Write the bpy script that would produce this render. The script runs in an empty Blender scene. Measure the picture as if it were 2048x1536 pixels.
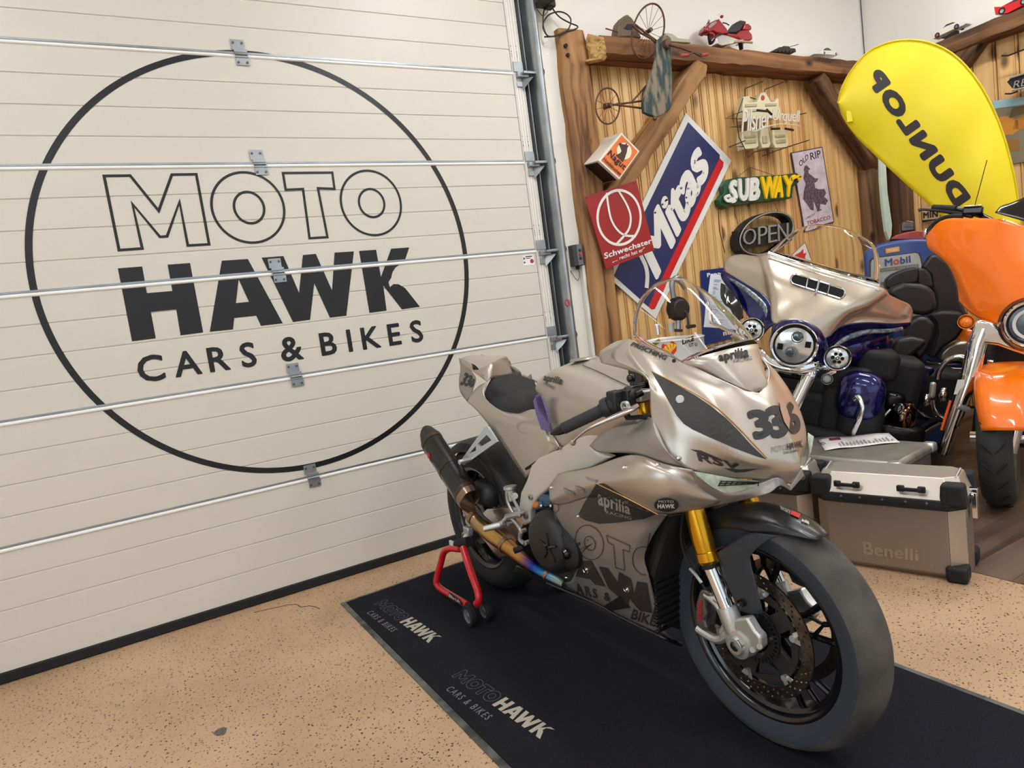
import bpy, bmesh, math, random
from mathutils import Vector as V, Matrix
from mathutils.bvhtree import BVHTree
random.seed(7)
SC=bpy.context.scene; C=SC.collection
PI=math.pi; sin=math.sin; cos=math.cos
# ---------------- camera ----------------
FPX=1315.984
MR=[[0.8646064, -0.4842709, -0.1339305], [0.1680197, 0.0274548, 0.9854013], [-0.4735241, -0.8744872, 0.1051046]]
CAMH=V((0,0,1.2047))
cd=bpy.data.cameras.new('camera'); co=bpy.data.objects.new('camera',cd); C.objects.link(co)
cd.sensor_width=36; cd.lens=FPX*36/2048; cd.clip_start=.05; cd.clip_end=100
co.matrix_world=Matrix(((MR[0][0],MR[1][0],MR[2][0],0),(MR[0][1],MR[1][1],MR[2][1],0),(MR[0][2],MR[1][2],MR[2][2],1.2047),(0,0,0,1)))
SC.camera=co
# ---------------- light and exposure ----------------
SC.view_settings.view_transform='Standard'; SC.view_settings.look='None'
SC.view_settings.gamma=1; SC.view_settings.exposure=0.12
try: SC.view_settings.use_curve_mapping=False
except Exception: pass
W=bpy.data.worlds.new('world'); SC.world=W; W.use_nodes=True
bg=W.node_tree.nodes['Background']; bg.inputs[0].default_value=(.72,.86,1,1); bg.inputs[1].default_value=.4
def area(name,loc,direction,sx,sy,power,col=(1,1,1)):
    l=bpy.data.lights.new(name,'AREA'); l.shape='RECTANGLE'; l.size=sx; l.size_y=sy; l.energy=power; l.color=col
    o=bpy.data.objects.new(name,l); C.objects.link(o); o.location=loc
    o.rotation_euler=V(direction).to_track_quat('-Z','Y').to_euler(); return o
area('daylight_front_opening',(1.0,-5.6,1.9),(0,1,-.05),7,3.2,42,(.78,.9,1))
area('daylight_left_opening',(-3.9,-1.5,1.8),(1,.25,-.05),3.5,2.6,60,(.76,.9,1))
# ---------------- helpers ----------------
def lin(c): 
    c=c/255; return c/12.92 if c<=.04045 else ((c+.055)/1.055)**2.4
def L(rgb): return (lin(rgb[0]),lin(rgb[1]),lin(rgb[2]),1)
MC={}
def mat(name,rgb,rough=.5,metal=0.,coat=0.,trans=0.,emit=0.,alpha=1.,bump=None,var=None,spec=None,ior=None,thin=False,aniso=0,sheen=0):
    if name in MC: return MC[name]
    m=bpy.data.materials.new(name); m.use_nodes=True; MC[name]=m; nt=m.node_tree; b=nt.nodes['Principled BSDF']
    b.inputs['Base Color'].default_value=L(rgb); b.inputs['Roughness'].default_value=rough; b.inputs['Metallic'].default_value=metal
    b.inputs['Coat Weight'].default_value=coat; b.inputs['Coat Roughness'].default_value=.04
    b.inputs['Transmission Weight'].default_value=trans; b.inputs['Alpha'].default_value=alpha
    if sheen: b.inputs['Sheen Weight'].default_value=sheen
    if ior: b.inputs['IOR'].default_value=ior
    if spec is not None: b.inputs['Specular IOR Level'].default_value=spec
    if emit: b.inputs['Emission Color'].default_value=L(rgb); b.inputs['Emission Strength'].default_value=emit
    tc=None
    if bump or var:
        tc=nt.nodes.new('ShaderNodeTexCoord')
    if var:   # (scale, rgb2, contrast, (sx,sy,sz))
        sc,rgb2,k=var[:3]; st=var[3] if len(var)>3 else (1,1,1)
        mp=nt.nodes.new('ShaderNodeMapping'); mp.inputs['Scale'].default_value=st; nt.links.new(tc.outputs['Object'],mp.inputs[0])
        n=nt.nodes.new('ShaderNodeTexNoise'); n.inputs['Scale'].default_value=sc; n.inputs['Detail'].default_value=6; nt.links.new(mp.outputs[0],n.inputs['Vector'])
        r=nt.nodes.new('ShaderNodeValToRGB'); r.color_ramp.elements[0].position=.5-k; r.color_ramp.elements[1].position=.5+k
        r.color_ramp.elements[0].color=L(rgb); r.color_ramp.elements[1].color=L(rgb2)
        nt.links.new(n.outputs[0],r.inputs[0]); nt.links.new(r.outputs[0],b.inputs['Base Color'])
    if bump:  # (scale,strength)
        n=nt.nodes.new('ShaderNodeTexNoise'); n.inputs['Scale'].default_value=bump[0]; n.inputs['Detail'].default_value=4
        nt.links.new(tc.outputs['Object'],n.inputs['Vector'])
        bp=nt.nodes.new('ShaderNodeBump'); bp.inputs['Strength'].default_value=bump[1]; bp.inputs['Distance'].default_value=.002
        nt.links.new(n.outputs[0],bp.inputs['Height']); nt.links.new(bp.outputs[0],b.inputs['Normal'])
    return m
def woodmat(name,ca,cb,cdark,d,rough=.65,scale=1.,coat=0,knots=True):
    """grain runs along direction d"""
    if name in MC: return MC[name]
    m=bpy.data.materials.new(name); m.use_nodes=True; MC[name]=m; nt=m.node_tree; N=nt.nodes; K=nt.links.new; b=N['Principled BSDF']
    b.inputs['Roughness'].default_value=rough; b.inputs['Coat Weight'].default_value=coat
    d=V(d).normalized(); e1=d.orthogonal().normalized(); e2=d.cross(e1)
    tc=N.new('ShaderNodeTexCoord'); oi=N.new('ShaderNodeObjectInfo')
    cx=N.new('ShaderNodeCombineXYZ')
    for i,(e,s) in enumerate(((d,.9),(e1,17),(e2,17))):
        vm=N.new('ShaderNodeVectorMath'); vm.operation='DOT_PRODUCT'; vm.inputs[1].default_value=e*s*scale; K(tc.outputs['Object'],vm.inputs[0])
        ad=N.new('ShaderNodeMath'); ad.operation='MULTIPLY_ADD'; ad.inputs[1].default_value=37.0; K(oi.outputs['Random'],ad.inputs[0]); K(vm.outputs['Value'],ad.inputs[2]); K(ad.outputs[0],cx.inputs[i])
    n=N.new('ShaderNodeTexNoise'); n.inputs['Scale'].default_value=1.; n.inputs['Detail'].default_value=7; n.inputs['Distortion'].default_value=.6; K(cx.outputs[0],n.inputs['Vector'])
    r=N.new('ShaderNodeValToRGB'); e=r.color_ramp.elements; e[0].position=.33; e[0].color=L(cdark); e[1].position=.68; e[1].color=L(ca)
    x=e.new(.46); x.color=L(cb); K(n.outputs[0],r.inputs[0]); out=r.outputs[0]
    if knots:
        sx=N.new('ShaderNodeVectorMath'); sx.operation='MULTIPLY'; sx.inputs[1].default_value=(3.2,.30,.30); K(cx.outputs[0],sx.inputs[0])
        vo=N.new('ShaderNodeTexVoronoi'); vo.inputs['Scale'].default_value=1.; K(sx.outputs[0],vo.inputs['Vector'])
        rr=N.new('ShaderNodeValToRGB'); rr.color_ramp.elements[0].position=.09; rr.color_ramp.elements[1].position=.2; K(vo.outputs['Distance'],rr.inputs[0])
        mx=N.new('ShaderNodeMix'); mx.data_type='RGBA'; mx.inputs['A'].default_value=L([c*.62 for c in cdark]); K(rr.outputs[0],mx.inputs['Factor']); K(out,mx.inputs['B']); out=mx.outputs['Result']
    mv=N.new('ShaderNodeMix'); mv.data_type='RGBA'; mv.blend_type='MULTIPLY'; mv.inputs['Factor'].default_value=.35
    gr=N.new('ShaderNodeMapRange'); gr.inputs[3].default_value=.6; gr.inputs[4].default_value=1.05; K(oi.outputs['Random'],gr.inputs[0]); K(out,mv.inputs['A']); K(gr.outputs[0],mv.inputs['B'])
    K(mv.outputs['Result'],b.inputs['Base Color'])
    bp=N.new('ShaderNodeBump'); bp.inputs['Strength'].default_value=.5; bp.inputs['Distance'].default_value=.004; K(n.outputs[0],bp.inputs['Height']); K(bp.outputs[0],b.inputs['Normal'])
    return m
def rayd(px,py):
    a=(px-1024)/FPX; b=-(py-768)/FPX
    return V([a*MR[0][i]+b*MR[1][i]-MR[2][i] for i in range(3)])
class Fr:
    def __init__(s,o,ex,ey,ez): s.o=V(o); s.a=[V(ex).normalized(),V(ey).normalized(),V(ez).normalized()]
    def p(s,x,y,z): return s.o+s.a[0]*x+s.a[1]*y+s.a[2]*z
    def at(s,px,py,ax,val):   # where the line of sight meets the plane (coordinate ax == val)
        d=rayd(px,py); n=s.a[ax]; t=(val-(CAMH-s.o).dot(n))/d.dot(n); return CAMH+d*t
    def loc(s,P): q=V(P)-s.o; return (q.dot(s.a[0]),q.dot(s.a[1]),q.dot(s.a[2]))
    def mir(s,P,ax=1): q=V(P); return q-s.a[ax]*(2*((q-s.o).dot(s.a[ax])))
WF=Fr((0,0,0),(1,0,0),(0,1,0),(0,0,1))
def onY(px,py,y): return WF.at(px,py,1,y)
def onX(px,py,x): return WF.at(px,py,0,x)
def onZ(px,py,z): return WF.at(px,py,2,z)
def cr(P,t,closed=False):
    """Catmull-Rom through list of Vectors at parameter t"""
    n=len(P)
    if closed: i=int(math.floor(t)); f=t-i; g=lambda k:P[k%n]
    else:
        i=min(int(t),n-2); f=t-i; g=lambda k:P[k] if 0<=k<n else (P[0]*2-P[1] if k<0 else P[n-1]*2-P[n-2])
    a,b,c,d=g(i-1),g(i),g(i+1),g(i+2)
    return .5*((2*b)+(c-a)*f+(2*a-5*b+4*c-d)*f*f+(3*b-a-3*c+d)*f*f*f)
def spl(P,k=6,closed=False):
    P=[V(p) for p in P]; n=len(P)*k if closed else (len(P)-1)*k+1
    return [cr(P,i/k,closed) for i in range(n)]
class MB:
    def __init__(s): s.v=[]; s.f=[]
    def add(s,v,f):
        o=len(s.v); s.v+=[V(x) for x in v]; s.f+=[tuple(i+o for i in q) for q in f]; return s
    def box(s,c,size,ax=None,taper=1):
        e=ax or [V((1,0,0)),V((0,1,0)),V((0,0,1))]; c=V(c); v=[]
        for k in (-1,1):
            for j in (-1,1):
                for i in (-1,1):
                    t=taper if k>0 else 1
                    v.append(c+e[0]*(i*size[0]/2*t)+e[1]*(j*size[1]/2*t)+e[2]*(k*size[2]/2))
        return s.add(v,[(0,2,3,1),(4,5,7,6),(0,1,5,4),(2,6,7,3),(0,4,6,2),(1,3,7,5)])
    def tube(s,P,r,n=10,k=0,closed=False,caps=True,flat=None):
        P=[V(p) for p in P]; R=r if isinstance(r,(list,tuple)) else [r]*len(P)
        if k:
            m=len(P); tot=m*k if closed else (m-1)*k+1
            RR=[V((x,0,0)) for x in R]; R=[max(1e-5,cr(RR,i/k,closed).x) for i in range(tot)]; P=spl(P,k,closed)
        m=len(P); T=[]
        for i in range(m):
            a=P[(i-1)%m] if (closed or i>0) else P[i]; b=P[(i+1)%m] if (closed or i<m-1) else P[i]
            t=(b-a); T.append(t.normalized() if t.length>1e-9 else V((0,0,1)))
        u=T[0].orthogonal().normalized()
        if flat is not None: u=(V(flat[0])-T[0]*V(flat[0]).dot(T[0])).normalized()
        v=[];f=[]
        for i in range(m):
            u=(u-T[i]*u.dot(T[i])); u=u.normalized() if u.length>1e-6 else T[i].orthogonal().normalized(); w=T[i].cross(u)
            for j in range(n):
                a=2*PI*j/n; fa,fb=(1,1) if flat is None else (flat[1],flat[2])
                v.append(P[i]+(u*cos(a)*fa+w*sin(a)*fb)*R[i])
        for i in range(m if closed else m-1):
            for j in range(n):
                i2=(i+1)%m; f.append((i*n+j,i*n+(j+1)%n,i2*n+(j+1)%n,i2*n+j))
        if caps and not closed: f.append(tuple(reversed(range(n)))); f.append(tuple((m-1)*n+j for j in range(n)))
        return s.add(v,f)
    def lathe(s,o,ax,prof,n=32,closed=False,a0=0,a1=2*PI,ref=None):
        o=V(o); ax=V(ax).normalized(); u=ax.orthogonal().normalized()
        if ref is not None: u=V(ref); u=(u-ax*u.dot(ax)).normalized()
        w=ax.cross(u)
        full=abs(a1-a0-2*PI)<1e-6; m=n if full else n+1; v=[];f=[]; L_=len(prof)
        for j in range(m):
            a=a0+(a1-a0)*j/n; e=u*cos(a)+w*sin(a)
            for (r,h) in prof: v.append(o+e*r+ax*h)
        for j in range(n):
            j2=(j+1)%m
            for i in range(L_ if closed else L_-1):
                i2=(i+1)%L_
                if prof[i][0]==0 and prof[i2][0]==0: continue
                f.append((j*L_+i,j2*L_+i,j2*L_+i2,j*L_+i2))
        return s.add(v,f)
    def cyl(s,a,b,r,n=16,r2=None): return s.tube([a,b],[r,r if r2 is None else r2],n)
    def prism(s,pts,vec):
        n=len(pts); vec=V(vec); p=[V(q) for q in pts]
        return s.add(p+[q+vec for q in p],[tuple(range(n)),tuple(reversed(range(n,2*n)))]+[(i,i+n,(i+1)%n+n,(i+1)%n) for i in range(n)])
    def ball(s,c,r,n=16,m=10,ax=None,e=1.0):
        r=r if isinstance(r,(tuple,list)) else (r,r,r); c=V(c); E=ax or [V((1,0,0)),V((0,1,0)),V((0,0,1))]; v=[];f=[]
        sg=lambda x:math.copysign(abs(x)**e,x)
        for i in range(m+1):
            t=-PI/2+PI*i/m
            for j in range(n):
                a=2*PI*j/n; v.append(c+E[0]*(r[0]*sg(cos(t))*sg(cos(a)))+E[1]*(r[1]*sg(cos(t))*sg(sin(a)))+E[2]*(r[2]*sg(sin(t))))
        for i in range(m):
            for j in range(n): f.append((i*n+j,i*n+(j+1)%n,(i+1)*n+(j+1)%n,(i+1)*n+j))
        return s.add(v,f)
    def grid(s,rows,k=4,ku=None,cv=False,cu=False):
        """smooth patch through control rows; k subdivisions along a row, ku across rows. cv: rows closed"""
        ku=ku or k; R=[spl(r,k,cv) for r in rows]; n=len(R[0]); cols=[]
        G=[]
        for j in range(n): cols.append(spl([R[i][j] for i in range(len(R))],ku,cu))
        m=len(cols[0]); v=[cols[j][i] for i in range(m) for j in range(n)]; f=[]
        for i in range(m if cu else m-1):
            for j in range(n if cv else n-1):
                i2=(i+1)%m; j2=(j+1)%n; f.append((i*n+j,i*n+j2,i2*n+j2,i2*n+j))
        return s.add(v,f)
    def mir(s,fr,ax=1):
        n=len(s.v); s.v+= [fr.mir(q,ax) for q in s.v]; s.f+=[tuple(reversed([i+n for i in q])) for q in s.f]; return s
    mf=None
    def mir2(s,fr,ax=1): s.mf=(fr,ax); return s
    def obj(s,name,m,parent=None,smooth=None,bevel=0,thick=0,sub=0,off=0,ang=35,bseg=2,weld=0,**tags):
        if s.mf:
            fr,ax=s.mf; mk(name,[fr.mir(q,ax) for q in s.v],[tuple(reversed(q)) for q in s.f],m,parent,smooth,bevel,thick,sub,off,ang,bseg,weld,**tags)
        return mk(name,s.v,s.f,m,parent,smooth,bevel,thick,sub,off,ang,bseg,weld,**tags)
def rootloc(o):
    q=V((0,0,0))
    while o is not None: q=q+V(o.location); o=o.parent
    return q
def mk(name,v,f,m,parent=None,smooth=None,bevel=0,thick=0,sub=0,off=0,ang=35,bseg=2,weld=0,**tags):
    me=bpy.data.meshes.new(name); d=rootloc(parent) if parent else V((0,0,0))
    me.from_pydata([tuple(V(q)-d) for q in v],[],f); me.validate()
    if weld or smooth is not False:
        bm=bmesh.new(); bm.from_mesh(me)
        bmesh.ops.remove_doubles(bm,verts=bm.verts,dist=weld or 1e-5)
        bmesh.ops.recalc_face_normals(bm,faces=bm.faces); bm.to_mesh(me); bm.free()
    me.materials.append(m)
    if smooth is not False:
        me.shade_smooth(); me.set_sharp_from_angle(angle=math.radians(ang))
    o=bpy.data.objects.new(name,me); C.objects.link(o)
    if parent: o.parent=parent
    if thick: md=o.modifiers.new('s','SOLIDIFY'); md.thickness=thick; md.offset=off
    if sub: md=o.modifiers.new('u','SUBSURF'); md.levels=sub; md.render_levels=sub
    if bevel: md=o.modifiers.new('b','BEVEL'); md.width=bevel; md.segments=bseg; md.limit_method='ANGLE'; md.angle_limit=math.radians(30); md.harden_normals=False
    for k_,x in tags.items(): o[k_]=x
    return o
def thing(name,label,cat,loc,group=None):
    o=bpy.data.objects.new(name,None); C.objects.link(o); o.location=V(loc); o.empty_display_size=.05
    o['label']=label; o['category']=cat
    if group: o['group']=group
    return o
def tag(o,label,cat,group=None):
    o['label']=label; o['category']=cat
    if group: o['group']=group
    return o
def struct(name,loc=(0,0,0)):
    o=bpy.data.objects.new(name,None); C.objects.link(o); o.location=V(loc); o['kind']='structure'; return o
# ---- flat lettering ----
GL={}; GB={}
def glyph(s,bold=0.,shear=0.,space=1.):
    key=(s,bold,shear,space)
    if key not in GL:
        cu=bpy.data.curves.new('t','FONT'); cu.body=s; cu.offset=min(0,bold); cu.shear=shear; cu.space_character=space*(1+max(0,bold)*2); cu.resolution_u=3
        ob=bpy.data.objects.new('t',cu); me=ob.to_mesh()
        v=[(q.co.x,q.co.y) for q in me.vertices]; f=[tuple(p.vertices) for p in me.polygons]; ob.to_mesh_clear(); bpy.data.objects.remove(ob); bpy.data.curves.remove(cu)
        GB[key]=len(v)
        if bold>0:   # heavier weight: a band along every contour
            key_=lambda i:(round(v[i][0],5),round(v[i][1],5)); cnt={}
            for p in f:
                for a,b in zip(p,p[1:]+p[:1]):
                    k=tuple(sorted((key_(a),key_(b)))); cnt[k]=cnt.get(k,0)+1
            pts=set()
            for (a,b),c in cnt.items():
                if c!=1 or a==b: continue
                pts.add(a); pts.add(b); dx,dy=b[0]-a[0],b[1]-a[1]; l=math.hypot(dx,dy); nx,ny=-dy/l*bold,dx/l*bold; n=len(v)
                v+=[(a[0]+nx,a[1]+ny),(a[0]-nx,a[1]-ny),(b[0]-nx,b[1]-ny),(b[0]+nx,b[1]+ny)]; f.append((n,n+1,n+2,n+3))
            for a in pts:
                n=len(v); v+=[(a[0]+bold*cos(PI*i/3),a[1]+bold*sin(PI*i/3)) for i in range(6)]; f.append(tuple(range(n,n+6)))
        x0=min(q[0] for q in v);x1=max(q[0] for q in v);y0=min(q[1] for q in v);y1=max(q[1] for q in v)
        GL[key]=([((q[0]-x0)/(x1-x0),(q[1]-y0)/(y1-y0)) for q in v],f,(x1-x0)/(y1-y0))
    return GL[key]
def bil(P00,P10,P11,P01):
    a,b,c,d=[V(q) for q in (P00,P10,P11,P01)]
    return lambda u,v:(a*(1-u)+b*u)*(1-v)+(d*(1-u)+c*u)*v
def divide(v2,f,nu,nv):
    bm=bmesh.new(); vs=[bm.verts.new((q[0],q[1],0)) for q in v2]
    for q in f:
        try: bm.faces.new([vs[i] for i in q])
        except ValueError: pass
    for i in range(1,nu): bmesh.ops.bisect_plane(bm,geom=bm.verts[:]+bm.edges[:]+bm.faces[:],plane_co=(i/nu,0,0),plane_no=(1,0,0))
    for i in range(1,nv): bmesh.ops.bisect_plane(bm,geom=bm.verts[:]+bm.edges[:]+bm.faces[:],plane_co=(0,i/nv,0),plane_no=(0,1,0))
    bm.verts.index_update(); r=([(q.co.x,q.co.y) for q in bm.verts],[tuple(x.index for x in p.verts) for p in bm.faces]); bm.free(); return r
def text(name,s,mp,m,parent,bold=0.,shear=0.,space=1.,div=None,ext=None,lift=None,**tags):
    v,f,_=glyph(s,bold,shear,space)
    if div: v,f=divide(v,f,*div)
    P=[mp(u,w) for u,w in v]
    if bold>0 and not div:
        a,b,c=mp(0,0),mp(1,0),mp(0,1); nn=(b-a).cross(c-a).normalized(); nn=nn if nn.dot(CAMH-a)>0 else -nn; lv=[0]*len(v)
        for k,q in enumerate(f):
            if len(q) in (4,6) and q[-1]-q[0]==len(q)-1 and q[0]>=GB.get((s,bold,shear,space),10**9):
                for i in q: lv[i]=(1+k%9)*8e-5*(1 if ext is None else 4)
        P=[p+nn*h for p,h in zip(P,lv)]
    if ext is not None:
        e=V(ext); bm=bmesh.new(); vs=[bm.verts.new(p) for p in P]
        for q in f:
            try: bm.faces.new([vs[i] for i in q])
            except ValueError: pass
        r=bmesh.ops.extrude_face_region(bm,geom=bm.faces[:]); bmesh.ops.translate(bm,verts=[g for g in r['geom'] if isinstance(g,bmesh.types.BMVert)],vec=e)
        bm.verts.index_update(); P=[q.co.copy() for q in bm.verts]; f=[tuple(x.index for x in p.verts) for p in bm.faces]; bm.free()
    if lift is not None: P=[p+V(lift) for p in P]
    return mk(name,P,f,m,parent,smooth=False,**tags)
def poly2(v,m,name,parent,holes=(),ext=None,mp=None,div=None,**tags):
    """planar polygon (with holes) in 2-D, mapped to 3-D by mp"""
    bm=bmesh.new()
    for loop in [v]+list(holes):
        vs=[bm.verts.new((q[0],q[1],0)) for q in loop]
        for i in range(len(vs)): bm.edges.new((vs[i],vs[(i+1)%len(vs)]))
    bmesh.ops.triangle_fill(bm,edges=bm.edges[:],use_beauty=True)
    bm.verts.index_update(); P=[(q.co.x,q.co.y) for q in bm.verts]; f=[tuple(x.index for x in p.verts) for p in bm.faces]; bm.free()
    if div: P,f=divide(P,f,*div)
    Q=[mp(*q) for q in P]
    if ext is not None:
        b=MB(); n=len(Q); b.add(Q,f); b.add([q+V(ext) for q in Q],[tuple(reversed(x)) for x in f])
        o=0
        if not div:
            for loop in [v]+list(holes):
                k=len(loop); b.f+= [(o+i,o+(i+1)%k,n+o+(i+1)%k,n+o+i) for i in range(k)]; o+=k
        return b.obj(name,m,parent,**tags)
    return mk(name,Q,f,m,parent,smooth=False,**tags)
def offs(P,w):
    """inset closed 2-D loop by w (miter)"""
    n=len(P); A=sum(P[i][0]*P[(i+1)%n][1]-P[(i+1)%n][0]*P[i][1] for i in range(n)); s=1 if A>0 else -1; out=[]
    for i in range(n):
        p0,p1,p2=V(P[i-1]).to_2d(),V(P[i]).to_2d(),V(P[(i+1)%n]).to_2d()
        d1=(p1-p0).normalized(); d2=(p2-p1).normalized(); n1=V((-d1.y,d1.x))*s; n2=V((-d2.y,d2.x))*s
        b=(n1+n2); b=b.normalized() if b.length>1e-6 else n1; k=w/max(.35,b.dot(n1)); q=p1+b*k; out.append((q.x,q.y))
    return out
def circ2(cx,cy,rx,ry,n=48): return [(cx+rx*cos(2*PI*i/n),cy+ry*sin(2*PI*i/n)) for i in range(n)]
def dg_bvh(objs):
    vs=[];fs=[]
    for o in objs:
        d=rootloc(o); k=len(vs); vs+=[V(q.co)+d for q in o.data.vertices]; fs+=[tuple(i+k for i in p.vertices) for p in o.data.polygons]
    return BVHTree.FromPolygons(vs,fs)
def proj(bvh,quad,lift=.0012):
    """lettering lies on the curved surface: quad = four photo pixels of its corners"""
    a,b,c,d=[V((q[0],q[1],0)) for q in quad]
    def g(u,v):
        q=(a*(1-u)+b*u)*(1-v)+(d*(1-u)+c*u)*v
        dd=rayd(q.x,q.y).normalized(); h,n,i,t=bvh.ray_cast(CAMH,dd,20)
        if h is None:
            near=bvh.find_nearest(CAMH+dd*g.last); h,n=near[0],near[1]
        else: g.last=t
        if n.dot(dd)>0: n=-n
        return h+n*lift
    g.last=1.8
    return g
# ================= SETTING =================
YD=3.303; YW=3.38; XR=5.5; CEIL=3.75
M_white=mat('wall_paint',(236,231,220),.75,bump=(60,.12))
M_ceil=mat('ceiling_paint',(235,232,225),.8)
def floor_mat():
    m=bpy.data.materials.new('speckled_epoxy'); m.use_nodes=True; nt=m.node_tree; N=nt.nodes; K=nt.links.new; b=N['Principled BSDF']
    b.inputs['Roughness'].default_value=.42
    tc=N.new('ShaderNodeTexCoord'); out=None
    base=N.new('ShaderNodeTexNoise'); base.inputs['Scale'].default_value=2.2; base.inputs['Detail'].default_value=5; K(tc.outputs['Object'],base.inputs['Vector'])
    r0=N.new('ShaderNodeValToRGB'); r0.color_ramp.elements[0].position=.35; r0.color_ramp.elements[0].color=L((176,144,112)); r0.color_ramp.elements[1].position=.65; r0.color_ramp.elements[1].color=L((194,160,126)); K(base.outputs[0],r0.inputs[0]); out=r0.outputs[0]
    for sc,th,col,msk in ((70,.24,(66,48,36),.52),(120,.26,(92,70,54),.5),(36,.10,(52,38,30),.6)):
        wr=N.new('ShaderNodeTexNoise'); wr.inputs['Scale'].default_value=sc*1.5; K(tc.outputs['Object'],wr.inputs['Vector'])
        ml=N.new('ShaderNodeVectorMath'); ml.operation='MULTIPLY_ADD'; ml.inputs[1].default_value=(.012,)*3; K(wr.outputs['Color'],ml.inputs[0]); K(tc.outputs['Object'],ml.inputs[2])
        v=N.new('ShaderNodeTexVoronoi'); v.inputs['Scale'].default_value=sc; K(ml.outputs[0],v.inputs['Vector'])
        cr_=N.new('ShaderNodeMath'); cr_.operation='LESS_THAN'; cr_.inputs[1].default_value=th; K(v.outputs['Distance'],cr_.inputs[0])
        sp=N.new('ShaderNodeSeparateColor'); K(v.outputs['Color'],sp.inputs[0])
        g=N.new('ShaderNodeMath'); g.operation='GREATER_THAN'; g.inputs[1].default_value=msk; K(sp.outputs[0],g.inputs[0])
        mu=N.new('ShaderNodeMath'); mu.operation='MULTIPLY'; K(cr_.outputs[0],mu.inputs[0]); K(g.outputs[0],mu.inputs[1])
        mx=N.new('ShaderNodeMix'); mx.data_type='RGBA'; mx.inputs['B'].default_value=L(col); K(mu.outputs[0],mx.inputs['Factor']); K(out,mx.inputs['A']); out=mx.outputs['Result']
    # worn, dirty patches
    dn=N.new('ShaderNodeTexNoise'); dn.inputs['Scale'].default_value=5; dn.inputs['Detail'].default_value=8; dn.inputs['Roughness'].default_value=.7; K(tc.outputs['Object'],dn.inputs['Vector'])
    dr=N.new('ShaderNodeValToRGB'); dr.color_ramp.elements[0].position=.58; dr.color_ramp.elements[0].color=(0,0,0,1); dr.color_ramp.elements[1].position=.75; dr.color_ramp.elements[1].color=(.45,.45,.45,1); K(dn.outputs[0],dr.inputs[0])
    mx=N.new('ShaderNodeMix'); mx.data_type='RGBA'; mx.inputs['B'].default_value=L((140,116,92)); K(dr.outputs[0],mx.inputs['Factor']); K(out,mx.inputs['A'])
    K(mx.outputs['Result'],b.inputs['Base Color']); return m
M_floor=floor_mat()
XS=2.585
fl=MB().box(((XS-4.1)/2,-1.3,-.05),(XS+4.1,9.6,.1)).obj('floor',M_floor,smooth=False,kind='structure')
fw=struct('floor_wood_area',(0,0,0)); fw.name='floor.001'
M_lam=woodmat('laminate',(120,98,80),(98,78,64),(66,52,44),(1,0,0),.45,.6,knots=False)
for i in range(40):
    y=-2.6+i*.155
    if y>3.4: break
    o=0.0 if i%2 else .6
    for j in range(4):
        x0=max(XS+.004,XS-.6+o+j*1.2); x1=min(5.6,XS-.6+o+(j+1)*1.2)
        if x1-x0<.05: continue
        MB().box(((x0+x1)/2,y,-.006),(x1-x0-.002,.1535,.012)).obj('plank',M_lam,fw,smooth=False)
MB().box(((XS+5.6)/2,.4,-.05),(5.6-XS,6.2,.07)).obj('subfloor',mat('subfloor',(50,42,36),.9),fw,smooth=False)
ck=[(1560,582),(1640,562),(1700,550),(1760,536),(1820,530),(1850,548),(1900,540),(1940,546),(1965,558)]
MB().tube([onZ(x/3.073,1036+y/3.073,.0004) for x,y in ck],.0016,6).obj('crack',mat('crack_dark',(60,44,34),.9),fl)
mk('worn_spot',[onZ(x/3.073,1036+y/3.073,.0006) for x,y in ((1308,1325),(1330,1302),(1365,1286),(1395,1288),(1390,1315),(1375,1335),(1335,1340))],[tuple(range(7))],mat('worn_grey',(112,106,94),.8,var=(160,(70,66,58),.2)),fl,smooth=False)
# back wall: lintel above the door, part right of it
wb=struct('wall_back',(0,YW,0))
MB().box((4.0,YW+.06,1.9),(3.24,.1,3.8)).box((.58,YD+.2,3.3+.25),(3.6,.1,.9)).box((-2.6,YD+.1,1.9),(3.1,.2,3.8)).obj('plaster',M_white,wb,smooth=False)
MB().box((2.345,YD+.05,1.9),(.20,.1,3.8)).obj('door_reveal',M_white,wb,smooth=False)
wr=struct('wall_right',(XR,0,0))
MB().box((XR+.06,-1.3,1.9),(.1,9.6,3.8)).obj('plaster',M_white,wr,smooth=False)
cg=MB().tube([(XR-.012,YW-.0,2.9),(XR-.012,YW+.0,3.75)],.004,6).obj('corner_joint',mat('joint_dark',(90,84,76),.8),wb)
MB().box((.75,-1.3,CEIL+.05),(9.8,9.6,.1)).obj('ceiling',M_ceil,smooth=False,kind='structure')
wl=struct('wall_left',(-4.1,0,0))
b=MB()
for c,s in (((-4.15,2.0,1.9),(.1,2.8,3.8)),((-4.15,-5.0,1.9),(.1,2.2,3.8)),((-4.15,-1.6,.3),(.1,4.6,.6)),((-4.15,-1.6,3.45),(.1,4.6,.6))): b.box(c,s)
b.obj('plaster',M_white,wl,smooth=False)
wf=struct('wall_front',(0,-6.1,0))
b=MB()
for c,s in (((-3.4,-6.15,1.9),(1.5,.1,3.8)),((5.1,-6.15,1.9),(1.1,.1,3.8)),((1,-6.15,3.65),(7.4,.1,.2)),((1,-6.15,.1),(7.4,.1,.2))): b.box(c,s)
b.obj('plaster',M_white,wf,smooth=False)
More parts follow.
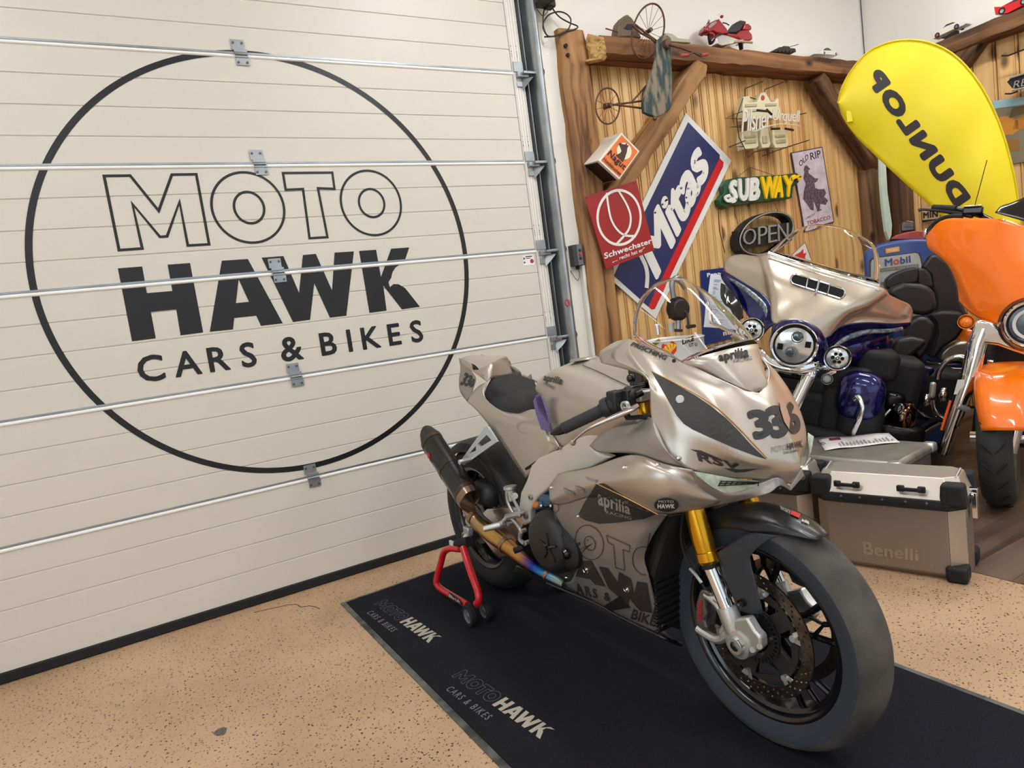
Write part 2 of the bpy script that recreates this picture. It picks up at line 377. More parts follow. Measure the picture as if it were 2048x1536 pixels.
# ceiling tube lamps
M_tube=mat('lamp_tube',(244,248,255),.3,emit=22)
for i,(x,y) in enumerate([(-1.0,1.7),(-1.0,-.6),(1.9,1.7),(1.9,-.6),(4.3,1.5),(4.3,-.6),(1.9,-3),(-1,-3)]):
    t=thing('ceiling_lamp','linear ceiling lamp with two white tubes on the workshop ceiling','lamp',(x,y,CEIL-.06),group='linear ceiling lamps')
    MB().box((x,y,CEIL-.03),(.16,1.5,.06)).obj('housing',M_ceil,t,smooth=False)
    for s in (-.045,.045): MB().cyl((x+s,y-.72,CEIL-.085),(x+s,y+.72,CEIL-.085),.016,10).obj('tube',M_tube,t)
    l=area('ceiling_lamp_light',(x,y,CEIL-.12),(0,0,-1),.16,1.4,(13,11,21,13,30,16,8,8)[i],(.96,.98,1))
# ---------------- sectional garage door ----------------
M_door=mat('door_enamel',(214,207,194),.42,bump=(260,.25))
M_doorl=mat('door_white',(245,243,238),.3)
M_zinc=mat('galvanised',(176,180,182),.38,.85,var=(9,(140,146,150),.25))
M_zincd=mat('galvanised_dark',(96,98,98),.5,.7)
M_blk=mat('black_rubber',(16,16,18),.7)
M_vinyl=mat('black_vinyl',(14,13,15),.38,bump=(300,.3))
door=struct('door_1',(.6,YD,0))
DX0,DX1=-1.02,2.058
Zj=[.045,.54,1.044,1.548,2.052,2.548,3.05,3.5]
for k in range(7):
    z0,z1=Zj[k]+(.013 if k else 0),Zj[k+1]-.013; n=4; pr=[(YD+.04,z0),(YD,z0)]
    for j in range(1,n):
        z=Zj[k]+(Zj[k+1]-Zj[k])*j/n; pr+=[(YD,z-.004),(YD+.004,z-.001),(YD+.004,z+.001),(YD,z+.004)]
    pr+=[(YD,z1),(YD+.04,z1)]
    MB().prism([(DX0,a,c) for a,c in pr],(DX1-DX0,0,0)).obj('door_section',M_door,door,smooth=False)
    if k:
        z=Zj[k]
        MB().box((.52,YD+.008,z+.009),(DX1-DX0+.12,.02,.009)).obj('joint_strip',M_zinc,door,smooth=False)
        MB().tube([(DX0,YD+.004,z-.005),(DX1+.005,YD+.004,z-.005)],.0105,10,flat=((0,0,1),.9,1.0)).obj('finger_guard',M_doorl,door)
        # centre hinge
        xh=.603
        hb=MB().box((xh,YD-.004,z+.045),(.058,.003,.045)).box((xh+.008,YD-.006,z+.017),(.058,.007,.014)).cyl((xh-.02,YD-.012,z+.002),(xh+.035,YD-.012,z+.002),.006,10).box((xh+.01,YD-.006,z-.008),(.058,.006,.01)).box((xh+.012,YD-.004,z-.03),(.058,.003,.034))
        h=hb.obj('hinge',M_zinc,door,bevel=.0008)
        sb=MB()
        for dx,dz in ((-.019,.052),(.019,.052),(-.008,-.034),(.03,-.034)): sb.cyl((xh+dx,YD-.0055,z+dz),(xh+dx,YD-.009,z+dz),.0055,8)
        sb.obj('screws',M_zincd,h)
MB().box((.52,YD+.01,.024),(DX1-DX0+.15,.035,.046)).obj('bottom_seal',M_blk,door,bevel=.006)
# end cap strip with folds and roller brackets
MB().box((DX1+.037,YD+.012,1.8),(.07,.03,3.5)).obj('end_cap',M_door,door,smooth=False)
for x in (.018,.034,.052): MB().box((DX1+x,YD-.004,1.8),(.005,.004,3.5)).obj('end_cap_rib',M_doorl,door,smooth=False)
db=MB()
for k in range(0,7):
    for dz in (.09,.115,.145,-.4):
        for x in (.01,.045): db.cyl((DX1+x,YD-.005,Zj[k]+dz),(DX1+x,YD-.0075,Zj[k]+dz),.0022,6)
db.obj('rivets',M_zincd,door)
for k in range(1,7):
    z=Zj[k]; 
    rb=MB().box((DX1+.04,YD-.008,z+.03),(.062,.008,.055)).box((DX1+.045,YD-.01,z-.065),(.055,.006,.03)).box((DX1+.052,YD-.02,z-.018),(.07,.03,.026))
    rb.prism([(DX1+.05,YD-.012,z-.03),(DX1+.115,YD-.045,z-.03),(DX1+.08,YD-.05,z-.06),(DX1+.05,YD-.012,z-.10)],(0,.004,.0))
    g=rb.obj('roller_bracket',M_zinc,door,bevel=.002)
    MB().cyl((DX1+.06,YD-.05,z-.01),(DX1+.165,YD-.05,z-.01),.007,10).box((DX1+.09,YD-.045,z-.012),(.09,.022,.012)).obj('roller_shaft',M_zinc,g,bevel=.001)
    MB().cyl((DX1+.16,YD-.05,z-.01),(DX1+.172,YD-.05,z-.01),.024,16).obj('roller',M_blk,g)
# rail
rl=struct('trim_1',(2.2,YD,0))
MB().box((2.155,YD+.03,1.9),(.05,.03,3.8)).obj('rail_backing',M_zincd,rl,smooth=False)
pr=[(2.175,YD+.01),(2.18,YD-.03),(2.186,YD-.075),(2.2,YD-.088),(2.216,YD-.085),(2.226,YD-.07),(2.229,YD-.03),(2.231,YD+.01)]
MB().prism([(a,c,0) for a,c in pr],(0,0,3.8)).obj('rail',M_zinc,rl,ang=50)
MB().box((2.146,YD-.004,1.9),(.004,.03,3.8)).obj('rail_flange',M_zinc,rl,smooth=False)
MB().box((2.238,YD-.0,1.9),(.012,.06,3.8)).obj('rail_seal',mat('seal_beige',(196,186,168),.6),rl,smooth=False)
# ---------------- big lettering on the door ----------------
def dp(px,py): q=onY(px,py,YD-.0012); return (q.x,q.z)
mpd=lambda u,w:V((u,YD-.0012,w))
# one lettering piece per letter, cut by the joints
OUT=[[(204.4,349.2),(261.6,348.4),(316.2,416),(341.5,346.6),(394.9,345.9),(421.5,491),(373.3,493.8),(358.5,411),(336.5,475.2),(318.7,476.5),(268.5,415),(288.2,499.4),(235.6,503.2)],
 [(563,343.6),(666.6,342.8),(671.7,380.1),(638.7,378.9),(657.8,476.5),(617.1,479),(603.9,380.5),(569.4,382.2)]]
for P in OUT:
    q=[dp(*a) for a in P]; poly2(q,M_vinyl,'letter',door,holes=[offs(q,.0115)],mp=mpd)
for (l,r,t,bt),(il,ir,it,ib) in ((((420.3,413),(572.7,428.2),(488.8,342),(505.4,487.9)),((464.7,410.5),(532,423),(493.9,381.3),(504,449))),(((678,395.2),(805,415.5),(733.9,339),(750.4,472.7)),((714.9,400.3),(771.3,410.5),(736.5,375.8),(746.6,436.6)))):
    for (a,c,d,e) in ((l,r,t,bt),(il,ir,it,ib)):
        x0,x1=dp(*a)[0],dp(*c)[0]; z1,z0=dp(*d)[1],dp(*e)[1]; cx,cz,rx,rz=(x0+x1)/2,(z0+z1)/2,(x1-x0)/2,(z1-z0)/2
        poly2(circ2(cx,cz,rx,rz,64),M_vinyl,'letter',door,holes=[circ2(cx,cz,rx-.0115,rz-.0115,64)],mp=mpd)
SOL=[([(235.7,536.7),(284.4,532.9),(293.8,586.2),(344.8,581.9),(335.2,529.3),(380.1,526),(406.3,664.9),(361.1,670.8),(352.5,618.7),(301.7,623.8),(311.6,676.6),(264.1,682.7)],[]),
 ([(443.6,521.4),(495.7,517.9),(565.6,646.6),(521.9,651.7),(512.5,631.4),(468.5,636),(466,658.8),(419.5,663.6)],[[(477.4,559),(471.8,606.8),(498.2,604)]]),
 ([(523.2,515.3),(566.8,512),(598.1,585.7),(605.7,510),(631.6,507.7),(664.1,580.6),(669.2,505.2),(707.8,502.7),(692.8,631.4),(659.8,635.2),(628.6,566.6),(620.2,639.5),(586.1,644.1)],[]),
 ([(718.2,501.9),(752.2,499.4),(761.9,553.9),(782.2,497.3),(818.5,494.8),(809.4,522.2),(791,534.9),(784.7,545),(782.7,555.2),(777,564.1),(779.6,574.3),(787.3,568),(797.4,568.5),(810.1,576),(840.1,613.6),(803.8,618.7),(766.5,571),(773.3,621.2),(739,625.8)],[])]
for P,Hs in SOL: poly2([dp(*a) for a in P],M_vinyl,'letter',door,holes=[[dp(*a) for a in h] for h in Hs],mp=mpd)
for ch,px,py in zip('CARS&BIKES',(301.7,374.6,437.3,496.4,582.8,656.5,698.9,741.5,788.5,833),(737.5,729.2,719.5,710.1,699.2,688,681.4,675.8,669,662.4)):
    g=glyph(ch,.02); h=.118 if ch in 'CS&' else .113; w=h*g[2]; c=dp(px,py); zc=1.181+(c[0]-0)*.0
    text('letter',ch,bil(*[V((c[0]+i*w/2,YD-.0012,zc+j*h/2)) for i,j in ((-1,-1),(1,-1),(1,1),(-1,1))]),M_vinyl,door,bold=.02)
R1=.992; poly2(circ2(.628,1.578,R1,R1,160),M_vinyl,'ring_print',door,holes=[circ2(.628,1.578,R1-.026,R1-.026,160)],mp=mpd)
q=onY(1057,520,YD-.002)
st=MB().box((q.x,YD-.001,q.z),(.075,.001,.06)).obj('sticker',mat('paper_white',(238,236,232),.6),door,smooth=False)
MB().cyl((q.x+.022,YD-.0015,q.z-.008),(q.x+.022,YD-.0022,q.z-.008),.012,20).obj('mark',mat('sticker_red',(170,40,50),.6),st)
MB().box((q.x+.005,YD-.0018,q.z+.02),(.045,.0008,.006)).box((q.x+.0,YD-.0018,q.z+.01),(.03,.0008,.004)).box((q.x-.028,YD-.0018,q.z+.01),(.01,.0008,.012)).box((q.x-.028,YD-.0018,q.z-.012),(.01,.0008,.01)).obj('print',mat('print_dark',(90,50,70),.6),st,smooth=False)
# ---------------- floor mat ----------------
th=.0418; u=V((cos(th),sin(th),0)); w=V((sin(th),-cos(th),0)); mc=V((.5786,2.9883,0)); MW,ML=1.156,2.5
mt=thing('floor_mat','long black carpet floor mat with rubber edge under the silver race motorcycle','mat',mc+u*MW/2+w*ML/2)
MFr=Fr(mc,u,w,(0,0,1))
M_carpet=mat('carpet_black',(17,17,22),1,bump=(420,1.0),var=(380,(40,40,48),.3),spec=.15)
M_medge=mat('mat_rubber',(44,46,46),.6,bump=(90,.4),var=(14,(98,98,92),.12))
def fb(x0,x1,y0,y1,z0,z1): return MB().add([MFr.p(x,y,z) for z in (z0,z1) for x,y in ((x0,y0),(x1,y0),(x1,y1),(x0,y1))],[(3,2,1,0),(4,5,6,7),(0,1,5,4),(1,2,6,5),(2,3,7,6),(3,0,4,7)])
fb(0,MW,0,ML,0,.004).obj('rubber_border',M_medge,mt,smooth=False)
fb(.022,MW-.022,.022,ML-.022,.0,.009).obj('carpet',M_carpet,mt,bevel=.003)
M_prt=mat('mat_print',(176,166,150),.9,bump=(300,.6)); M_prtd=mat('mat_print_thin',(120,118,118),.9)
def matpt(px,py): q=onZ(px,py,.0098); return q
# MOTO (outline) HAWK (solid) CARS & BIKES in two places; scale from the near one
def matlogo(o,ux,uy,s):
    mp=lambda a,c:o+ux*(a*s)+uy*(c*s)
    def band(P,wd=.022): 
        poly2(P,M_prtd,'lettering',mt,holes=[offs(P,wd)],mp=mp)
    x=0
    band([(0,0),(.28,0),(.3,.55),(.62,.15),(.72,.15),(1.0,.55),(1.05,0),(1.32,0),(1.27,1),(.98,1),(.66,.55),(.33,1),(.05,1)])
    for cx in (1.9,3.75):
        for r in (.52,.24): poly2(circ2(cx,.5,r,r,28),M_prtd,'lettering',mt,holes=[circ2(cx,.5,r-.022,r-.022,28)],mp=mp)
    band([(2.72,0),(2.98,0),(2.98,.74),(3.28,.74),(3.28,1),(2.42,1),(2.42,.74),(2.72,.74)])
    sol=[[(4.45,0),(4.75,0),(4.75,.38),(5.05,.38),(5.05,0),(5.35,0),(5.35,1),(5.05,1),(5.05,.62),(4.75,.62),(4.75,1),(4.45,1)],
     [(5.42,0),(5.72,0),(5.78,.2),(6.1,.2),(6.16,0),(6.47,0),(6.12,1),(5.77,1)],
     [(6.36,1),(6.66,1),(6.78,.45),(6.98,1),(7.16,1),(7.36,.45),(7.48,1),(7.77,1),(7.52,0),(7.25,0),(7.07,.5),(6.88,0),(6.62,0)],
     [(7.87,0),(8.15,0),(8.15,.45),(8.5,0),(8.85,0),(8.5,.5),(8.38,.55),(8.42,.78),(8.85,1),(8.5,1),(8.15,.6),(8.15,1),(7.87,1)]]
    for P in sol: poly2(P,M_prt,'lettering',mt,holes=[[(5.86,.42),(6.02,.42),(5.94,.72)]] if P[0][0]==5.42 else [],mp=mp)
    text('lettering','CARS & BIKES',bil(*[mp(a,c) for a,c in ((1.0,-1.05),(5.4,-1.05),(5.4,-.55),(1.0,-.55))]),M_prtd,mt,bold=.01,space=1.35)
for (a,b_,c) in (((903,1352),(1080,1478),(928,1325)),((748,1208),(857,1286),(764,1190))):
    A=matpt(*a); B_=matpt(*b_); Ct=matpt(*c); ux=(B_-A); s=ux.length/8.85; ux.normalize(); uy=V((-ux.y,ux.x,0)); matlogo(A,ux,uy,s*1.0)
# ================= TIMBER AND PLANKS =================
def reg(ox,oy,s): return lambda x,y:(ox+x/s,oy+y/s)
rA=reg(1040,0,5.12); rB=reg(1380,0,5.12); rC=reg(1648,0,5.12); rD=reg(1080,240,3.84); rE=reg(1400,150,3.84); rF=reg(1560,840,4.152); rG=reg(1680,380,5.565); rH=reg(1680,620,5.565); rI=reg(1400,480,6.827); rJ=reg(1540,640,6.142); rK=reg(1848,0,5.12)
r1=reg(840,540,4.096); r2=reg(1200,540,4.096); r3=reg(820,840,3.34); r4=reg(1200,840,3.34); r5=reg(1300,1000,3.071); r6=reg(1400,400,3.16)
PINE=(236,196,134),(222,176,112),(186,134,78)
M_pine=woodmat('pine_plank',*PINE,(0,0,1),.5,1.,coat=.15)
OLD=(142,104,66),(112,76,46),(58,38,24)
MO={}
def oldwood(d,cols=OLD,key='x'):
    k=key+str([round(x,2) for x in d])
    if k not in MO: MO[k]=woodmat('old_timber_'+k,*cols,d,.8,1.1)
    return MO[k]
def hewn(mb,a,b,w,h,side,n=14,j=.006,taper=0,end=1.):
    """rough-hewn bar from a to b; w across 'side', h across the third direction"""
    a=V(a);b=V(b); t=(b-a).normalized(); s=V(side); s=(s-t*s.dot(t)).normalized(); u=t.cross(s); c=.16; v=[];f=[]
    base=[(1-c,1),(-1+c,1),(-1,1-c),(-1,-1+c),(-1+c,-1),(1-c,-1),(1,-1+c),(1,1-c)]
    for i in range(n+1):
        k=i/n; sc=(end if i in(0,n) else 1)*(1+taper*k)
        ox,oy=random.uniform(-j,j),random.uniform(-j,j)
        for x,y in base: v.append(a+(b-a)*k+s*((x*w/2)*sc+ox+random.uniform(-j,j)*.6)+u*((y*h/2)*sc+oy+random.uniform(-j,j)*.6))
    for i in range(n):
        for q in range(8): f.append((i*8+q,i*8+(q+1)%8,(i+1)*8+(q+1)%8,(i+1)*8+q))
    f.append(tuple(range(8))); f.append(tuple(n*8+q for q in range(8))); return mb.add(v,f)
YF=3.20
pw=(178,132,84),(150,106,64),(92,60,36)
# timbers
t=thing('timber_post','thick old timber post with cracks beside the white door jamb','post',(2.48,3.31,0))
hewn(MB(),(2.474,3.31,0),(2.474,3.31,2.80),.205,.13,(1,0,0),26,.006,-.04,.93).obj('post',oldwood((0,0,1),pw,'p'),t,ang=50)
b=MB()
for px,py in ((1132,91),(1136,110)): q=onY(px,py,3.238); b.cyl(q+V((0,.01,0)),q+V((0,-.004,0)),.011,10)
b.obj('peg_hole',mat('hole_dark',(40,24,14),.9),t,kind='stuff')
bw=thing('timber_beam','long old timber beam along the back wall carrying model vehicles','beam',(4.1,3.29,2.65))
hewn(MB(),(2.64,3.29,2.708),(5.5,3.29,2.708),.18,.115,(0,1,0),34,.004,0,1.).obj('beam',oldwood((1,0,0),((160,112,66),(122,80,46),(66,42,24)),'b'),bw,ang=50)
qs=[onY(*rA(x,y),3.195) for x,y in ((700,350),(850,375),(880,520),(830,600),(665,632))]+[V((2.585,3.30,2.655)),V((2.60,3.30,2.765))]
b=MB(); n=len(qs); b.add(qs+[q+V((.05,.03,0)) for q in qs],[tuple(range(n)),tuple(reversed(range(n,2*n)))]+[(i,i+n,(i+1)%n+n,(i+1)%n) for i in range(n)])
b.obj('end_grain',woodmat('end_grain',(214,176,112),(190,146,84),(120,84,44),(1,.3,0),.9,3,knots=False),bw,bevel=.006)
t=thing('timber_brace','light worn diagonal timber brace under the left of the beam','brace',onY(1300,280,3.28))
A=onY(1398,128,3.26);B_=onY(1205,420,3.30)
hewn(MB(),B_,A,.13,.12,(0,1,0),18,.007,0,.72).obj('brace',oldwood((A-B_).normalized(),((190,146,94),(158,114,68),(92,62,36)),'c'),t,ang=50)
t=thing('timber_brace','dark diagonal timber brace left of the yellow flag','brace',onY(1690,250,3.28))
A=onY(1628,158,3.27);B_=onY(1745,334,3.27)
hewn(MB(),A,B_,.13,.115,(0,1,0),14,.006,0,.9).obj('brace',oldwood((A-B_).normalized(),((130,92,58),(98,66,40),(54,34,20)),'d'),t,ang=50)
t=thing('timber_post','grey weathered corner post behind the blue fuel pump','post',(5.3,3.3,0))
hewn(MB(),(5.325,3.30,0),(5.325,3.30,2.66),.17,.15,(1,0,0),20,.005).obj('post',oldwood((0,0,1),((150,120,88),(118,90,62),(70,50,34)),'e'),t,ang=50)
t=thing('timber_post','dark brown narrow post in the corner right of the white strip','post',(5.46,3.16,0))
hewn(MB(),(5.45,3.14,0),(5.45,3.14,2.62),.09,.14,(1,0,0),20,.004).obj('post',oldwood((0,0,1),((112,76,48),(84,56,34),(48,30,18)),'f'),t,ang=50)
t=thing('timber_beam','old timber beam along the right wall under the red model car','beam',(5.42,2.3,2.62))
hewn(MB(),(5.42,3.2,2.68),(5.42,1.2,2.68),.15,.115,(1,0,0),22,.004).obj('beam',oldwood((0,1,0),((136,96,60),(104,70,42),(58,38,22)),'g'),t,ang=50)
A=onX(1962,72,5.42);B_=onX(1775,322,5.42)
t=thing('timber_brace','timber brace under the right wall beam behind the yellow flag','brace',A)
hewn(MB(),A,B_,.12,.11,(1,0,0),12,.005,0,.9).obj('brace',oldwood((A-B_).normalized(),((132,96,62),(102,70,44),(56,36,22)),'h'),t,ang=50)
# planks, one by one
def plank(o,ux,n,w,z0,z1,par,m):
    pr=[(.001,0),(.001,.009),(.004,.017),(w-.024,.017),(w-.0215,.008),(w-.019,.008),(w-.016,.019),(w-.009,.019),(w-.006,.009),(w-.0045,0)]
    q=[V(o)+V(ux)*a+V(n)*b for a,b in pr]
    return MB().prism([V((p.x,p.y,z0)) for p in q],(0,0,z1-z0)).obj('plank',m,par,ang=20)
M_gap=mat('gap_dark',(44,26,14),.9)
x=2.58; i=0
while x<5.45:
    w=.074 if i%3 else .082
    plank((x,YW,0),(1,0,0),(0,-1,0),w,.02,2.66,wb,M_pine); x+=w; i+=1
MB().box((4.04,YW-.002,1.33),(2.92,.004,2.66)).obj('gap_backing',M_gap,wb,smooth=False)
y=3.3; i=0
while y>.2:
    w=.15 if i%2 else .135
    plank((XR,y,0),(0,-1,0),(-1,0,0),w,.02,2.64,wr,M_pine); y-=w; i+=1
MB().box((XR-.002,1.75,1.32),(.004,3.1,2.64)).obj('gap_backing',M_gap,wr,smooth=False)
# pointed white strip standing in for light through the corner post gap
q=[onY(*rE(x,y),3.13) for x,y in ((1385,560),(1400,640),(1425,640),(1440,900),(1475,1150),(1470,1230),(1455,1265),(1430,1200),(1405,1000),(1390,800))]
s=MB().prism(q,(0,.02,0)).obj('gap_light',mat('gap_light_white',(226,236,228),.35,coat=.4,var=(7,(170,206,190),.12,(1,1,.3))),smooth=False)
tag(s,'narrow pointed white strip standing in for light through the gap between the two corner posts','gap_light')
# control box with cable
c=onY(*rD(285,1040),3.27); t=thing('control_box','grey push-button control box with red stop button on the door jamb','control box',c+V((0,.03,0)))
Wc=.036; Hh=.062; z=V((0,0,1))
qs=[(c.x-Wc,3.303),(c.x-Wc,3.262),(c.x-.018,3.245),(c.x+.022,3.245),(c.x+Wc,3.262),(c.x+Wc,3.303)]
MB().prism([V((a,b_,c.z-Hh)) for a,b_ in qs],(0,0,2*Hh)).obj('housing',mat('box_dark',(52,54,58),.5),t,smooth=False,bevel=.002)
MB().box((c.x+.002,3.2435,c.z),(.036,.003,2*Hh-.006)).obj('cover',mat('box_grey',(104,106,110),.45),t,smooth=False)
for dz,m in ((.026,mat('button_black',(34,34,36),.4)),(.004,mat('button_red',(196,36,40),.4)),(-.02,mat('button_black',(34,34,36),.4))):
    MB().cyl((c.x+.003,3.2425,c.z+dz),(c.x+.003,3.236,c.z+dz),.0085,18).obj('button',m,t,bevel=.001)
cb=MB().cyl((c.x+.0,3.28,c.z-Hh),(c.x+.0,3.28,c.z-Hh-.02),.011,12).obj('cable_gland',M_blk,t)
MB().tube([(c.x,3.28,c.z-Hh-.02),(c.x+.008,3.28,c.z-Hh-.05),(c.x-.008,3.28,c.z-Hh-.085),(c.x-.03,3.285,c.z-Hh-.06),(c.x-.04,3.30,c.z-Hh-.02)],.0022,6,k=6).obj('cable',mat('cable_grey',(90,90,92),.5),t)
MB().box((c.x+.036,3.285,c.z-.55),(.02,.03,.98)).obj('conduit',M_white,t,smooth=False)
q=onY(1134,606,3.20); s=MB().tube([q+V((.012*cos(a),.0,.018*sin(a))) for a in [2*PI*i/14 for i in range(14)]],.0035,6,closed=True).obj('pull_ring',mat('ring_red',(190,26,30),.4))
tag(s,'small red pull ring on the cord beside the door rail','ring')
M_cabB=mat('cable_black',(38,32,30),.5)
c0=onY(1080,0,3.2); t=thing('door_motor','black door motor corner with hanging cables at the top of the rail','motor',c0)
MB().box(c0+V((.02,0,.03)),(.09,.12,.10)).box(c0+V((.075,.02,.0)),(.05,.06,.06)).obj('housing',mat('motor_black',(24,24,26),.5),t,bevel=.008)
cbl=[rA(*p) for p in ((300,0),(330,80),(400,170),(500,230),(590,270),(560,300),(450,330),(350,370),(250,378))]
s=MB().tube([onY(a,b_,3.25) for a,b_ in cbl],.0042,8,k=5).obj('cable',M_cabB,t)
cbl=[rA(*p) for p in ((260,40),(240,150),(240,270),(290,370),(420,350),(500,290),(520,200),(470,140),(390,120),(300,150),(250,210),(235,280),(265,350))]
MB().tube([onY(a,b_,3.245) for a,b_ in cbl],.0042,8,k=5).obj('cable',M_cabB,t)
cbl=[rA(*p) for p in ((170,90),(230,160),(280,120),(310,20))]
MB().tube([onY(a,b_,3.26) for a,b_ in cbl],.0022,6,k=5).obj('cable',M_cabB,t)
# ================= SIGNS =================
def ribbon(P,w,nrm,m,name,par,k=5,t=.0015,closed=False,**tg):
    P=spl(P,k,closed) if k else [V(p) for p in P]; nrm=V(nrm).normalized(); v=[];f=[]; n=len(P)
    for i in range(n):
        a=P[(i-1)%n] if (closed or i) else P[0]; b=P[(i+1)%n] if (closed or i<n-1) else P[-1]
        s=(b-a).normalized().cross(nrm)*(w/2); v+=[P[i]-s,P[i]+s,P[i]-s+nrm*t,P[i]+s+nrm*t]
    for i in range(n if closed else n-1):
        a=4*i; b=4*((i+1)%n)
        f+=[(a,a+1,b+1,b),(a+2,b+2,b+3,a+3),(a,b,b+2,a+2),(a+1,a+3,b+3,b+1)]
    return mk(name,v,f,m,par,smooth=False,**tg)
NB=(0,-1,0)
def PY(y,r=None): return (lambda a,b:onY(*(r(a,b) if r else (a,b)),y))
def mpXZ(y): return lambda u,w:V((u,y,w))
def xz(q): return (q.x,q.z)
# --- red sign
y=3.205; P=PY(y,rD); Q=PY(y-.0016,rD)
co_=[P(345,590),P(740,465),P(878,1000),P(508,1145)]
t=thing('tin_sign','red enamel sign with white barrel outline reading Schwechater on the post','sign',(co_[0]+co_[2])/2)
MB().prism(co_,(0,.003,0)).obj('plate',mat('enamel_red',(150,14,22),.35,coat=.1),t,smooth=False)
M_sw=mat('sign_white',(232,228,220),.35)
def ringY(cx,cy,l,r_,tp,bt,w,y,par,m,name='outline',rr=rD,tilt=0):
    a,b=onY(*rr(l,cy),y),onY(*rr(r_,cy),y); c,d=onY(*rr(cx,tp),y),onY(*rr(cx,bt),y); cen=(a+b+c+d)/4; e1=(b-a)/2; e2=(c-d)/2
    pts=[cen+e1*cos(2*PI*i/48)+e2*sin(2*PI*i/48) for i in range(48)]; return ribbon(pts,w,NB,m,name,par,0,closed=True)
ringY(608,749,443,774,540,958,.016,y-.0008,t,M_sw)
ribbon([Q(*p) for p in ((512,560),(522,650),(545,760),(590,840),(650,885),(735,893))],.014,NB,M_sw,'outline',t)
ribbon([Q(*p) for p in ((603,545),(665,650),(695,740),(685,830),(640,895),(590,950))],.014,NB,M_sw,'outline',t)
text('lettering','Schwechater',bil(Q(495,1068),Q(860,945),Q(852,906),Q(490,1022)),M_sw,t,bold=.03)
text('lettering','„... recht hat er”',bil(Q(556,1100),Q(808,1008),Q(803,975),Q(553,1066)),M_sw,t,bold=.02)
b=MB()
for p in ((362,600),(724,482),(862,988),(524,1118)): b.cyl(Q(*p),Q(*p)+V((0,-.003,0)),.004,8)
b.obj('nails',M_zincd,t,kind='stuff')
# --- white / blue diamond
y=3.352; P=PY(y); A,B_,Cc,D=P(1214,552),P(1311,638),P(1463,321),P(1372,226)
t=thing('tin_sign','large tilted blue and white sign with a red stripe reading Mitas','sign',(A+Cc)/2)
MB().prism([A,B_,Cc,D],(0,.004,0)).obj('plate',mat('sign_plate_white',(226,226,222),.25,coat=.3),t,smooth=False)
mM=bil(A,B_,Cc,D); l1=V((0,-.001,0)); l2=V((0,-.002,0))
poly2([(.09,.025),(.80,.025),(.80,.955),(.78,.97),(.09,.97)],mat('sign_blue',(16,34,92),.35,coat=.1),'blue_field',t,ext=(0,.0006,0),mp=lambda u,w:mM(u,w)+l1)
poly2([(.80,.025),(.87,.025),(.915,.04),(.915,.935),(.89,.955),(.80,.955)],mat('sign_red',(200,14,28),.35),'red_stripe',t,ext=(0,.0006,0),mp=lambda u,w:mM(u,w)+l1)
text('lettering','Mitas',lambda a,c:mM(.75-.54*c,.165+.745*a)+l2,M_sw,t,bold=.038,shear=.35,space=.9)
ribbon([onY(*rD(*q),3.3498) for q in ((818,1290),(824,1200),(812,1125),(780,1055),(760,1020))],.032,NB,M_sw,'lettering',t,k=4)
# --- orange box
y=3.12; P=PY(y,rD); f4=[P(625,95),P(765,240),P(610,458),P(448,310)]
t=thing('tin_box','orange and white tilted dog biscuit tin reading Nagut','tin',(f4[0]+f4[2])/2+V((0,.06,0)))
dv=V((-.01,.15,.012)); M_tin=mat('tin_cream',(226,218,202),.4)
MB().prism(f4,dv).obj('body',M_tin,t,smooth=False,bevel=.002)
mN=bil(f4[3],f4[2],f4[1],f4[0]); l1=V((0,-.0012,0)); l2=V((0,-.0022,0)); l3=V((0,-.003,0)); M_or=mat('tin_orange',(224,112,40),.4); M_ink=mat('ink_black',(28,20,18),.5)
poly2([(.07,.05),(.95,.05),(.95,.95),(.07,.95)],M_or,'label_field',t,mp=lambda u,w:mN(u,w)+l1)
poly2(circ2(.52,.68,.30,.22,30),mat('tin_disc',(236,226,196),.5),'disc',t,mp=lambda u,w:mN(u,w)+l2)
poly2([(.36,.42),(.44,.56),(.43,.62),(.34,.66),(.20,.70),(.19,.76),(.30,.78),(.38,.82),(.42,.91),(.46,.84),(.52,.90),(.54,.80),(.62,.70),(.70,.52),(.72,.42)],mat('dog_brown',(66,38,26),.6),'dog_head',t,mp=lambda u,w:mN(u,w)+l3)
text('lettering','Nagut',bil(*[mN(u,w)+l3 for u,w in ((.1,.22),(.92,.22),(.92,.44),(.1,.44))]),M_ink,t,bold=.03)
text('lettering','Hundekuchen',bil(*[mN(u,w)+l3 for u,w in ((.1,.08),(.92,.08),(.92,.18),(.1,.18))]),M_ink,t,bold=.02)
MB().prism([f4[3]+(f4[2]-f4[3])*.04+V((0,.02,-.001)),f4[3]+(f4[2]-f4[3])*.96+V((0,.02,-.001)),f4[3]+(f4[2]-f4[3])*.96+dv*.95+V((0,0,-.001)),f4[3]+(f4[2]-f4[3])*.04+dv*.95+V((0,0,-.001))],(-.0008,0,-.001)).obj('open_end',mat('tin_inside',(70,62,56),.35,.8),t,smooth=False)
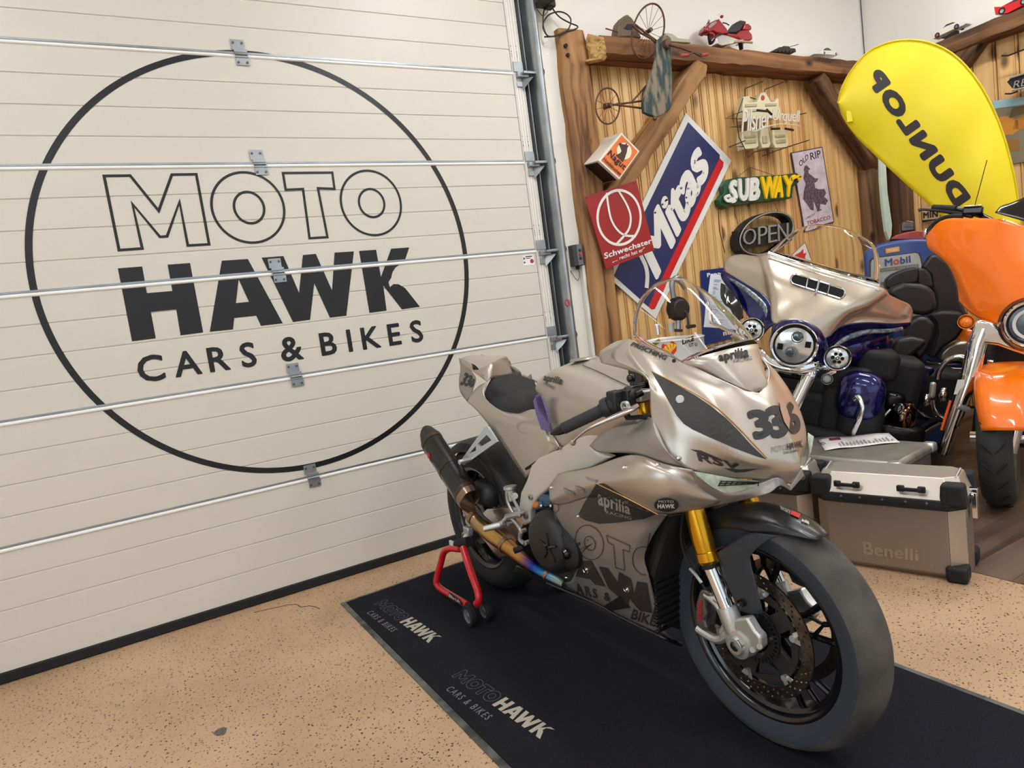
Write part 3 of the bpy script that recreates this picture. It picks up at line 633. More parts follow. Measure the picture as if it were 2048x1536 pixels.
# --- OLD RIP poster
y=3.352; P=PY(y,rE); c4=[P(798,1195),P(1032,1130),P(940,550),P(697,597)]
t=thing('tin_sign','tall grey-violet tin poster reading Old Rip Tobacco','sign',(c4[0]+c4[2])/2)
MB().prism(c4,(0,.004,0)).obj('plate',mat('poster_rim',(74,44,50),.5),t,smooth=False)
mp0=bil(*c4); l1=V((0,-.0012,0)); l2=V((0,-.002,0)); M_pi=mat('poster_ink',(52,34,44),.6)
poly2([(.03,.012),(.97,.012),(.97,.988),(.03,.988)],mat('poster_lilac',(186,174,186),.4,var=(14,(216,208,216),.2)),'sheet',t,mp=lambda u,w:mp0(u,w)+l1)
for s,q in (('OLD',((.2,.80),(.5,.885),(.5,.95),(.18,.87))),('RIP',((.56,.86),(.9,.87),(.9,.965),(.56,.95))),('TOBACCO',((.12,.055),(.88,.055),(.88,.105),(.12,.105))),('LONG CUT',((.1,.13),(.42,.16),(.42,.185),(.1,.155)))):
    text('lettering',s,bil(*[mp0(*p)+l2 for p in q]),mat('poster_red',(146,38,52),.6) if s=='TOBACCO' else M_pi,t,bold=.01)
fig=mat('poster_figure',(58,40,52),.7,var=(60,(120,98,114),.15))
poly2([(.30,.76),(.34,.80),(.40,.81),(.46,.78),(.5,.745),(.44,.74),(.43,.70),(.52,.66),(.60,.62),(.70,.61),(.66,.58),(.56,.56),(.56,.50),(.66,.47),(.84,.46),(.88,.40),(.80,.36),(.90,.30),(.80,.25),(.64,.28),(.60,.22),(.66,.20),(.50,.19),(.48,.26),(.44,.34),(.40,.22),(.30,.24),(.22,.32),(.12,.40),(.20,.50),(.28,.58),(.24,.66),(.30,.72)],fig,'figure',t,mp=lambda u,w:mp0(u,w)+l2)
# --- SUBWAY sign
y=3.30; P=PY(y,rE); bk=[(148,955),(190,905),(185,850),(215,800),(300,785),(470,775),(640,765),(740,750),(768,775),(758,825),(715,860),(705,945),(560,965),(400,985),(290,1000),(235,1000),(205,1025),(160,1000)]
cen=P(450,880); t=thing('shop_sign','green backed white and yellow letter sign reading Subway hanging on a cord','sign',cen)
MB().prism([P(*q) for q in bk],(0,.05,0)).obj('backing',mat('sign_green',(14,72,46),.35),t,ang=60,bevel=.003)
M_y=mat('letter_yellow',(240,196,20),.35); yy=y-.014; P=PY(yy,rE)
LT=[('S',(222,990),(292,978),(285,798),(232,812),1.1),('U',(305,972),(375,965),(380,790),(295,795),1),('B',(378,968),(462,960),(465,782),(388,788),1),('W',(478,955),(590,945),(600,772),(468,780),1),('A',(568,948),(640,940),(645,770),(590,775),1),('Y',(655,940),(705,935),(740,765),(640,770),1)]
for ch,a,b_,c,d,_ in LT: text('letter',ch,bil(P(*a),P(*b_),P(*c),P(*d)),M_sw if ch in 'SUB' else M_y,t,bold=.05,ext=(0,.014,0))
ribbon([P(*q) for q in ((700,800),(730,785),(768,780),(745,805))],.02,NB,M_y,'letter',t,t=.01)
ribbon([P(*q) for q in ((240,965),(205,968),(190,940),(225,925))],.02,NB,M_sw,'letter',t,t=.01)
MB().tube([P(300,785)+V((0,.03,0)),P(435,692)+V((0,.06,0)),P(600,765)+V((0,.03,0))],.0018,5).obj('cord',mat('cord_dark',(50,34,26),.8),t)
# --- OPEN sign
y=3.26; P=PY(y,rE); t=thing('neon_sign','black oval neon sign with grey tubes reading Open','sign',P(500,1220))
def ell(y,cx=508,cy=1218,a=232,b=152,rot=-28,k=1.,n=40,dx=0,dy=0):
    r=math.radians(rot); o=[]
    for i in range(n):
        t_=2*PI*i/n; x=a*k*cos(t_); z_=b*k*sin(t_); o.append(onY(*rE(cx+dx+x*cos(r)-z_*sin(r),cy+dy+x*sin(r)+z_*cos(r)),y))
    return o
M_nb=mat('neon_housing',(26,26,28),.5); M_ng=mat('neon_tube',(150,148,142),.35)
o1=ell(y); o2=[q+V((0,.075,0)) for q in o1]; i1=ell(y,k=.88); i2=[q+V((0,.075,0)) for q in i1]; n=40; b=MB()
b.add(o1+o2+i1+i2,[(i,(i+1)%n,n+(i+1)%n,n+i) for i in range(n)]+[(2*n+i,3*n+i,3*n+(i+1)%n,2*n+(i+1)%n) for i in range(n)]+[(i,2*n+i,2*n+(i+1)%n,(i+1)%n) for i in range(n)]+[(n+i,n+(i+1)%n,3*n+(i+1)%n,3*n+i) for i in range(n)])
b.obj('housing',M_nb,t)
MB().tube([q+V((0,-.004,0)) for q in ell(y,k=.945)],.0055,8,closed=True).obj('neon_ring',M_ng,t)
MB().prism([P(*q) for q in ((285,1195),(690,1130),(700,1270),(300,1345))],(0,.05,0)).obj('letter_tray',M_nb,t,smooth=False)
for ch,a,b_,c,d in (('O',(335,1310),(435,1290),(430,1170),(335,1190)),('P',(452,1300),(515,1290),(520,1155),(450,1165)),('E',(530,1290),(595,1275),(590,1148),(528,1155)),('N',(605,1275),(680,1260),(680,1135),(600,1145))):
    text('letter',ch,bil(*[PY(y-.016,rE)(*q) for q in (a,b_,c,d)]),M_ng,t,bold=-.012,ext=(0,.008,0))
for x0,x1,y0,y1 in ((305,315,985,1135),(622,632,970,1050)): MB().tube([P(x0,y0)+V((0,.05,0)),P(x0+8,(y0+y1)/2)+V((0,.05,0)),P(x1,y1)+V((0,.03,0))],.002,5).obj('chain',mat('chain_dark',(54,40,30),.6,.5),t)
MB().tube([P(190,1010)+V((0,.06,0)),P(200,1180)+V((0,.06,0)),P(225,1360)+V((0,.04,0))],.0028,5).obj('chain',MC['chain_dark'],t)
# --- brewery neon (gate with three towers)
y=3.22; P=PY(y,rE); t=thing('neon_sign','cream moulded gate-shaped neon sign with script reading Pilsner Urquell','sign',P(500,360))
M_cr=mat('acrylic_cream',(214,206,170),.35,coat=.3); M_cre=mat('acrylic_edge',(178,170,136),.4)
def slab(name,pts,d,yo,m,bev=.004): return MB().prism([PY(y+yo,rE)(*q) for q in pts],(0,d,0)).obj(name,m,t,bevel=bev,ang=50)
slab('gate_top',[(335,165),(385,160),(395,205),(440,205),(470,140),(495,125),(515,150),(545,205),(580,205),(585,180),(605,180),(605,240),(620,260),(620,330),(335,345),(325,270)],.05,.01,M_cr)
slab('gate_leg',[(328,430),(440,420),(452,545),(432,562),(330,572),(320,500)],.05,.01,M_cr)
slab('gate_leg',[(470,400),(520,398),(545,530),(530,558),(480,562),(462,500)],.05,.01,M_cr)
slab('gate_leg',[(560,420),(665,415),(682,530),(668,555),(580,562),(560,520)],.05,.01,M_cr)
for q in ([(350,222),(440,218),(440,240),(350,244)],[(505,218),(590,214),(590,234),(505,238)],[(360,262),(480,256),(480,276),(360,282)],[(345,468),(428,460),(430,478),(348,486)],[(352,500),(432,494),(434,520),(354,526)],[(582,462),(655,455),(657,473),(584,480)],[(588,500),(660,492),(662,518),(590,524)],[(482,470),(515,466),(520,520),(486,524)]):
    slab('moulding',q,.008,.004,M_cre,.002)
poly2([(a.x,a.z) for a in ell(y,490,172,14,20,0,n=16)],mat('seal_red',(178,60,40),.4),'seal',t,mp=mpXZ(y-.0005+.008))
P2=PY(y-.06,rE)
M_nw=mat('neon_white',(214,208,194),.3)
text('letter','Pilsner',bil(P2(322,440),P2(548,400),P2(545,262),P2(325,262)),M_nw,t,bold=0,shear=.15,space=.9,ext=(0,.007,0))
text('letter','Urquell',bil(P2(558,372),P2(768,392),P2(770,272),P2(560,262)),M_nw,t,bold=0,shear=.15,space=.9,ext=(0,.007,0))
MB().tube([P2(*q) for q in ((375,425),(430,430),(500,402),(600,378),(700,382),(768,390))],.0035,6,k=5).obj('neon_swash',M_nw,t)
M_rod=mat('rod_black',(30,20,18),.5)
for pts in (((345,165),(345,105),(485,48)),((495,130),(500,110),(640,55)),((325,280),(195,332),(335,338)),((330,385),(230,402),(330,402)),((345,505),(220,555),(330,550)),((365,630),(420,590),(560,560)),((480,622),(560,590),(700,545)),((680,550),(838,500)),((720,312),(815,292)),((385,172),(428,186)),((330,180),(280,330),(300,480),(345,570))):
    MB().tube([PY(y-.01,rE)(*q) for q in pts],.0035,6).obj('rod',M_rod,t)
for a,b_ in (((448,268),(530,275)),((562,410),(620,408)),((665,408),(725,420)),((520,262),(560,300))): MB().tube([P2(*a)+V((0,.01,0)),P2(*b_)+V((0,.01,0))],.008,8).obj('electrode',M_rod,t)
# --- maple / pegasus diamond
y=3.352; P=PY(y,rI); D4=[P(1195,250),P(1430,35),P(1540,330),P(1420,520),P(1250,420)]
t=thing('tin_sign','small white diamond sign with red winged figure behind the windshield','sign',D4[2])
MB().prism(D4,(0,.004,0)).obj('plate',M_sw,t,smooth=False)
ribbon([q+V((0,-.001,0)) for q in D4],.004,NB,M_ink,'rim',t,k=0,closed=True)
poly2([xz(P(*q)) for q in ((1250,260),(1300,200),(1360,170),(1405,120),(1412,190),(1450,170),(1430,240),(1480,300),(1400,330),(1330,290))],mat('emblem_red',(206,44,44),.5),'emblem',t,mp=mpXZ(y-.0015))
# --- blue sign with sheet of paper (left of the bagger)
P=PY(3.352); P4=[P(1408,690),P(1480,672),P(1475,532),P(1401,541)]
t=thing('enamel_sign','blue enamel sign with white lettering half hidden by a paper sheet','sign',P4[0])
MB().prism(P4,(0,.004,0)).obj('plate',mat('enamel_blue',(24,46,110),.25,coat=.3),t,smooth=False)
Q=PY(3.3505,rI)
text('lettering','Peppe',bil(Q(98,525),Q(330,490),Q(325,420),Q(92,452)),M_sw,t,bold=.04)
text('lettering','nut',bil(Q(330,1300),Q(490,1262),Q(488,1205),Q(325,1240)),M_sw,t,bold=.04)
# sheet stands in front, clipped to the bike handlebar
Sp=PY(2.72,rI); s4=[Sp(95,780),Sp(300,1330),Sp(545,1200),Sp(400,470),Sp(145,470)]
s4=[Sp(60,1180),Sp(545,1210),Sp(470,900),Sp(330,480),Sp(145,465),Sp(105,780)]
pp=thing('price_sheet','printed white price sheet hanging left of the silver and blue motorcycle','paper',s4[0])
MB().prism(s4,(0,.001,0)).obj('sheet',mat('paper_bluish',(222,230,240),.6),pp,smooth=False)
for i,yy_ in enumerate((540,560,600,640,660,690,715,740,770,830,860,890,905,950,970,1060,1100)):
    x0=195-i*4; ln=(95,80,60,45,70,30,40,25,60,150,120,140,160,230,100,210,190)[i]
    q=[PY(2.7185,rI)(*p) for p in ((x0,yy_),(x0+ln,yy_+8),(x0+ln,yy_+14),(x0,yy_+6))]; mk('print',q,[(0,1,2,3)],mat('print_grey',(110,114,124),.7),pp,smooth=False)
MB().tube([Sp(240,468)+V((0,0,.0)),Sp(250,430)+V((0,0.01,.01)),Sp(300,420)+V((0,.02,.01))],.002,6).obj('clip',M_blk,pp)
# --- right wall: neon + car poster + small black lettered sign
X_=XR-.05
def PX(x,r=None): return (lambda a,b:onX(*(r(a,b) if r else (a,b)),x))
P=PX(5.36,rK); t=thing('neon_sign','dark arrow-shaped neon sign on the right wall cut by the frame','sign',P(980,860))
MB().prism([P(*q) for q in ((850,840),(905,905),(1300,810),(1300,650),(900,790))],(.05,0,0)).obj('housing',M_nb,t,smooth=False)
for pts in (((880,800),(1300,668)),((900,930),(1300,835))): MB().tube([PX(5.35,rK)(*q) for q in pts],.007,8).obj('neon_tube',M_ng,t)
text('letter','REC',bil(*[PX(5.345,rK)(*q) for q in ((912,905),(1150,850),(1150,770),(912,835))]),M_ng,t,bold=-.01,shear=.2,ext=(.006,0,0))
for pts in (((795,570),(860,570),(1030,505)),((830,960),(890,960),(960,935))): MB().tube([PX(5.38,rK)(*q) for q in pts],.005,6).obj('rod',M_rod,t)
P=PX(5.47); c4=[P(2015,330),P(2140,305),P(2110,185),P(1985,202)]
t=thing('wall_poster','vintage poster with orange cars under a pale blue band on right wall','poster',c4[0])
MB().prism(c4,(.004,0,0)).obj('sheet',mat('poster_grey',(126,118,96),.5),t,smooth=False)
pb=bil(*c4)
for q,cc,nm in (([(0,.88),(1,.88),(1,1),(0,1)],(150,190,196),'sky_band'),([(.02,.46),(.2,.44),(.32,.50),(.34,.66),(.16,.74),(.02,.74)],(196,132,48),'printed_car'),([(.22,.52),(.7,.48),(.74,.70),(.5,.74),(.3,.66)],(180,116,40),'printed_car'),([(.0,.22),(.25,.18),(.28,.34),(.02,.42)],(150,104,50),'printed_car'),([(.2,.70),(.5,.74),(.9,.74),(.9,.86),(.3,.86)],(92,84,52),'printed_crowd')):
    poly2(q,mat(nm+str(cc[0]),cc,.5),nm,t,mp=lambda u,w:pb(u,w)+V((-.001,0,0)))
P=PX(5.46,rG); t=thing('small_sign','small black and white lettered plate beside the flag','sign',P(960,290))
MB().prism([P(*q) for q in ((920,185),(920,370),(1100,340),(1100,170))],(.004,0,0)).obj('plate',mat('plate_beige',(200,170,130),.6),t,smooth=False)
text('lettering','MIN',bil(*[PX(5.458,rG)(*q) for q in ((928,318),(1090,300),(1090,225),(925,250))]),M_ink,t,bold=.04)
MB().prism([PX(5.458,rG)(*q) for q in ((920,335),(1100,320),(1100,330),(920,362))],(-.002,0,0)).obj('bar',M_ink,t,smooth=False)
# ================= SILVER RACE MOTORCYCLE =================
th=math.radians(-87.5); bo=V((1.302,1.167,0)); bf=V((cos(th),sin(th),0)); bl=V((-sin(th),cos(th),0))
K=Fr(bo,bf,bl,(0,0,1))
rm=thing('race_motorcycle','satin silver race motorcycle number 336 on the black mat','motorcycle',bo-bf*.7)
LS=1.0
def P_(q): return K.at(q[0],q[1],1,q[2]*LS)
def G(rows,k=5,ku=None): 
    return MB().grid([[P_(q) if not isinstance(q,V) else q for q in r] for r in rows],k,ku)
M_sat=mat('satin_silver',(194,184,172),.33,.72,coat=.1)
M_sat2=mat('satin_dark',(158,150,144),.38,.55,coat=.1)
M_dk=mat('matt_black_trim',(34,32,32),.55)
M_bk=mat('gloss_black',(14,14,16),.2,coat=.3)
M_plas=mat('black_plastic',(26,27,30),.5)
M_alu=mat('cast_aluminium',(200,200,196),.38,.75,bump=(200,.15))
M_alum=mat('spar_aluminium',(210,204,194),.42,.3,bump=(300,.15))
M_chr=mat('chrome',(232,232,232),.06,1.)
M_gold=mat('fork_gold',(222,164,38),.24,.9)
M_goldl=mat('pinstripe_gold',(206,158,84),.4,.3)
M_tyre=mat('slick_tyre',(52,51,50),.85,bump=(160,.7),var=(9,(92,88,80),.22))
M_tyres=mat('tyre_sidewall',(48,53,62),.7,bump=(80,.2))
M_dec=mat('decal_charcoal',(48,44,44),.5)
M_glass=mat('clear_screen',(255,255,255),.0,trans=1,ior=1.2)
rows=[
[(1259,678,-.150),(1310,700,-.15),(1356,719,-.135),(1435,756,-.095),(1479,775.5,-.053),(1518,785,0)],
[(1238,689,-.162),(1292,709,-.166),(1338,732,-.158),(1415,768,-.118),(1475,795,-.072),(1540,812,0)],
[(1225,718,-.178),(1303,742,-.185),(1356,771,-.172),(1420,805,-.142),(1475,850,-.104),(1570,862,0)],
[(1292,752,-.203),(1325,800,-.210),(1357,836,-.206),(1430,880,-.165),(1500,915,-.108),(1590,905,0)],
[(1303,835,-.230),(1335,872,-.226),(1375,905,-.208),(1440,925,-.152),(1510,940,-.088),(1600,935,0)],
[(1330,905,-.240),(1350,925,-.230),(1383,939,-.208),(1450,955,-.140),(1526,958,-.066),(1582,968,0)]]
u2=G([r[1:] for r in rows],7); u1=G(rows,7); u1.add([K.mir(q) for q in u2.v],[tuple(reversed(q)) for q in u2.f]); uf=u1.obj('upper_fairing',M_sat,rm,thick=.002,weld=.0008,ang=60)
wg=G([[(1200,703,-.12),(1231,684,-.135),(1259,678,-.15)],[(1199,714,-.125),(1232,700,-.16),(1262,706,-.172)],[(1203,726,-.13),(1245,737,-.17),(1294,751,-.2)]],6).obj('fairing_wing',M_sat,rm,thick=.002,ang=60)
# rim leg between bar cut-out and triangle
sh=G([[(1208,863,-.2),(1240,853,-.21),(1275,847,-.215),(1303,836,-.228),(1332,900,-.240)],[(1190,880,-.215),(1228,874,-.235),(1270,868,-.245),(1315,885,-.25),(1345,915,-.245)],[(1179,892,-.225),(1200,905,-.24),(1260,907,-.255),(1326,927,-.246),(1383,939,-.210)]],6).mir2(K).obj('fairing_shoulder',M_sat2,rm,thick=.002,ang=60)
rows=[[(1098,976,-.215),(1120,948,-.225),(1180,936,-.245),(1262,910,-.262),(1330,928,-.248),(1385,940,-.212)],
[(1099,990,-.222),(1124,966,-.240),(1188,950,-.268),(1268,932,-.285),(1340,952,-.258),(1425,985,-.155)],
[(1100,1000,-.226),(1126,988,-.247),(1192,968,-.282),(1262,965,-.298),(1338,992,-.258),(1440,1004,-.14)],
[(1106,1008,-.222),(1131,1008,-.236),(1196,990,-.266),(1258,1010,-.27),(1322,1028,-.245),(1400,1018,-.165)]]
sf=G(rows,7).mir2(K).obj('side_fairing',M_sat,rm,thick=.002,ang=60)
rows=[[(1107,1006,-.22),(1135,1003,-.236),(1196,990,-.262),(1255,1010,-.262),(1300,1024,-.25),(1334,1030,-.225)],
[(1110,1034,-.214),(1150,1035,-.232),(1200,1040,-.245),(1250,1043,-.242),(1290,1040,-.232),(1328,1038,-.215)],
[(1128,1061,-.208),(1170,1075,-.228),(1215,1080,-.234),(1252,1080,-.23),(1280,1078,-.222),(1303,1076,-.205)],
[(1163,1108,-.200),(1190,1115,-.218),(1220,1118,-.22),(1250,1118,-.216),(1272,1117,-.208),(1289,1115,-.196)],
[(1150,1146,-.178),(1190,1155,-.196),(1225,1160,-.198),(1255,1160,-.194),(1280,1160,-.19),(1299,1155,-.18)],
[(1140,1163,-.150),(1187,1188,-.168),(1226,1203,-.17),(1260,1207,-.168),(1290,1212,-.164),(1312,1206,-.155)],
[(1119,1165,-.118),(1190,1202,-.134),(1236,1228,-.134),(1276,1248,-.13),(1310,1262,-.126),(1330,1262,-.118)],
[(1122,1174,-.05),(1198,1216,-.05),(1252,1243,-.05),(1292,1264,-.05),(1330,1280,-.05),(1358,1287,-.05)]]
lf_=G(rows,6).mir2(K).obj('lower_fairing',M_sat2,rm,thick=.002,ang=60)
be=G([[(1027,1145,-.11),(1060,1155,-.12),(1095,1164,-.12),(1122,1168,-.118)],[(1033,1130,-.13),(1062,1143,-.14),(1090,1154,-.14),(1112,1160,-.135)],[(1040,1137,-.04),(1064,1150,-.04),(1092,1164,-.04),(1125,1176,-.04)]],5).mir2(K).obj('belly_pan_tail',mat('belly_alu',(120,114,96),.3,.9),rm,thick=.002,ang=60)
keel=MB().tube([P_(q) for q in ((1095,1166,-.128),(1190,1206,-.14),(1236,1231,-.14),(1276,1251,-.136),(1330,1276,-.122),(1362,1289,-.06))],.006,8,k=5).mir2(K).obj('keel_edge',M_bk,rm)
br=G([[(1384,941,-.210),(1425,966,-.165),(1462,979,-.125),(1517,967,-.075),(1556,955,-.045),(1578,972,0)],[(1395,985,-.19),(1430,988,-.155),(1466,992,-.125),(1525,978,-.072),(1558,962,-.045),(1580,976,0)],[(1399,1018,-.165),(1436,1010,-.14),(1466,1004,-.11),(1534,988,-.07),(1560,971,-.045),(1581,981,0)]],6).mir2(K).obj('brow_panel',M_sat2,rm,thick=.002,ang=60)
lt=G([[(1387,942,-.222),(1425,949,-.185),(1470,957,-.145),(1518,962,-.09)],[(1396,953,-.225),(1430,977,-.186),(1462,986,-.142),(1516,971,-.086)]],5).mir2(K).obj('headlight_mesh_panel',mat('mesh_pale',(196,204,186),.3,coat=.3,var=(30,(150,164,140),.1)),rm)
bv=dg_bvh([lt]); M_ink=MC['ink_black']
b=MB()
for i in range(8):
    u=i/7; g=proj(bv,((1436,972),(1518,967),(1517,963),(1440,961)))
    b.tube([g(u,0),g(min(1,u+.05),1)],.0013,5)
for w in (.1,.5,.9): b.tube([g(u/9,w) for u in range(10)],.0013,5)
b.obj('mesh_wires',M_blk,rm,kind='stuff')
# black decal areas
allb=dg_bvh([uf,wg,sh,sf,lf_,br,be])
def patch(pts,m,name='decal_field',lift=.0026,div=(14,14)):
    x0=min(p[0] for p in pts);x1=max(p[0] for p in pts);y0=min(p[1] for p in pts);y1=max(p[1] for p in pts)
    g=proj(allb,((x0,y1),(x1,y1),(x1,y0),(x0,y0)),lift)
    return poly2([((p[0]-x0)/(x1-x0),(y1-p[1])/(y1-y0)) for p in pts],m,name,rm,mp=g,div=div)
patch([(1303,742),(1330,757),(1358,773),(1390,791),(1422,813),(1452,838),(1478,864),(1503,892),(1532,919),(1508,911),(1470,897),(1420,875),(1385,859),(1368,848),(1354,832),(1338,804),(1320,772)],M_dec)
def line(pts,w,m,name='pinstripe',lift=.003,bv=None):
    q=[]
    for p in spl([V((a,b_,0)) for a,b_ in pts],6):
        g=proj(bv or allb,((p.x,p.y),)*4,lift); q.append(g(0,0))
    return MB().tube(q,w,6).obj(name,m,rm)
line([(1308,745),(1358,771),(1420,806),(1470,850),(1533,916)],.0014,M_goldl)
patch([(1193,968),(1208,966),(1250,992),(1312,1027),(1290,1036),(1240,1044),(1200,1047),(1172,1040),(1157,1031),(1168,1008)],M_dec)
line([(1196,967),(1255,995),(1316,1027)],.0014,M_goldl)
M_dl=mat('decal_lilac',(150,138,132),.5)
def dtext(s,q,m=M_dec,bold=.0,shear=0,space=1,div=(8,3),bv=None,lift=.0034,name='lettering'):
    return text(name,s,proj(bv or allb,q,lift),m,rm,bold=bold,shear=shear,space=space,div=div)
dtext('PRISCHING',((1262,692),(1332,722),(1336,713),(1266,684)),shear=.25,bold=.03)
dtext('RSV',((1398,922),(1490,942),(1478,926),(1382,902)),bold=.04,shear=.3)
patch([(1380,898),(1402,901),(1440,917),(1432,918),(1400,907)],M_dec,'lettering',div=(4,2))
patch([(1448,936),(1480,938),(1519,936),(1490,943),(1470,944)],M_dec,'lettering',div=(4,2))
for ch,q in (('3',((1497+12,884),(1551,868),(1530,817),(1493-3,822))),('3',((1544,880),(1580,872),(1562,806),(1526,818))),('6',((1578,874),(1603,862),(1588,803),(1560,808)))):
    dtext(ch,q,bold=.055,div=(4,6))
dtext('MOTO',((1543,906),(1572,901),(1571,889),(1542,894)),M_dl,div=(6,3)); dtext('HAWK',((1573,901),(1603,895),(1602,881),(1572,888)),bold=.03,div=(6,3)); dtext('CARS & BIKES',((1566,909),(1597,903),(1596,898),(1565,904)),div=(6,2))
dtext('aprilia',((1199,1019),(1262,1034),(1262,1008),(1196,975)),M_dl,bold=.03); dtext('RACING',((1214,1026),(1264,1038),(1264,1032),(1212,1019)),M_dl,bold=.0)
# round badge
patch([(1333+24*cos(a),1008+13.5*sin(a)) for a in [2*PI*i/24 for i in range(24)]],M_dec,'badge',lift=.0034,div=(5,4))
dtext('HAWK',((1316,1014),(1349,1014),(1349,1005),(1316,1005)),mat('decal_white',(214,210,204),.5),bold=.05,lift=.0046); dtext('MOTO',((1318,1003),(1347,1003),(1347,998),(1318,998)),MC['decal_white'],lift=.0046)
# big MOTO HAWK on the lower fairing
def outl(P,w=1.1):
    return [P,offs(P,w)]
def polyd(loop,holes,m,name='lettering',div=(8,8)):
    xs=[p[0] for p in loop]; ys=[p[1] for p in loop]; x0,x1,y0,y1=min(xs),max(xs),min(ys),max(ys)
    g=proj(lowb,((x0,y1),(x1,y1),(x1,y0),(x0,y0)),.0032); n=lambda L_:[((p[0]-x0)/(x1-x0),(y1-p[1])/(y1-y0)) for p in L_]
    return poly2(n(loop),m,name,rm,holes=[n(h) for h in holes],mp=g,div=div)
lowb=dg_bvh([lf_,be,sf])
ring=lambda cx,cy,rx,ry,rot,n=28:[(cx+rx*cos(a)*cos(rot)-ry*sin(a)*sin(rot),cy+rx*cos(a)*sin(rot)+ry*sin(a)*cos(rot)) for a in [2*PI*i/n for i in range(n)]]
for cx,cy,rx,ry in ((1180,1084,28,36),(1181,1086,11,15)):
    polyd(ring(cx,cy,rx,ry,-.35),[ring(cx,cy,rx-1.3,ry-1.3,-.35)],M_dec)
T_=[r3(*p) for p in ((1315,765),(1475,835),(1470,880),(1428,865),(1440,1003),(1375,985),(1362,835),(1325,815))]; polyd(T_,[offs(T_,1.2)],M_dec)
T_=[r3(*p) for p in ((955,552),(998,562),(998,600),(975,625),(1000,690),(1105,830),(1085,835),(1060,800),(985,655),(960,600))]; polyd(T_,[offs(T_,1.0)],M_dec)
line([(1296,1094),(1285,1092),(1272,1098),(1266,1115),(1270,1134),(1283,1147),(1292,1148)],.0012,M_dec,'lettering',bv=lowb)
polyd([r3(*p) for p in ((1150,940),(1215,935),(1310,1110),(1240,1095),(1210,1060),(1150,1050),(1110,1040))],[],M_dec)
polyd([r3(*p) for p in ((1265,975),(1325,985),(1390,1080),(1400,1010),(1480,1060),(1500,1160),(1520,1075),(1585,1085),(1620,1285),(1540,1270),(1470,1190),(1460,1230),(1400,1180),(1330,1120))],[],M_dec)
dtext('ARS &',((1155,1186),(1222,1202),(1222,1186),(1150,1164)),space=1.3,bold=.02,bv=lowb); dtext('BIKES',((1262,1236),(1322,1256),(1326,1238),(1268,1216)),bold=.02,bv=lowb)
# cut-out with dark gap and quarter-turn pins
polyd([r3(*p) for p in ((1300,1235),(1370,1195),(1410,1165),(1455,1225),(1478,1250),(1330,1272))],[],M_blk,'air_opening')
for q in ((1177,1138),(1258,1178),(1160,1032),(1106,975),(1360,916),(1252,935),(1318,930)):
    g=proj(allb,((q[0],q[1]),)*4,.001); a=g(0,0); d=(CAMH-a).normalized()
    MB().cyl(a-bl*.0,a-bl*.006,.0055,12).ball(a-bl*.006,(.005,.003,.005),10,6).obj('fastener',M_chr,rm)
for q in ((1173,1140),(1254,1177)):
    g=proj(allb,((q[0],q[1]),)*4,.004); a=g(0,0); MB().tube([a+K.a[0]*(.012*cos(t_))+V((0,0,.009*sin(t_))) for t_ in [2*PI*i/14 for i in range(14)]],.0012,5,closed=True).obj('pin_ring',M_chr,rm)
g=proj(allb,((1360,799),)*4,.001); a=g(0,0)
n_=(CAMH-a).normalized(); MB().cyl(a-n_*.002,a+n_*.005,.0105,18).obj('mirror_block_plug',M_alu,rm,bevel=.0015)
g=proj(allb,((1348,722),)*4,.001); a=g(0,0); MB().cyl(a,a+n_*.003,.005,12).obj('screen_bolt',M_bk,rm)
# vents in the side fairing
for (a,b_,c,d) in (((1128,975),(1150,985),(1152,990),(1132,986)),((1173,953),(1195,960),(1196,965),(1176,960)),((1152,970),(1170,978),(1170,984),(1154,978))):
    patch([a,b_,c,d],M_sat2,'vent_slat',.004,(2,2))
# windscreen with painted front
Q=lambda x,y,z:K.p(x,y,z)
def scr_row(bx,by_,bz,cx,cz):
    o=[]
    for s in (-1,-.95,-.75,-.42,0,.42,.75,.95,1):
        a=abs(s); e=math.sqrt(max(0,1-a*a)) if a<1 else 0
        e=e**.8; o.append(Q(bx+(cx-bx)*e,by_*s*1.0*(1 if a in(0,1) else .99),bz+(cz-bz)*e))
    return o
tr=[scr_row(.031,.012,.931,.033,.933),scr_row(.018,.055,.953,.012,.985),scr_row(-.004,.095,.983,-.022,1.05),scr_row(-.045,.120,1.01,-.066,1.105),scr_row(-.09,.136,1.037,-.112,1.155),scr_row(-.157,.149,1.064,-.165,1.203),scr_row(-.235,.15,1.10,-.222,1.243)]
cut=scr_row(-.085,.133,1.025,-.018,1.045); paint=MB().grid(tr[:2]+[cut],4).obj('screen_painted_base',M_sat,rm,thick=.002,ang=60)
ws=MB().grid([cut,scr_row(-.12,.142,1.05,-.08,1.12)]+tr[5:],5).obj('windscreen',M_glass,rm,thick=.002,ang=60)
mat('screen_edge',(214,214,206),.1,trans=.7)
pb_=dg_bvh([paint])
dtext('aprilia',((1440,728),(1497,722),(1494,693),(1433,707)),bold=.04,bv=pb_); dtext('RACING',((1466,727),(1502,721),(1501,714),(1465,720)),bv=pb_)
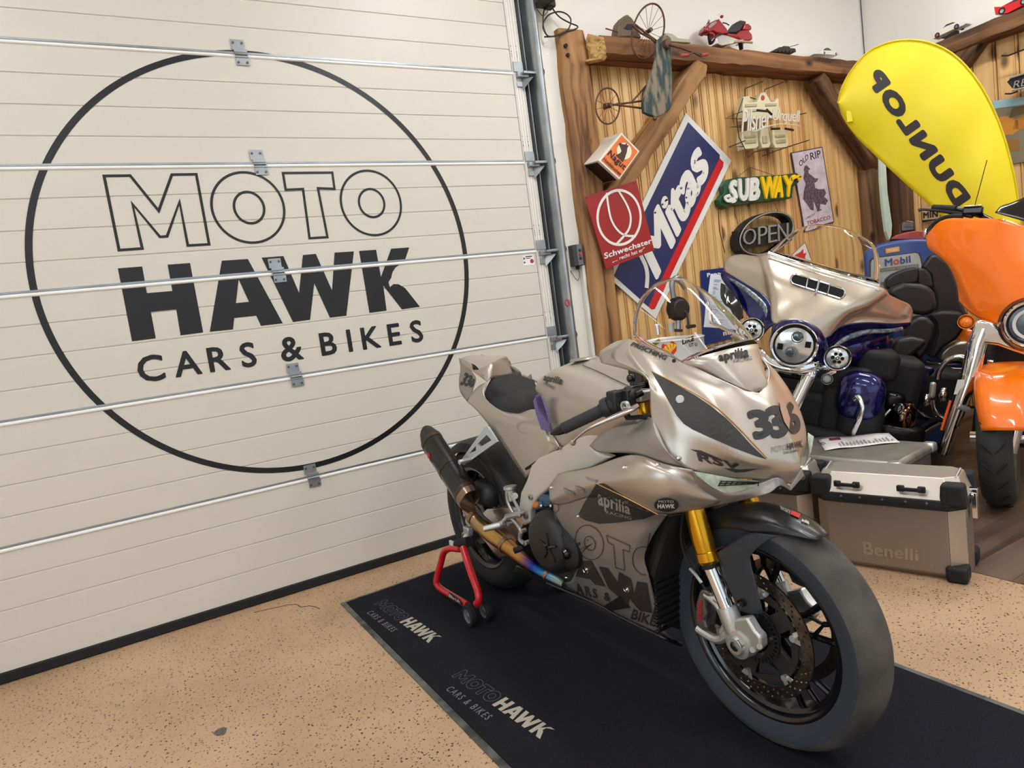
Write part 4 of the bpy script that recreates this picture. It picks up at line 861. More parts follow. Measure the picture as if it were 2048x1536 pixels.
# tail and seat
ts=G([[(935,804,-.115),(953,820,-.13),(976,848,-.14),(1003,882,-.145),(1030,924,-.15),(1052,955,-.155)],
[(943,787,-.122),(972,815,-.138),(1005,842,-.155),(1038,870,-.162),(1060,905,-.165),(1070,938,-.165)],
[(958,772,-.118),(975,803,-.132),(1012,829,-.148),(1052,845,-.158),(1090,872,-.165),(1096,912,-.165)],
[(974,764,-.105),(969,795,-.12),(995,817,-.125),(1035,827,-.132),(1076,822,-.135),(1121,896,-.162)]],6).mir2(K).obj('tail_side',M_sat,rm,thick=.002,ang=60)
tb=dg_bvh([ts])
q5=[(918,716,-.055),(921,738,-.075),(918,762,-.095),(921,784,-.105),(935,804,-.115)]; q6=[(922,722,-.065),(942,742,-.09),(952,757,-.105),(948,772,-.115),(944,786,-.12)]
sp=G([q5,q6],5).mir2(K).obj('tail_flank',M_sat2,rm,thick=.002,ang=60)
dtext('336',((920,770),(946,776),(957,758),(932,744)),bold=.05,bv=dg_bvh([sp]),div=(4,4))
hm=[[(920,717,-.06),(924,716,-.05),(932,713,0),(940,711,.045),(942,711,.05)],
[(926,728,-.08),(938,722,-.07),(958,716,0),(985,712,.07),(990,713,.08)],
[(945,742,-.10),(960,735,-.08),(985,721,0),(1010,713,.08),(1014,716,.095)],
[(962,755,-.11),(981,728,-.07),(994,724,0),(1008,722,.06),(1021,732,.10)],
[(974,764,-.105),(983,757,-.085),(1005,754,0),(1027,749,.09),(1029,750,.10)]]
MB().grid([[P_(q) for q in r] for r in hm],5).obj('seat_hump',M_sat,rm,thick=.002,ang=60)
G([[(925,727,-.079),(948,740,-.097),(965,756,-.108)],[(932,724,-.07),(950,730,-.085),(968,751,-.104)]],4).obj('tail_recess',M_bk,rm)
line_=MB().tube([P_(q) for q in ((926,728,-.084),(945,742,-.1),(964,756,-.114))],.0014,6).obj('pinstripe',M_goldl,rm)
sq=[(984,758,-.075),(1027,750,.075),(1069,763,.10),(1075,785,.05),(1074,812,-.11),(1055,820,-.125),(1035,824,-.13),(1010,821,-.13),(985,813,-.125),(971,802,-.12),(968,794,-.12),(973,778,-.11)]
top=[P_(q)+V((0,0,.006)) for q in sq]; cen=sum(top,V((0,0,0)))/12; mid=[cen+(q-cen)*.55 for q in top]
b=MB(); b.add([cen]+mid+top+[q-V((0,0,.024)) for q in top],[(0,1+i,1+(i+1)%12) for i in range(12)]+[(1+i,13+i,13+(i+1)%12,1+(i+1)%12) for i in range(12)]+[(13+i,25+i,25+(i+1)%12,13+(i+1)%12) for i in range(12)])
b.obj('seat_pad',mat('seat_foam',(36,35,36),.85,bump=(200,.3)),rm,ang=60)
MB().tube([P_(q) for q in ((1017,722,.095),(1022,734,.105),(1030,745,.12),(1048,752,.13),(1068,760,.14),(1084,768,.14))],.007,8,k=4).obj('seat_rail',M_sat,rm)
a=P_((985,793,-.095))+V((0,0,.0055)); MB().lathe(a,(0,0,1),[(0,0),(.012,0)],16).obj('seat_hole',M_blk,rm)
# tank
T=[[(1084,753,0),(1122,733,0),(1162,719,0),(1205,714,0),(1262,722,0)],
[(1075,764,-.065),(1108,742,-.095),(1155,747,-.118),(1219,767,-.128),(1270,785,-.13)],
[(1071,778,-.09),(1106,785,-.145),(1132,797,-.175),(1197,800,-.185),(1275,812,-.17)],
[(1079,792,-.10),(1096,822,-.150),(1130,845,-.172),(1200,850,-.18),(1275,850,-.17)],
[(1092,830,-.11),(1102,862,-.14),(1122,892,-.155),(1190,885,-.165),(1268,872,-.16)]]
tk=G(T,6).mir(K).obj('fuel_tank',M_sat,rm,weld=.001,ang=70)
tkb=dg_bvh([tk]); dtext('aprilia',((1086,765),(1122,774),(1129,756),(1091,748)),M_dec,bold=.03,bv=tkb,div=(6,3)); dtext('RACING',((1088,769),(1108,779),(1111,774),(1091,764)),bv=tkb)
line([(1166,732),(1197,745),(1228,760),(1262,776)],.0012,M_dk,'panel_line',bv=tkb)
a=P_((1168,719,-.0)); MB().lathe(a,(0,.05,1),[(0,.006),(.045,.006),(.05,0)],24).obj('tank_cap',M_sat2,rm)
gp=MB().add([P_(q) for q in ((1074,790,-.158),(1068,802,-.162),(1073,827,-.17),(1084,859,-.176),(1101,864,-.178),(1100,846,-.178),(1094,822,-.176),(1082,790,-.168))],[tuple(range(8))]).obj('knee_grip',mat('grip_purple',(84,70,122),.7,var=(220,(124,110,160),.2)),rm,thick=.006,smooth=False)
b=MB()
for i in range(26):
    w=i/25; a=P_((1071+w*16,794+w*62,-.172)); c=P_((1082+w*17,792+w*62,-.180)); b.cyl(a,c,.0013,5)
b.obj('grip_ribs',mat('grip_rib',(70,54,110),.6),rm,kind='stuff')
# frame spar and rear plate
fp=[(1140,884),(1119,897),(1076,916),(1062,930),(1058,944),(1052,962),(1041,985),(1037,1015),(1046,1052),(1060,1045),(1060,1022),(1074,996),(1098,976),(1118,950),(1180,938),(1222,915),(1196,907),(1181,893),(1207,864),(1282,846),(1290,815),(1250,825),(1195,858)]
MB().prism([P_((a,b_,-.172)) for a,b_ in fp],bl*.03).obj('frame_spar',M_alum,rm,bevel=.007,bseg=3,ang=60)
for q in ((1060,995,.010),(1050,1032,.013),(1119,896,.006)): a=P_((q[0],q[1],-.178)); MB().lathe(a,-bl,[(q[2]*.55,.003),(q[2]*.55,-.004),(q[2],-.004),(q[2],.002),(q[2]*.55,.003)],18).obj('frame_bush',M_zinc,rm)
MB().tube([P_((x,y,-.166)) for x,y in ((1052,938),(1085,917),(1122,899),(1185,868),(1270,826))],.005,6,k=3).obj('seam_gasket',M_blk,rm)
MB().tube([P_((x,y,-.166)) for x,y in ((1092,838),(1070,841),(1041,843),(1034,852),(1037,864),(1060,870),(1080,876),(1100,886),(1122,897))],.0016,6,k=4).obj('tail_rib',M_sat,rm)
G([[(976,850,-.12),(1004,886,-.13),(1030,926,-.135),(1052,957,-.14)],[(1000,866,-.135),(1020,884,-.14),(1034,896,-.145),(1050,925,-.15)]],4).mir2(K).obj('tail_lower_panel',M_sat2,rm,thick=.002)
# engine
MB().box(K.p(-.68,0,.42),(.40,.28,.36),K.a).box(K.p(-.55,0,.62),(.5,.24,.22),K.a).box(K.p(-.35,0,.72),(.34,.22,.3),K.a).box(K.p(-.98,0,.50),(.2,.2,.3),K.a).obj('engine_block',M_plas,rm,bevel=.02)
cc=P_((1100,1085,-.215))
MB().lathe(cc,-bl,[(0,.035),(.07,.034),(.09,.026),(.102,.008),(.108,-.01),(.11,-.09)],36).obj('clutch_cover',M_plas,rm,ang=50)
MB().lathe(P_((1133,1098,-.21)),-bl,[(0,.018),(.05,.016),(.068,.004),(.072,-.08)],28).obj('side_cover',M_plas,rm,ang=50)
cl=P_((1096,1096,-.252))
for i in range(5):
    a=PI/2+2*PI*i/5; MB().tube([cl+K.a[0]*(.008*cos(a))+V((0,0,.008*sin(a))),cl+K.a[0]*(.05*cos(a))+V((0,0,.05*sin(a)))],[.006,.003],6).obj('cover_rib',M_bk,rm)
q=P_((1131,1108,-.235)); MB().lathe(q,-bl,[(0,.01),(.012,.01),(.018,.002),(.018,-.01)],16).obj('filler_cap',M_bk,rm)
MB().box(q-bl*.012,(.006,.006,.024),K.a).obj('filler_grip',M_plas,rm)
bp_=MB().cyl(P_((1077,1046,-.2)),P_((1075,1028,-.19)),.009,10).cyl(P_((1075,1028,-.19)),P_((1098,1020,-.19)),.004,8).cyl(P_((1072,1018,-.19)),P_((1110,1008,-.19)),.006,8); bp_.obj('clutch_line',M_bk,rm)
MB().box(P_((1096,1000,-.15)),(.07,.03,.05),K.a).ball(P_((1082,1010,-.17)),.014,10,8).obj('wiring_plug',mat('plug_blue',(60,90,120),.5),rm)
MB().box(P_((1075,1010,-.175)),(.03,.02,.02),K.a).obj('orange_plug',mat('plug_orange',(206,120,30),.5),rm,bevel=.003)
for q in ((1133,1155),(1102,1012),(1083,1012)): a=P_((q[0],q[1],-.2)); MB().ball(a,.006,10,6).obj('bolt',M_chr,rm)
# radiators
def quadg(tl,tr,br_,bl_): return bil(P_(bl_),P_(br_),P_(tr),P_(tl))
gq=quadg((1334,1032,-.16),(1398,1020,-.02),(1362,1152,-.03),(1300,1150,-.17))
mk('radiator_core',[gq(u,w) for u,w in ((0,0),(1,0),(1,1),(0,1))],[(0,1,2,3)],M_dk,rm,smooth=False,thick=.03)
b=MB()
for i in range(30): b.tube([gq(0,i/29)+bf*.004,gq(.5,i/29)+bf*.012,gq(1,i/29)+bf*.004],.0022,5)
b.obj('radiator_fins',mat('fin_grey',(66,64,64),.5),rm,kind='stuff')
gq2=quadg((1300,1152,-.165),(1366,1135,-.03),(1370,1262,-.03),(1310,1240,-.15))
mk('oil_cooler_core',[gq2(u,w) for u,w in ((0,0),(1,0),(1,1),(0,1))],[(0,1,2,3)],M_blk,rm,smooth=False,thick=.03)
for i in range(8):
    w=(i+.5)/8; MB().box(gq2(.5,w)+bf*.012,(.012,(gq2(1,w)-gq2(0,w)).length*.95,.008),K.a).obj('cooler_tube',M_bk,rm,bevel=.002)
# exhaust
exl=-.205
e=lambda x,y,l=exl:P_((x,y,l))
a,b_=e(864,884),e(933,990); ax=(b_-a).normalized()
M_carb=mat('carbon',(9,9,9),.3,coat=.35)
def hexsec(o,t,r,n=24):
    u=V((0,0,1)); u=(u-t*u.dot(t)).normalized(); w=t.cross(u); o_=[]
    for i in range(n):
        an=2*PI*i/n; k=1/ max(abs(cos((an+PI/6)%(PI/3)-PI/6)),.94); o_.append(o+(u*cos(an)*1.12+w*sin(an)*.92)*r*k)
    return o_
def loft(secs,name,m,par,caps=True,**kw):
    b=MB(); n=len(secs[0]); v=[p for s in secs for p in s]; f=[(i*n+j,i*n+(j+1)%n,(i+1)*n+(j+1)%n,(i+1)*n+j) for i in range(len(secs)-1) for j in range(n)]
    if caps: f+=[tuple(reversed(range(n))),tuple((len(secs)-1)*n+j for j in range(n))]
    b.add(v,f); return b.obj(name,m,par,**kw)
R_=.052
loft([hexsec(a,ax,R_),hexsec(b_,ax,R_)],'silencer_sleeve',M_carb,rm,ang=20)
loft([hexsec(a-ax*.065+V((0,0,.012)),ax,R_*.45),hexsec(a-ax*.05+V((0,0,.006)),ax,R_*.68),hexsec(a-ax*.002,ax,R_*1.0)],'silencer_tip',M_dk,rm,ang=30)
loft([hexsec(a-ax*.004,ax,R_*1.02),hexsec(a+ax*.018,ax,R_*1.03)],'silencer_band',mat('band_titan',(88,76,68),.35,.9),rm,ang=30)
mdl=a+(b_-a)*.52; loft([hexsec(mdl-ax*.012,ax,R_*1.03),hexsec(mdl+ax*.012,ax,R_*1.03)],'silencer_strap',M_carb,rm,ang=30)
loft([hexsec(b_-ax*.02,ax,R_*1.02),hexsec(b_,ax,R_*1.03)],'silencer_band',MC['band_titan'],rm,ang=30)
M_ti=mat('titanium',(150,128,112),.3,.95)
c_=e(942,1024,-.19); loft([hexsec(b_,ax,R_*1.0),hexsec(b_+ax*.03,ax,R_*.93),hexsec(c_,(c_-b_).normalized(),.036)],'silencer_end_cone',M_ti,rm,ang=50)
def heat():
    m=mat('heat_blued_titanium',(176,140,84),.24,.95); nt=m.node_tree; N=nt.nodes; Kk=nt.links.new; b=N['Principled BSDF']
    tc=N.new('ShaderNodeTexCoord'); vm=N.new('ShaderNodeVectorMath'); vm.operation='DOT_PRODUCT'; vm.inputs[1].default_value=bf; Kk(tc.outputs['Object'],vm.inputs[0])
    base=V(rm.location).dot(bf); x0=(e(940,1020)-V(rm.location)).dot(bf); x1=(e(1120,1160)-V(rm.location)).dot(bf)
    mr=N.new('ShaderNodeMapRange'); mr.inputs[1].default_value=x0; mr.inputs[2].default_value=x1; Kk(vm.outputs['Value'],mr.inputs[0])
    r=N.new('ShaderNodeValToRGB'); el=r.color_ramp.elements; el[0].position=0; el[0].color=L((168,146,120)); el[1].position=1; el[1].color=L((140,110,80))
    for p,c in ((.2,(196,158,92)),(.52,(186,140,80)),(.60,(120,80,120)),(.66,(40,60,170)),(.76,(60,150,210)),(.86,(150,180,180)),(.93,(150,110,70))): x=el.new(p); x.color=L(c)
    Kk(mr.outputs[0],r.inputs[0]); Kk(r.outputs[0],b.inputs['Base Color']); return m
M_heat=heat()
MB().tube([e(938,1016,-.19),e(945,1030,-.19),e(960,1048,-.185),e(985,1070,-.18),e(1015,1092,-.175),e(1048,1118,-.17),e(1080,1142,-.165),e(1130,1168,-.14)],[.031,.031,.032,.033,.031,.027,.022,.019],20,k=5).obj('exhaust_pipe',M_heat,rm)
for q,r_ in (((948,1034,-.189),.034),((1010,1088,-.176),.034),((1094,1150,-.16),.021)):
    p=e(*q); MB().tube([p-ax*.004+V((0,0,0)),p+(e(q[0]+4,q[1]+4,q[2])-p)],r_,18).obj('pipe_clamp',M_ti,rm)
MB().tube([e(951,1012,-.235),e(957,1022,-.235),e(968,1036,-.235),e(984,1046,-.22)],[.003,.008,.008,.003],8).obj('retaining_spring',M_dk,rm)
lg=[r3(*p) for p in ((95,225),(128,218),(140,245),(118,262),(138,285),(118,303),(92,265),(112,245))]
bb=dg_bvh([o for o in rm.children if o.name.startswith('silencer_sleeve')])
g=proj(bb,((848,931),(862,931),(862,905),(848,905)),.0025); poly2([((p[0]-847)/15,(932-p[1])/27) for p in lg],mat('logo_red',(200,30,34),.4),'maker_mark',rm,mp=g,div=(3,3))
g=proj(bb,((942,978),(958,978),(955,968),(943,966)),.0025); mk('warning_label',[g(0,0),g(1,0),g(1,1),g(0,1)],[(0,1,2,3)],mat('label_yellow',(214,200,60),.5),rm,smooth=False)
hb=[r3(*p) for p in ((498,48),(345,262),(340,290),(362,300),(582,145),(520,45))]; hx=lambda u,w:P_((u,w,-.165))
poly2(hb,mat('bracket_silver',(206,214,220),.35,.5),'hanger_bracket',rm,holes=[[r3(*p) for p in ((512,100),(452,158),(470,180),(545,135))],[r3(*p) for p in ((440,172),(395,222),(440,205))]],ext=bl*.008,mp=hx)
a=e(918,925,-.215); MB().cyl(a,a+bl*.05,.011,14).obj('hanger_bolt',M_alu,rm,bevel=.002)
# rear wheel
rc=K.p(-1.435,0,.335); RA=Fr(rc,bf,bl,(0,0,1))
rw=MB().lathe(rc,-bl,[(.226,-.088),(.262,-.1),(.292,-.096),(.315,-.07),(.328,-.035),(.332,0),(.328,.035),(.315,.07),(.292,.096),(.262,.1),(.226,.088)],64).obj('rear_tyre',mat('rear_tyre_rubber',(30,31,34),.75,bump=(90,.2)),rm,ang=60)
rim=MB().lathe(rc,-bl,[(.229,-.09),(.222,-.09),(.205,-.075),(.198,0),(.205,.075),(.222,.09),(.229,.09),(.224,.08),(.2,.06),(.195,0),(.2,-.06),(.224,-.08)],64,closed=True).obj('rear_rim',M_bk,rm,ang=50)
for i in range(5):
    a=2*PI*i/5; d=K.a[0]*cos(a)+V((0,0,sin(a)))
    for s in (-1,1):
        d2=K.a[0]*cos(a+s*.16)+V((0,0,sin(a+s*.16))); MB().tube([rc+d*.035,rc+d2*.2],[.012,.008],8).obj('spoke',M_bk,rim)
MB().cyl(rc-bl*.09,rc+bl*.09,.045,20).obj('hub',M_bk,rim)
poly2(circ2(0,0,.11,.11,40),M_zincd,'rear_disc',rm,holes=[circ2(0,0,.08,.08,30)],ext=-bl*.004,mp=lambda u,w:rc-bl*.10+K.a[0]*u+V((0,0,w)))
MB().cyl(rc-bl*.15,rc+bl*.15,.014,14).obj('rear_axle',M_alu,rm)
hg=[]
for i in range(9):
    a=math.radians(150-i*17); r_=.352; d=K.a[0]*cos(a)+V((0,0,sin(a))); hg.append([rc+d*(r_-.05)-bl*.108,rc+d*(r_-.012)-bl*.098,rc+d*r_-bl*.05,rc+d*r_+bl*.05,rc+d*(r_-.012)+bl*.098,rc+d*(r_-.05)+bl*.108])
MB().grid(hg[1:],2).obj('rear_hugger',M_plas,rm,thick=.002)
sw=[(972,1018),(1010,1012),(1040,1016),(1050,1040),(1034,1080),(1026,1112),(1000,1118),(984,1104),(964,1078),(950,1064),(938,1092),(922,1088),(922,1066),(940,1050)]
MB().prism([P_((a,b_,-.125)) for a,b_ in sw],bl*.03).mir2(K).obj('swingarm',mat('polished_swingarm',(206,200,200),.18,.95),rm,bevel=.008,bseg=3,ang=60)
MB().box(P_((936,1062,-.145)),(.05,.025,.04),K.a).cyl(P_((934,1075,-.16)),P_((934,1075,-.12)),.018,14).box(P_((941,1046,-.14)),(.03,.02,.03),K.a).obj('rear_caliper',M_alu,rm,bevel=.005)
# rear shock area and reservoirs
MB().cyl(P_((1021,978,-.15)),P_((1024,1000,-.15)),.022,16).cyl(P_((1020,972,-.15)),P_((1021,978,-.15)),.027,16).cyl(P_((1030,992,-.18)),P_((1030,992,-.14)),.013,12).obj('brake_master_cylinder',M_alu,rm,bevel=.002)
MB().box(P_((975,985,-.1)),(.18,.12,.10),K.a).obj('inner_fender',M_plas,rm,bevel=.04)
# rearset
M_rs=mat('rearset_silver',(176,178,180),.35,.8)
for pts,r_ in ((((1013,986,-.2),(1016,1005,-.2),(1026,1025,-.2),(1034,1034,-.2)),.006),(((1022,990,-.2),(1034,1012,-.2),(1042,1028,-.2)),.006),(((1014,1034,-.21),(1030,1030,-.21),(1042,1028,-.2)),.012),(((1022,1034,-.21),(1034,1048,-.21),(1042,1062,-.21),(1040,1078,-.21),(1050,1088,-.22)),.008),(((1008,1047,-.235),(1000,1050,-.24),(1014,1034,-.215)),.007)):
    MB().tube([P_(q) for q in pts],r_,10,k=4).obj('rearset_arm',M_rs,rm)
MB().tube([P_((968,1058,-.29)),P_((1000,1050,-.245)),P_((1006,1047,-.23))],[.011,.012,.014],14).obj('footpeg',M_alu,rm,bevel=.002)
MB().tube([P_((1028,1102,-.25)),P_((1044,1096,-.22))],.011,12).obj('brake_toe_peg',M_blk,rm)
for q in ((1038,1029),(1042,1063),(1015,1048),(1050,1086)): a=P_((q[0],q[1],-.22)); MB().cyl(a,a+bl*.02,.008,12).obj('bolt',M_alu,rm)
# front fork
def tb(a,b_,ra,rb=None,n=20): return MB().tube([a,b_],[ra,rb or ra],n)
FL=-.104
f=lambda x,y,l=FL:P_((x,y,l))
A0,A1=f(1384,1005),f(1418,1126); d=(A1-A0).normalized(); top=A0-d*.34
MB().tube([top,A0,A0+(A1-A0)*.55,A0+(A1-A0)*.66,A0+(A1-A0)*.8,A0+(A1-A0)*.81,A1-d*.008,A1],[.0265,.0265,.0285,.0285,.0275,.0295,.0295,.025],24).mir2(K).obj('fork_tube_gold',M_gold,rm,ang=25)
MB().tube([A1-d*.001,A1+d*.012],.0225,20).mir2(K).obj('fork_seal',M_blk,rm)
B1=f(1455,1218); MB().tube([A1,B1],.0205,24).mir2(K).obj('fork_stanchion',M_chr,rm)
C1=f(1478,1284,-.108)
MB().tube([f(1454,1213),f(1458,1225),f(1468,1255),f(1480,1284,-.1)],[.0255,.027,.027,.024],18).mir2(K).obj('fork_bottom',M_alu,rm)
MB().lathe(f(1480,1287,-.115),-bl,[(.013,.022),(.021,.022),(.026,.014),(.036,.012),(.039,-.02),(0,-.02)],28).mir2(K).obj('axle_clamp',M_alu,rm,ang=30)
MB().prism([f(*q,-.122) for q in ((1466,1240),(1492,1235),(1508,1262),(1520,1275),(1522,1297),(1512,1306),(1484,1310),(1470,1300))],bl*.03).mir2(K).obj('axle_foot',M_alu,rm,bevel=.006,bseg=3)
MB().lathe(f(1479,1288,-.130),-bl,[(.009,.006),(.014,.006),(.015,-.01)],6).lathe(f(1479,1288,-.13),-bl,[(.0,.003),(.009,.006)],16).obj('axle_nut',M_rs,rm)
patch([r2(*q) for q in ((1458,1072),(1505,1112),(1540,1225),(1532,1312),(1492,1250),(1462,1150))],M_sat,'nose_scoop',.006,(4,6))
MB().cyl(f(1505,1300,-.125),f(1505,1300,-.11),.007,12).cyl(f(1519,1293,-.125),f(1519,1293,-.11),.007,12).obj('pinch_bolts',M_chr,rm)
# caliper and bracket
for pts in (((1462,1268),(1436,1279),(1408,1265),(1396,1256)),((1468,1258),(1445,1268),(1455,1250),(1462,1240)),((1452,1245),(1440,1215),(1425,1198),(1412,1188)),((1460,1235),(1446,1208),(1432,1196))):
    MB().tube([f(x,y,-.112) for x,y in pts],[.012]*len(pts),10,k=3).obj('caliper_bracket',M_alu,rm)
cp=[(1399,1180),(1408,1178),(1424,1190),(1412,1200),(1410,1215),(1413,1230),(1408,1242),(1414,1258),(1406,1262),(1392,1250),(1389,1235),(1391,1205)]
cal=MB().prism([f(x,y,-.122) for x,y in cp],bl*.045).obj('brake_caliper',mat('caliper_grey',(118,112,110),.35,.8),rm,bevel=.006,bseg=3)
MB().prism([f(x,y,-.108) for x,y in ((1410,1205),(1422,1208),(1432,1222),(1430,1250),(1414,1254),(1408,1242),(1412,1228))],bl*.02).obj('brake_pads',M_dk,rm,bevel=.003)
text('lettering','brembo',bil(f(1404,1240,-.1235),f(1404,1202,-.1235),f(1394,1202,-.1235),f(1392,1240,-.1235)),mat('caliper_red',(196,40,44),.5),rm,bold=.02)
MB().tube([f(x,y,-.13) for x,y in ((1412,1180),(1404,1168),(1394,1150),(1386,1142),(1372,1115),(1362,1080),(1364,1040),(1372,1010))],.0035,8,k=4).obj('brake_hose',M_blk,rm)
MB().tube([f(x,y,-.135) for x,y in ((1403,1166),(1392,1150),(1380,1137))],.005,8).obj('hose_fitting',M_zinc,rm)
MB().tube([f(x,y,-.12) for x,y in ((1400,1150),(1392,1130),(1376,1105),(1366,1075),(1368,1030))],.0025,6,k=3).obj('sensor_cable',M_blk,rm)
# front wheel
th2=-3.0833; cam_=.0353
fx=V((cos(th2)*cos(cam_),sin(th2)*cos(cam_),sin(cam_))); fc=V((1.302,1.167,.305)); fF=V((-fx.y,fx.x,0)).normalized(); fF=fF if fF.dot(bf)>0 else -fF; fU=fF.cross(fx); fU=fU if fU.z>0 else -fU
MB().lathe(fc,fx,[(.226,-.052),(.25,-.060),(.272,-.063),(.288,-.055),(.298,-.036),(.303,0),(.298,.036),(.288,.055),(.272,.063)],96).obj('front_tyre',M_tyre,rm,ang=70)
MB().lathe(fc,fx,[(.272,.063),(.268,.0635),(.25,.060),(.226,.052)],96).obj('tyre_sidewall',M_tyres,rm,ang=70)
fr=MB().lathe(fc,fx,[(.2285,-.053),(.222,-.053),(.212,-.045),(.204,-.02),(.204,.02),(.212,.045),(.222,.053),(.2285,.053),(.226,.046),(.2,.03),(.198,0),(.2,-.03),(.226,-.046)],96,closed=True).obj('front_rim',M_bk,rm,ang=50)
wd=lambda a,r,h=0:fc+(fF*cos(a)+fU*sin(a))*r+fx*h
for i in range(5):
    a=2*PI*i/5+.35; 
    for s in (-1,1): MB().tube([wd(a+s*.35,.045,.01),wd(a+s*.20,.13,.006),wd(a+s*.26,.2,0)],[.011,.008,.009],8).obj('spoke',M_bk,fr)
    MB().tube([wd(a-.20,.13,.006),wd(a+.0,.165,.003),wd(a+.2,.13,.006)],.006,8).obj('spoke_web',M_bk,fr)
    MB().tube([wd(a,.165,.003),wd(a,.2,0)],.007,8).obj('spoke_web',M_bk,fr)
MB().lathe(fc,fx,[(.016,-.06),(.04,-.06),(.045,-.02),(.045,.02),(.04,.06),(.016,.06)],32).obj('hub',M_bk,fr)
MB().cyl(fc-fx*.12,fc+fx*.13,.011,14).obj('front_axle',M_alu,rm)
M_disc=mat('disc_steel',(84,80,76),.3,.95,var=(60,(120,112,104),.2)); 
def disc(h,full):
    holes=[circ2(0,0,.132,.132,60)]
    if full:
        for i in range(30):
            a=2*PI*i/30
            for k_,rr in enumerate((.139,.148,.157)): 
                aa=a+k_*.07; holes.append(circ2(rr*cos(aa),rr*sin(aa),.0036,.0036,7))
    return poly2(circ2(0,0,.163,.163,72),M_disc,'brake_disc',rm,holes=holes,ext=fx*.005,mp=lambda u,w:fc+fF*u+fU*w+fx*h)
disc(.058,True); disc(-.064,False)
ho=[]
for i in range(5):
    a=2*PI*i/5; ho.append([((.075 if k in(0,3) else .112)*cos(a+s),(.075 if k in(0,3) else .112)*sin(a+s)) for k,s in enumerate((-.3,-.42,.42,.3))])
poly2(circ2(0,0,.122,.122,60),M_dk,'disc_carrier',rm,holes=[circ2(0,0,.05,.05,30)]+ho,ext=fx*.004,mp=lambda u,w:fc+fF*u+fU*w+fx*.058)
for i in range(6):
    a=2*PI*i/6+.25; MB().prism([wd(a-.1,.118,.064),wd(a-.13,.133,.064),wd(a-.04,.133,.064),wd(a-.03,.127,.064),wd(a+.03,.127,.064),wd(a+.04,.133,.064),wd(a+.13,.133,.064),wd(a+.1,.118,.064)],fx*.002).cyl(wd(a,.118,.06),wd(a,.118,.072),.0085,16).obj('disc_bobbin',M_alu,rm)
poly2(circ2(0,0,.074,.074,48),M_plas,'abs_ring',rm,holes=[circ2(0,0,.045,.045,30)]+[[(r*cos(2*PI*i/36+s),r*sin(2*PI*i/36+s)) for r,s in ((.061,-.04),(.071,-.04),(.071,.04),(.061,.04))] for i in range(36)],ext=fx*.002,mp=lambda u,w:fc+fF*u+fU*w+fx*.068)
for i in range(5):
    a=2*PI*i/5+.1; MB().cyl(wd(a,.05,.062),wd(a,.05,.076),.0065,6).obj('disc_bolt',M_chr,rm)
# front fender
fd=[]
for i in range(13):
    a=math.radians(59+i*8.2); k=min(1,i/3); r_=.322-.004*(i>8); w=.012+.052*math.sqrt(min(1,(i+.15)/3.2))
    fd.append([wd(a,r_-.045*k,-w*1.18),wd(a,r_-.015*k,-w*1.02),wd(a,r_-.002,-w*.6),wd(a,r_+.002,0),wd(a,r_-.002,w*.6),wd(a,r_-.015*k,w*1.02),wd(a,r_-.045*k,w*1.18)])
fnd=MB().grid(fd,4,3).obj('front_fender',mat('fender_black',(24,26,30),.36,coat=.1),rm,thick=.002,ang=60)
M_fen=MC['fender_black']
lg_=G([[(1434,1106,-.098),(1462,1086,-.09),(1500,1066,-.082),(1560,1072,-.072)],[(1440,1128,-.104),(1470,1112,-.098),(1498,1096,-.09),(1538,1080,-.078)],[(1449,1155,-.108),(1475,1150,-.102),(1492,1135,-.096),(1502,1108,-.088)],[(1463,1188,-.110),(1482,1188,-.106),(1500,1180,-.100),(1510,1160,-.094)],[(1477,1220,-.110),(1495,1226,-.106),(1514,1228,-.100),(1527,1226,-.094)]],5).mir2(K).obj('fender_leg',mat('fender_leg_grey',(40,46,54),.45),rm,thick=.002,ang=60)
a=P_((1482,1207,-.116)); MB().lathe(a,-bl,[(0,.001),(.006,.001),(.010,.004),(.010,-.006)],16).obj('fender_bolt',M_bk,rm)
fbv=dg_bvh([fnd])
g=proj(fbv,((1590,1046),(1614,1050),(1612,1042),(1589,1036)),.0015); 
MC_W=MC['decal_white']
text('lettering','#be',proj(fbv,((1617,1052),(1602,1046),(1603,1039),(1617,1046)),.0045),MC_W,rm,bold=.04)
g=proj(fbv,((1580,1031),(1597,1039),(1600,1031),(1583,1024)),.0045); mk('badge_red',[g(0,0),g(1,0),g(1,1),g(0,1)],[(0,1,2,3)],mat('badge_red',(214,28,36),.4),rm,smooth=False)
text('lettering','racer',proj(fbv,((1578,1030),(1558,1020),(1560,1015),(1580,1025)),.0045),MC_W,rm)
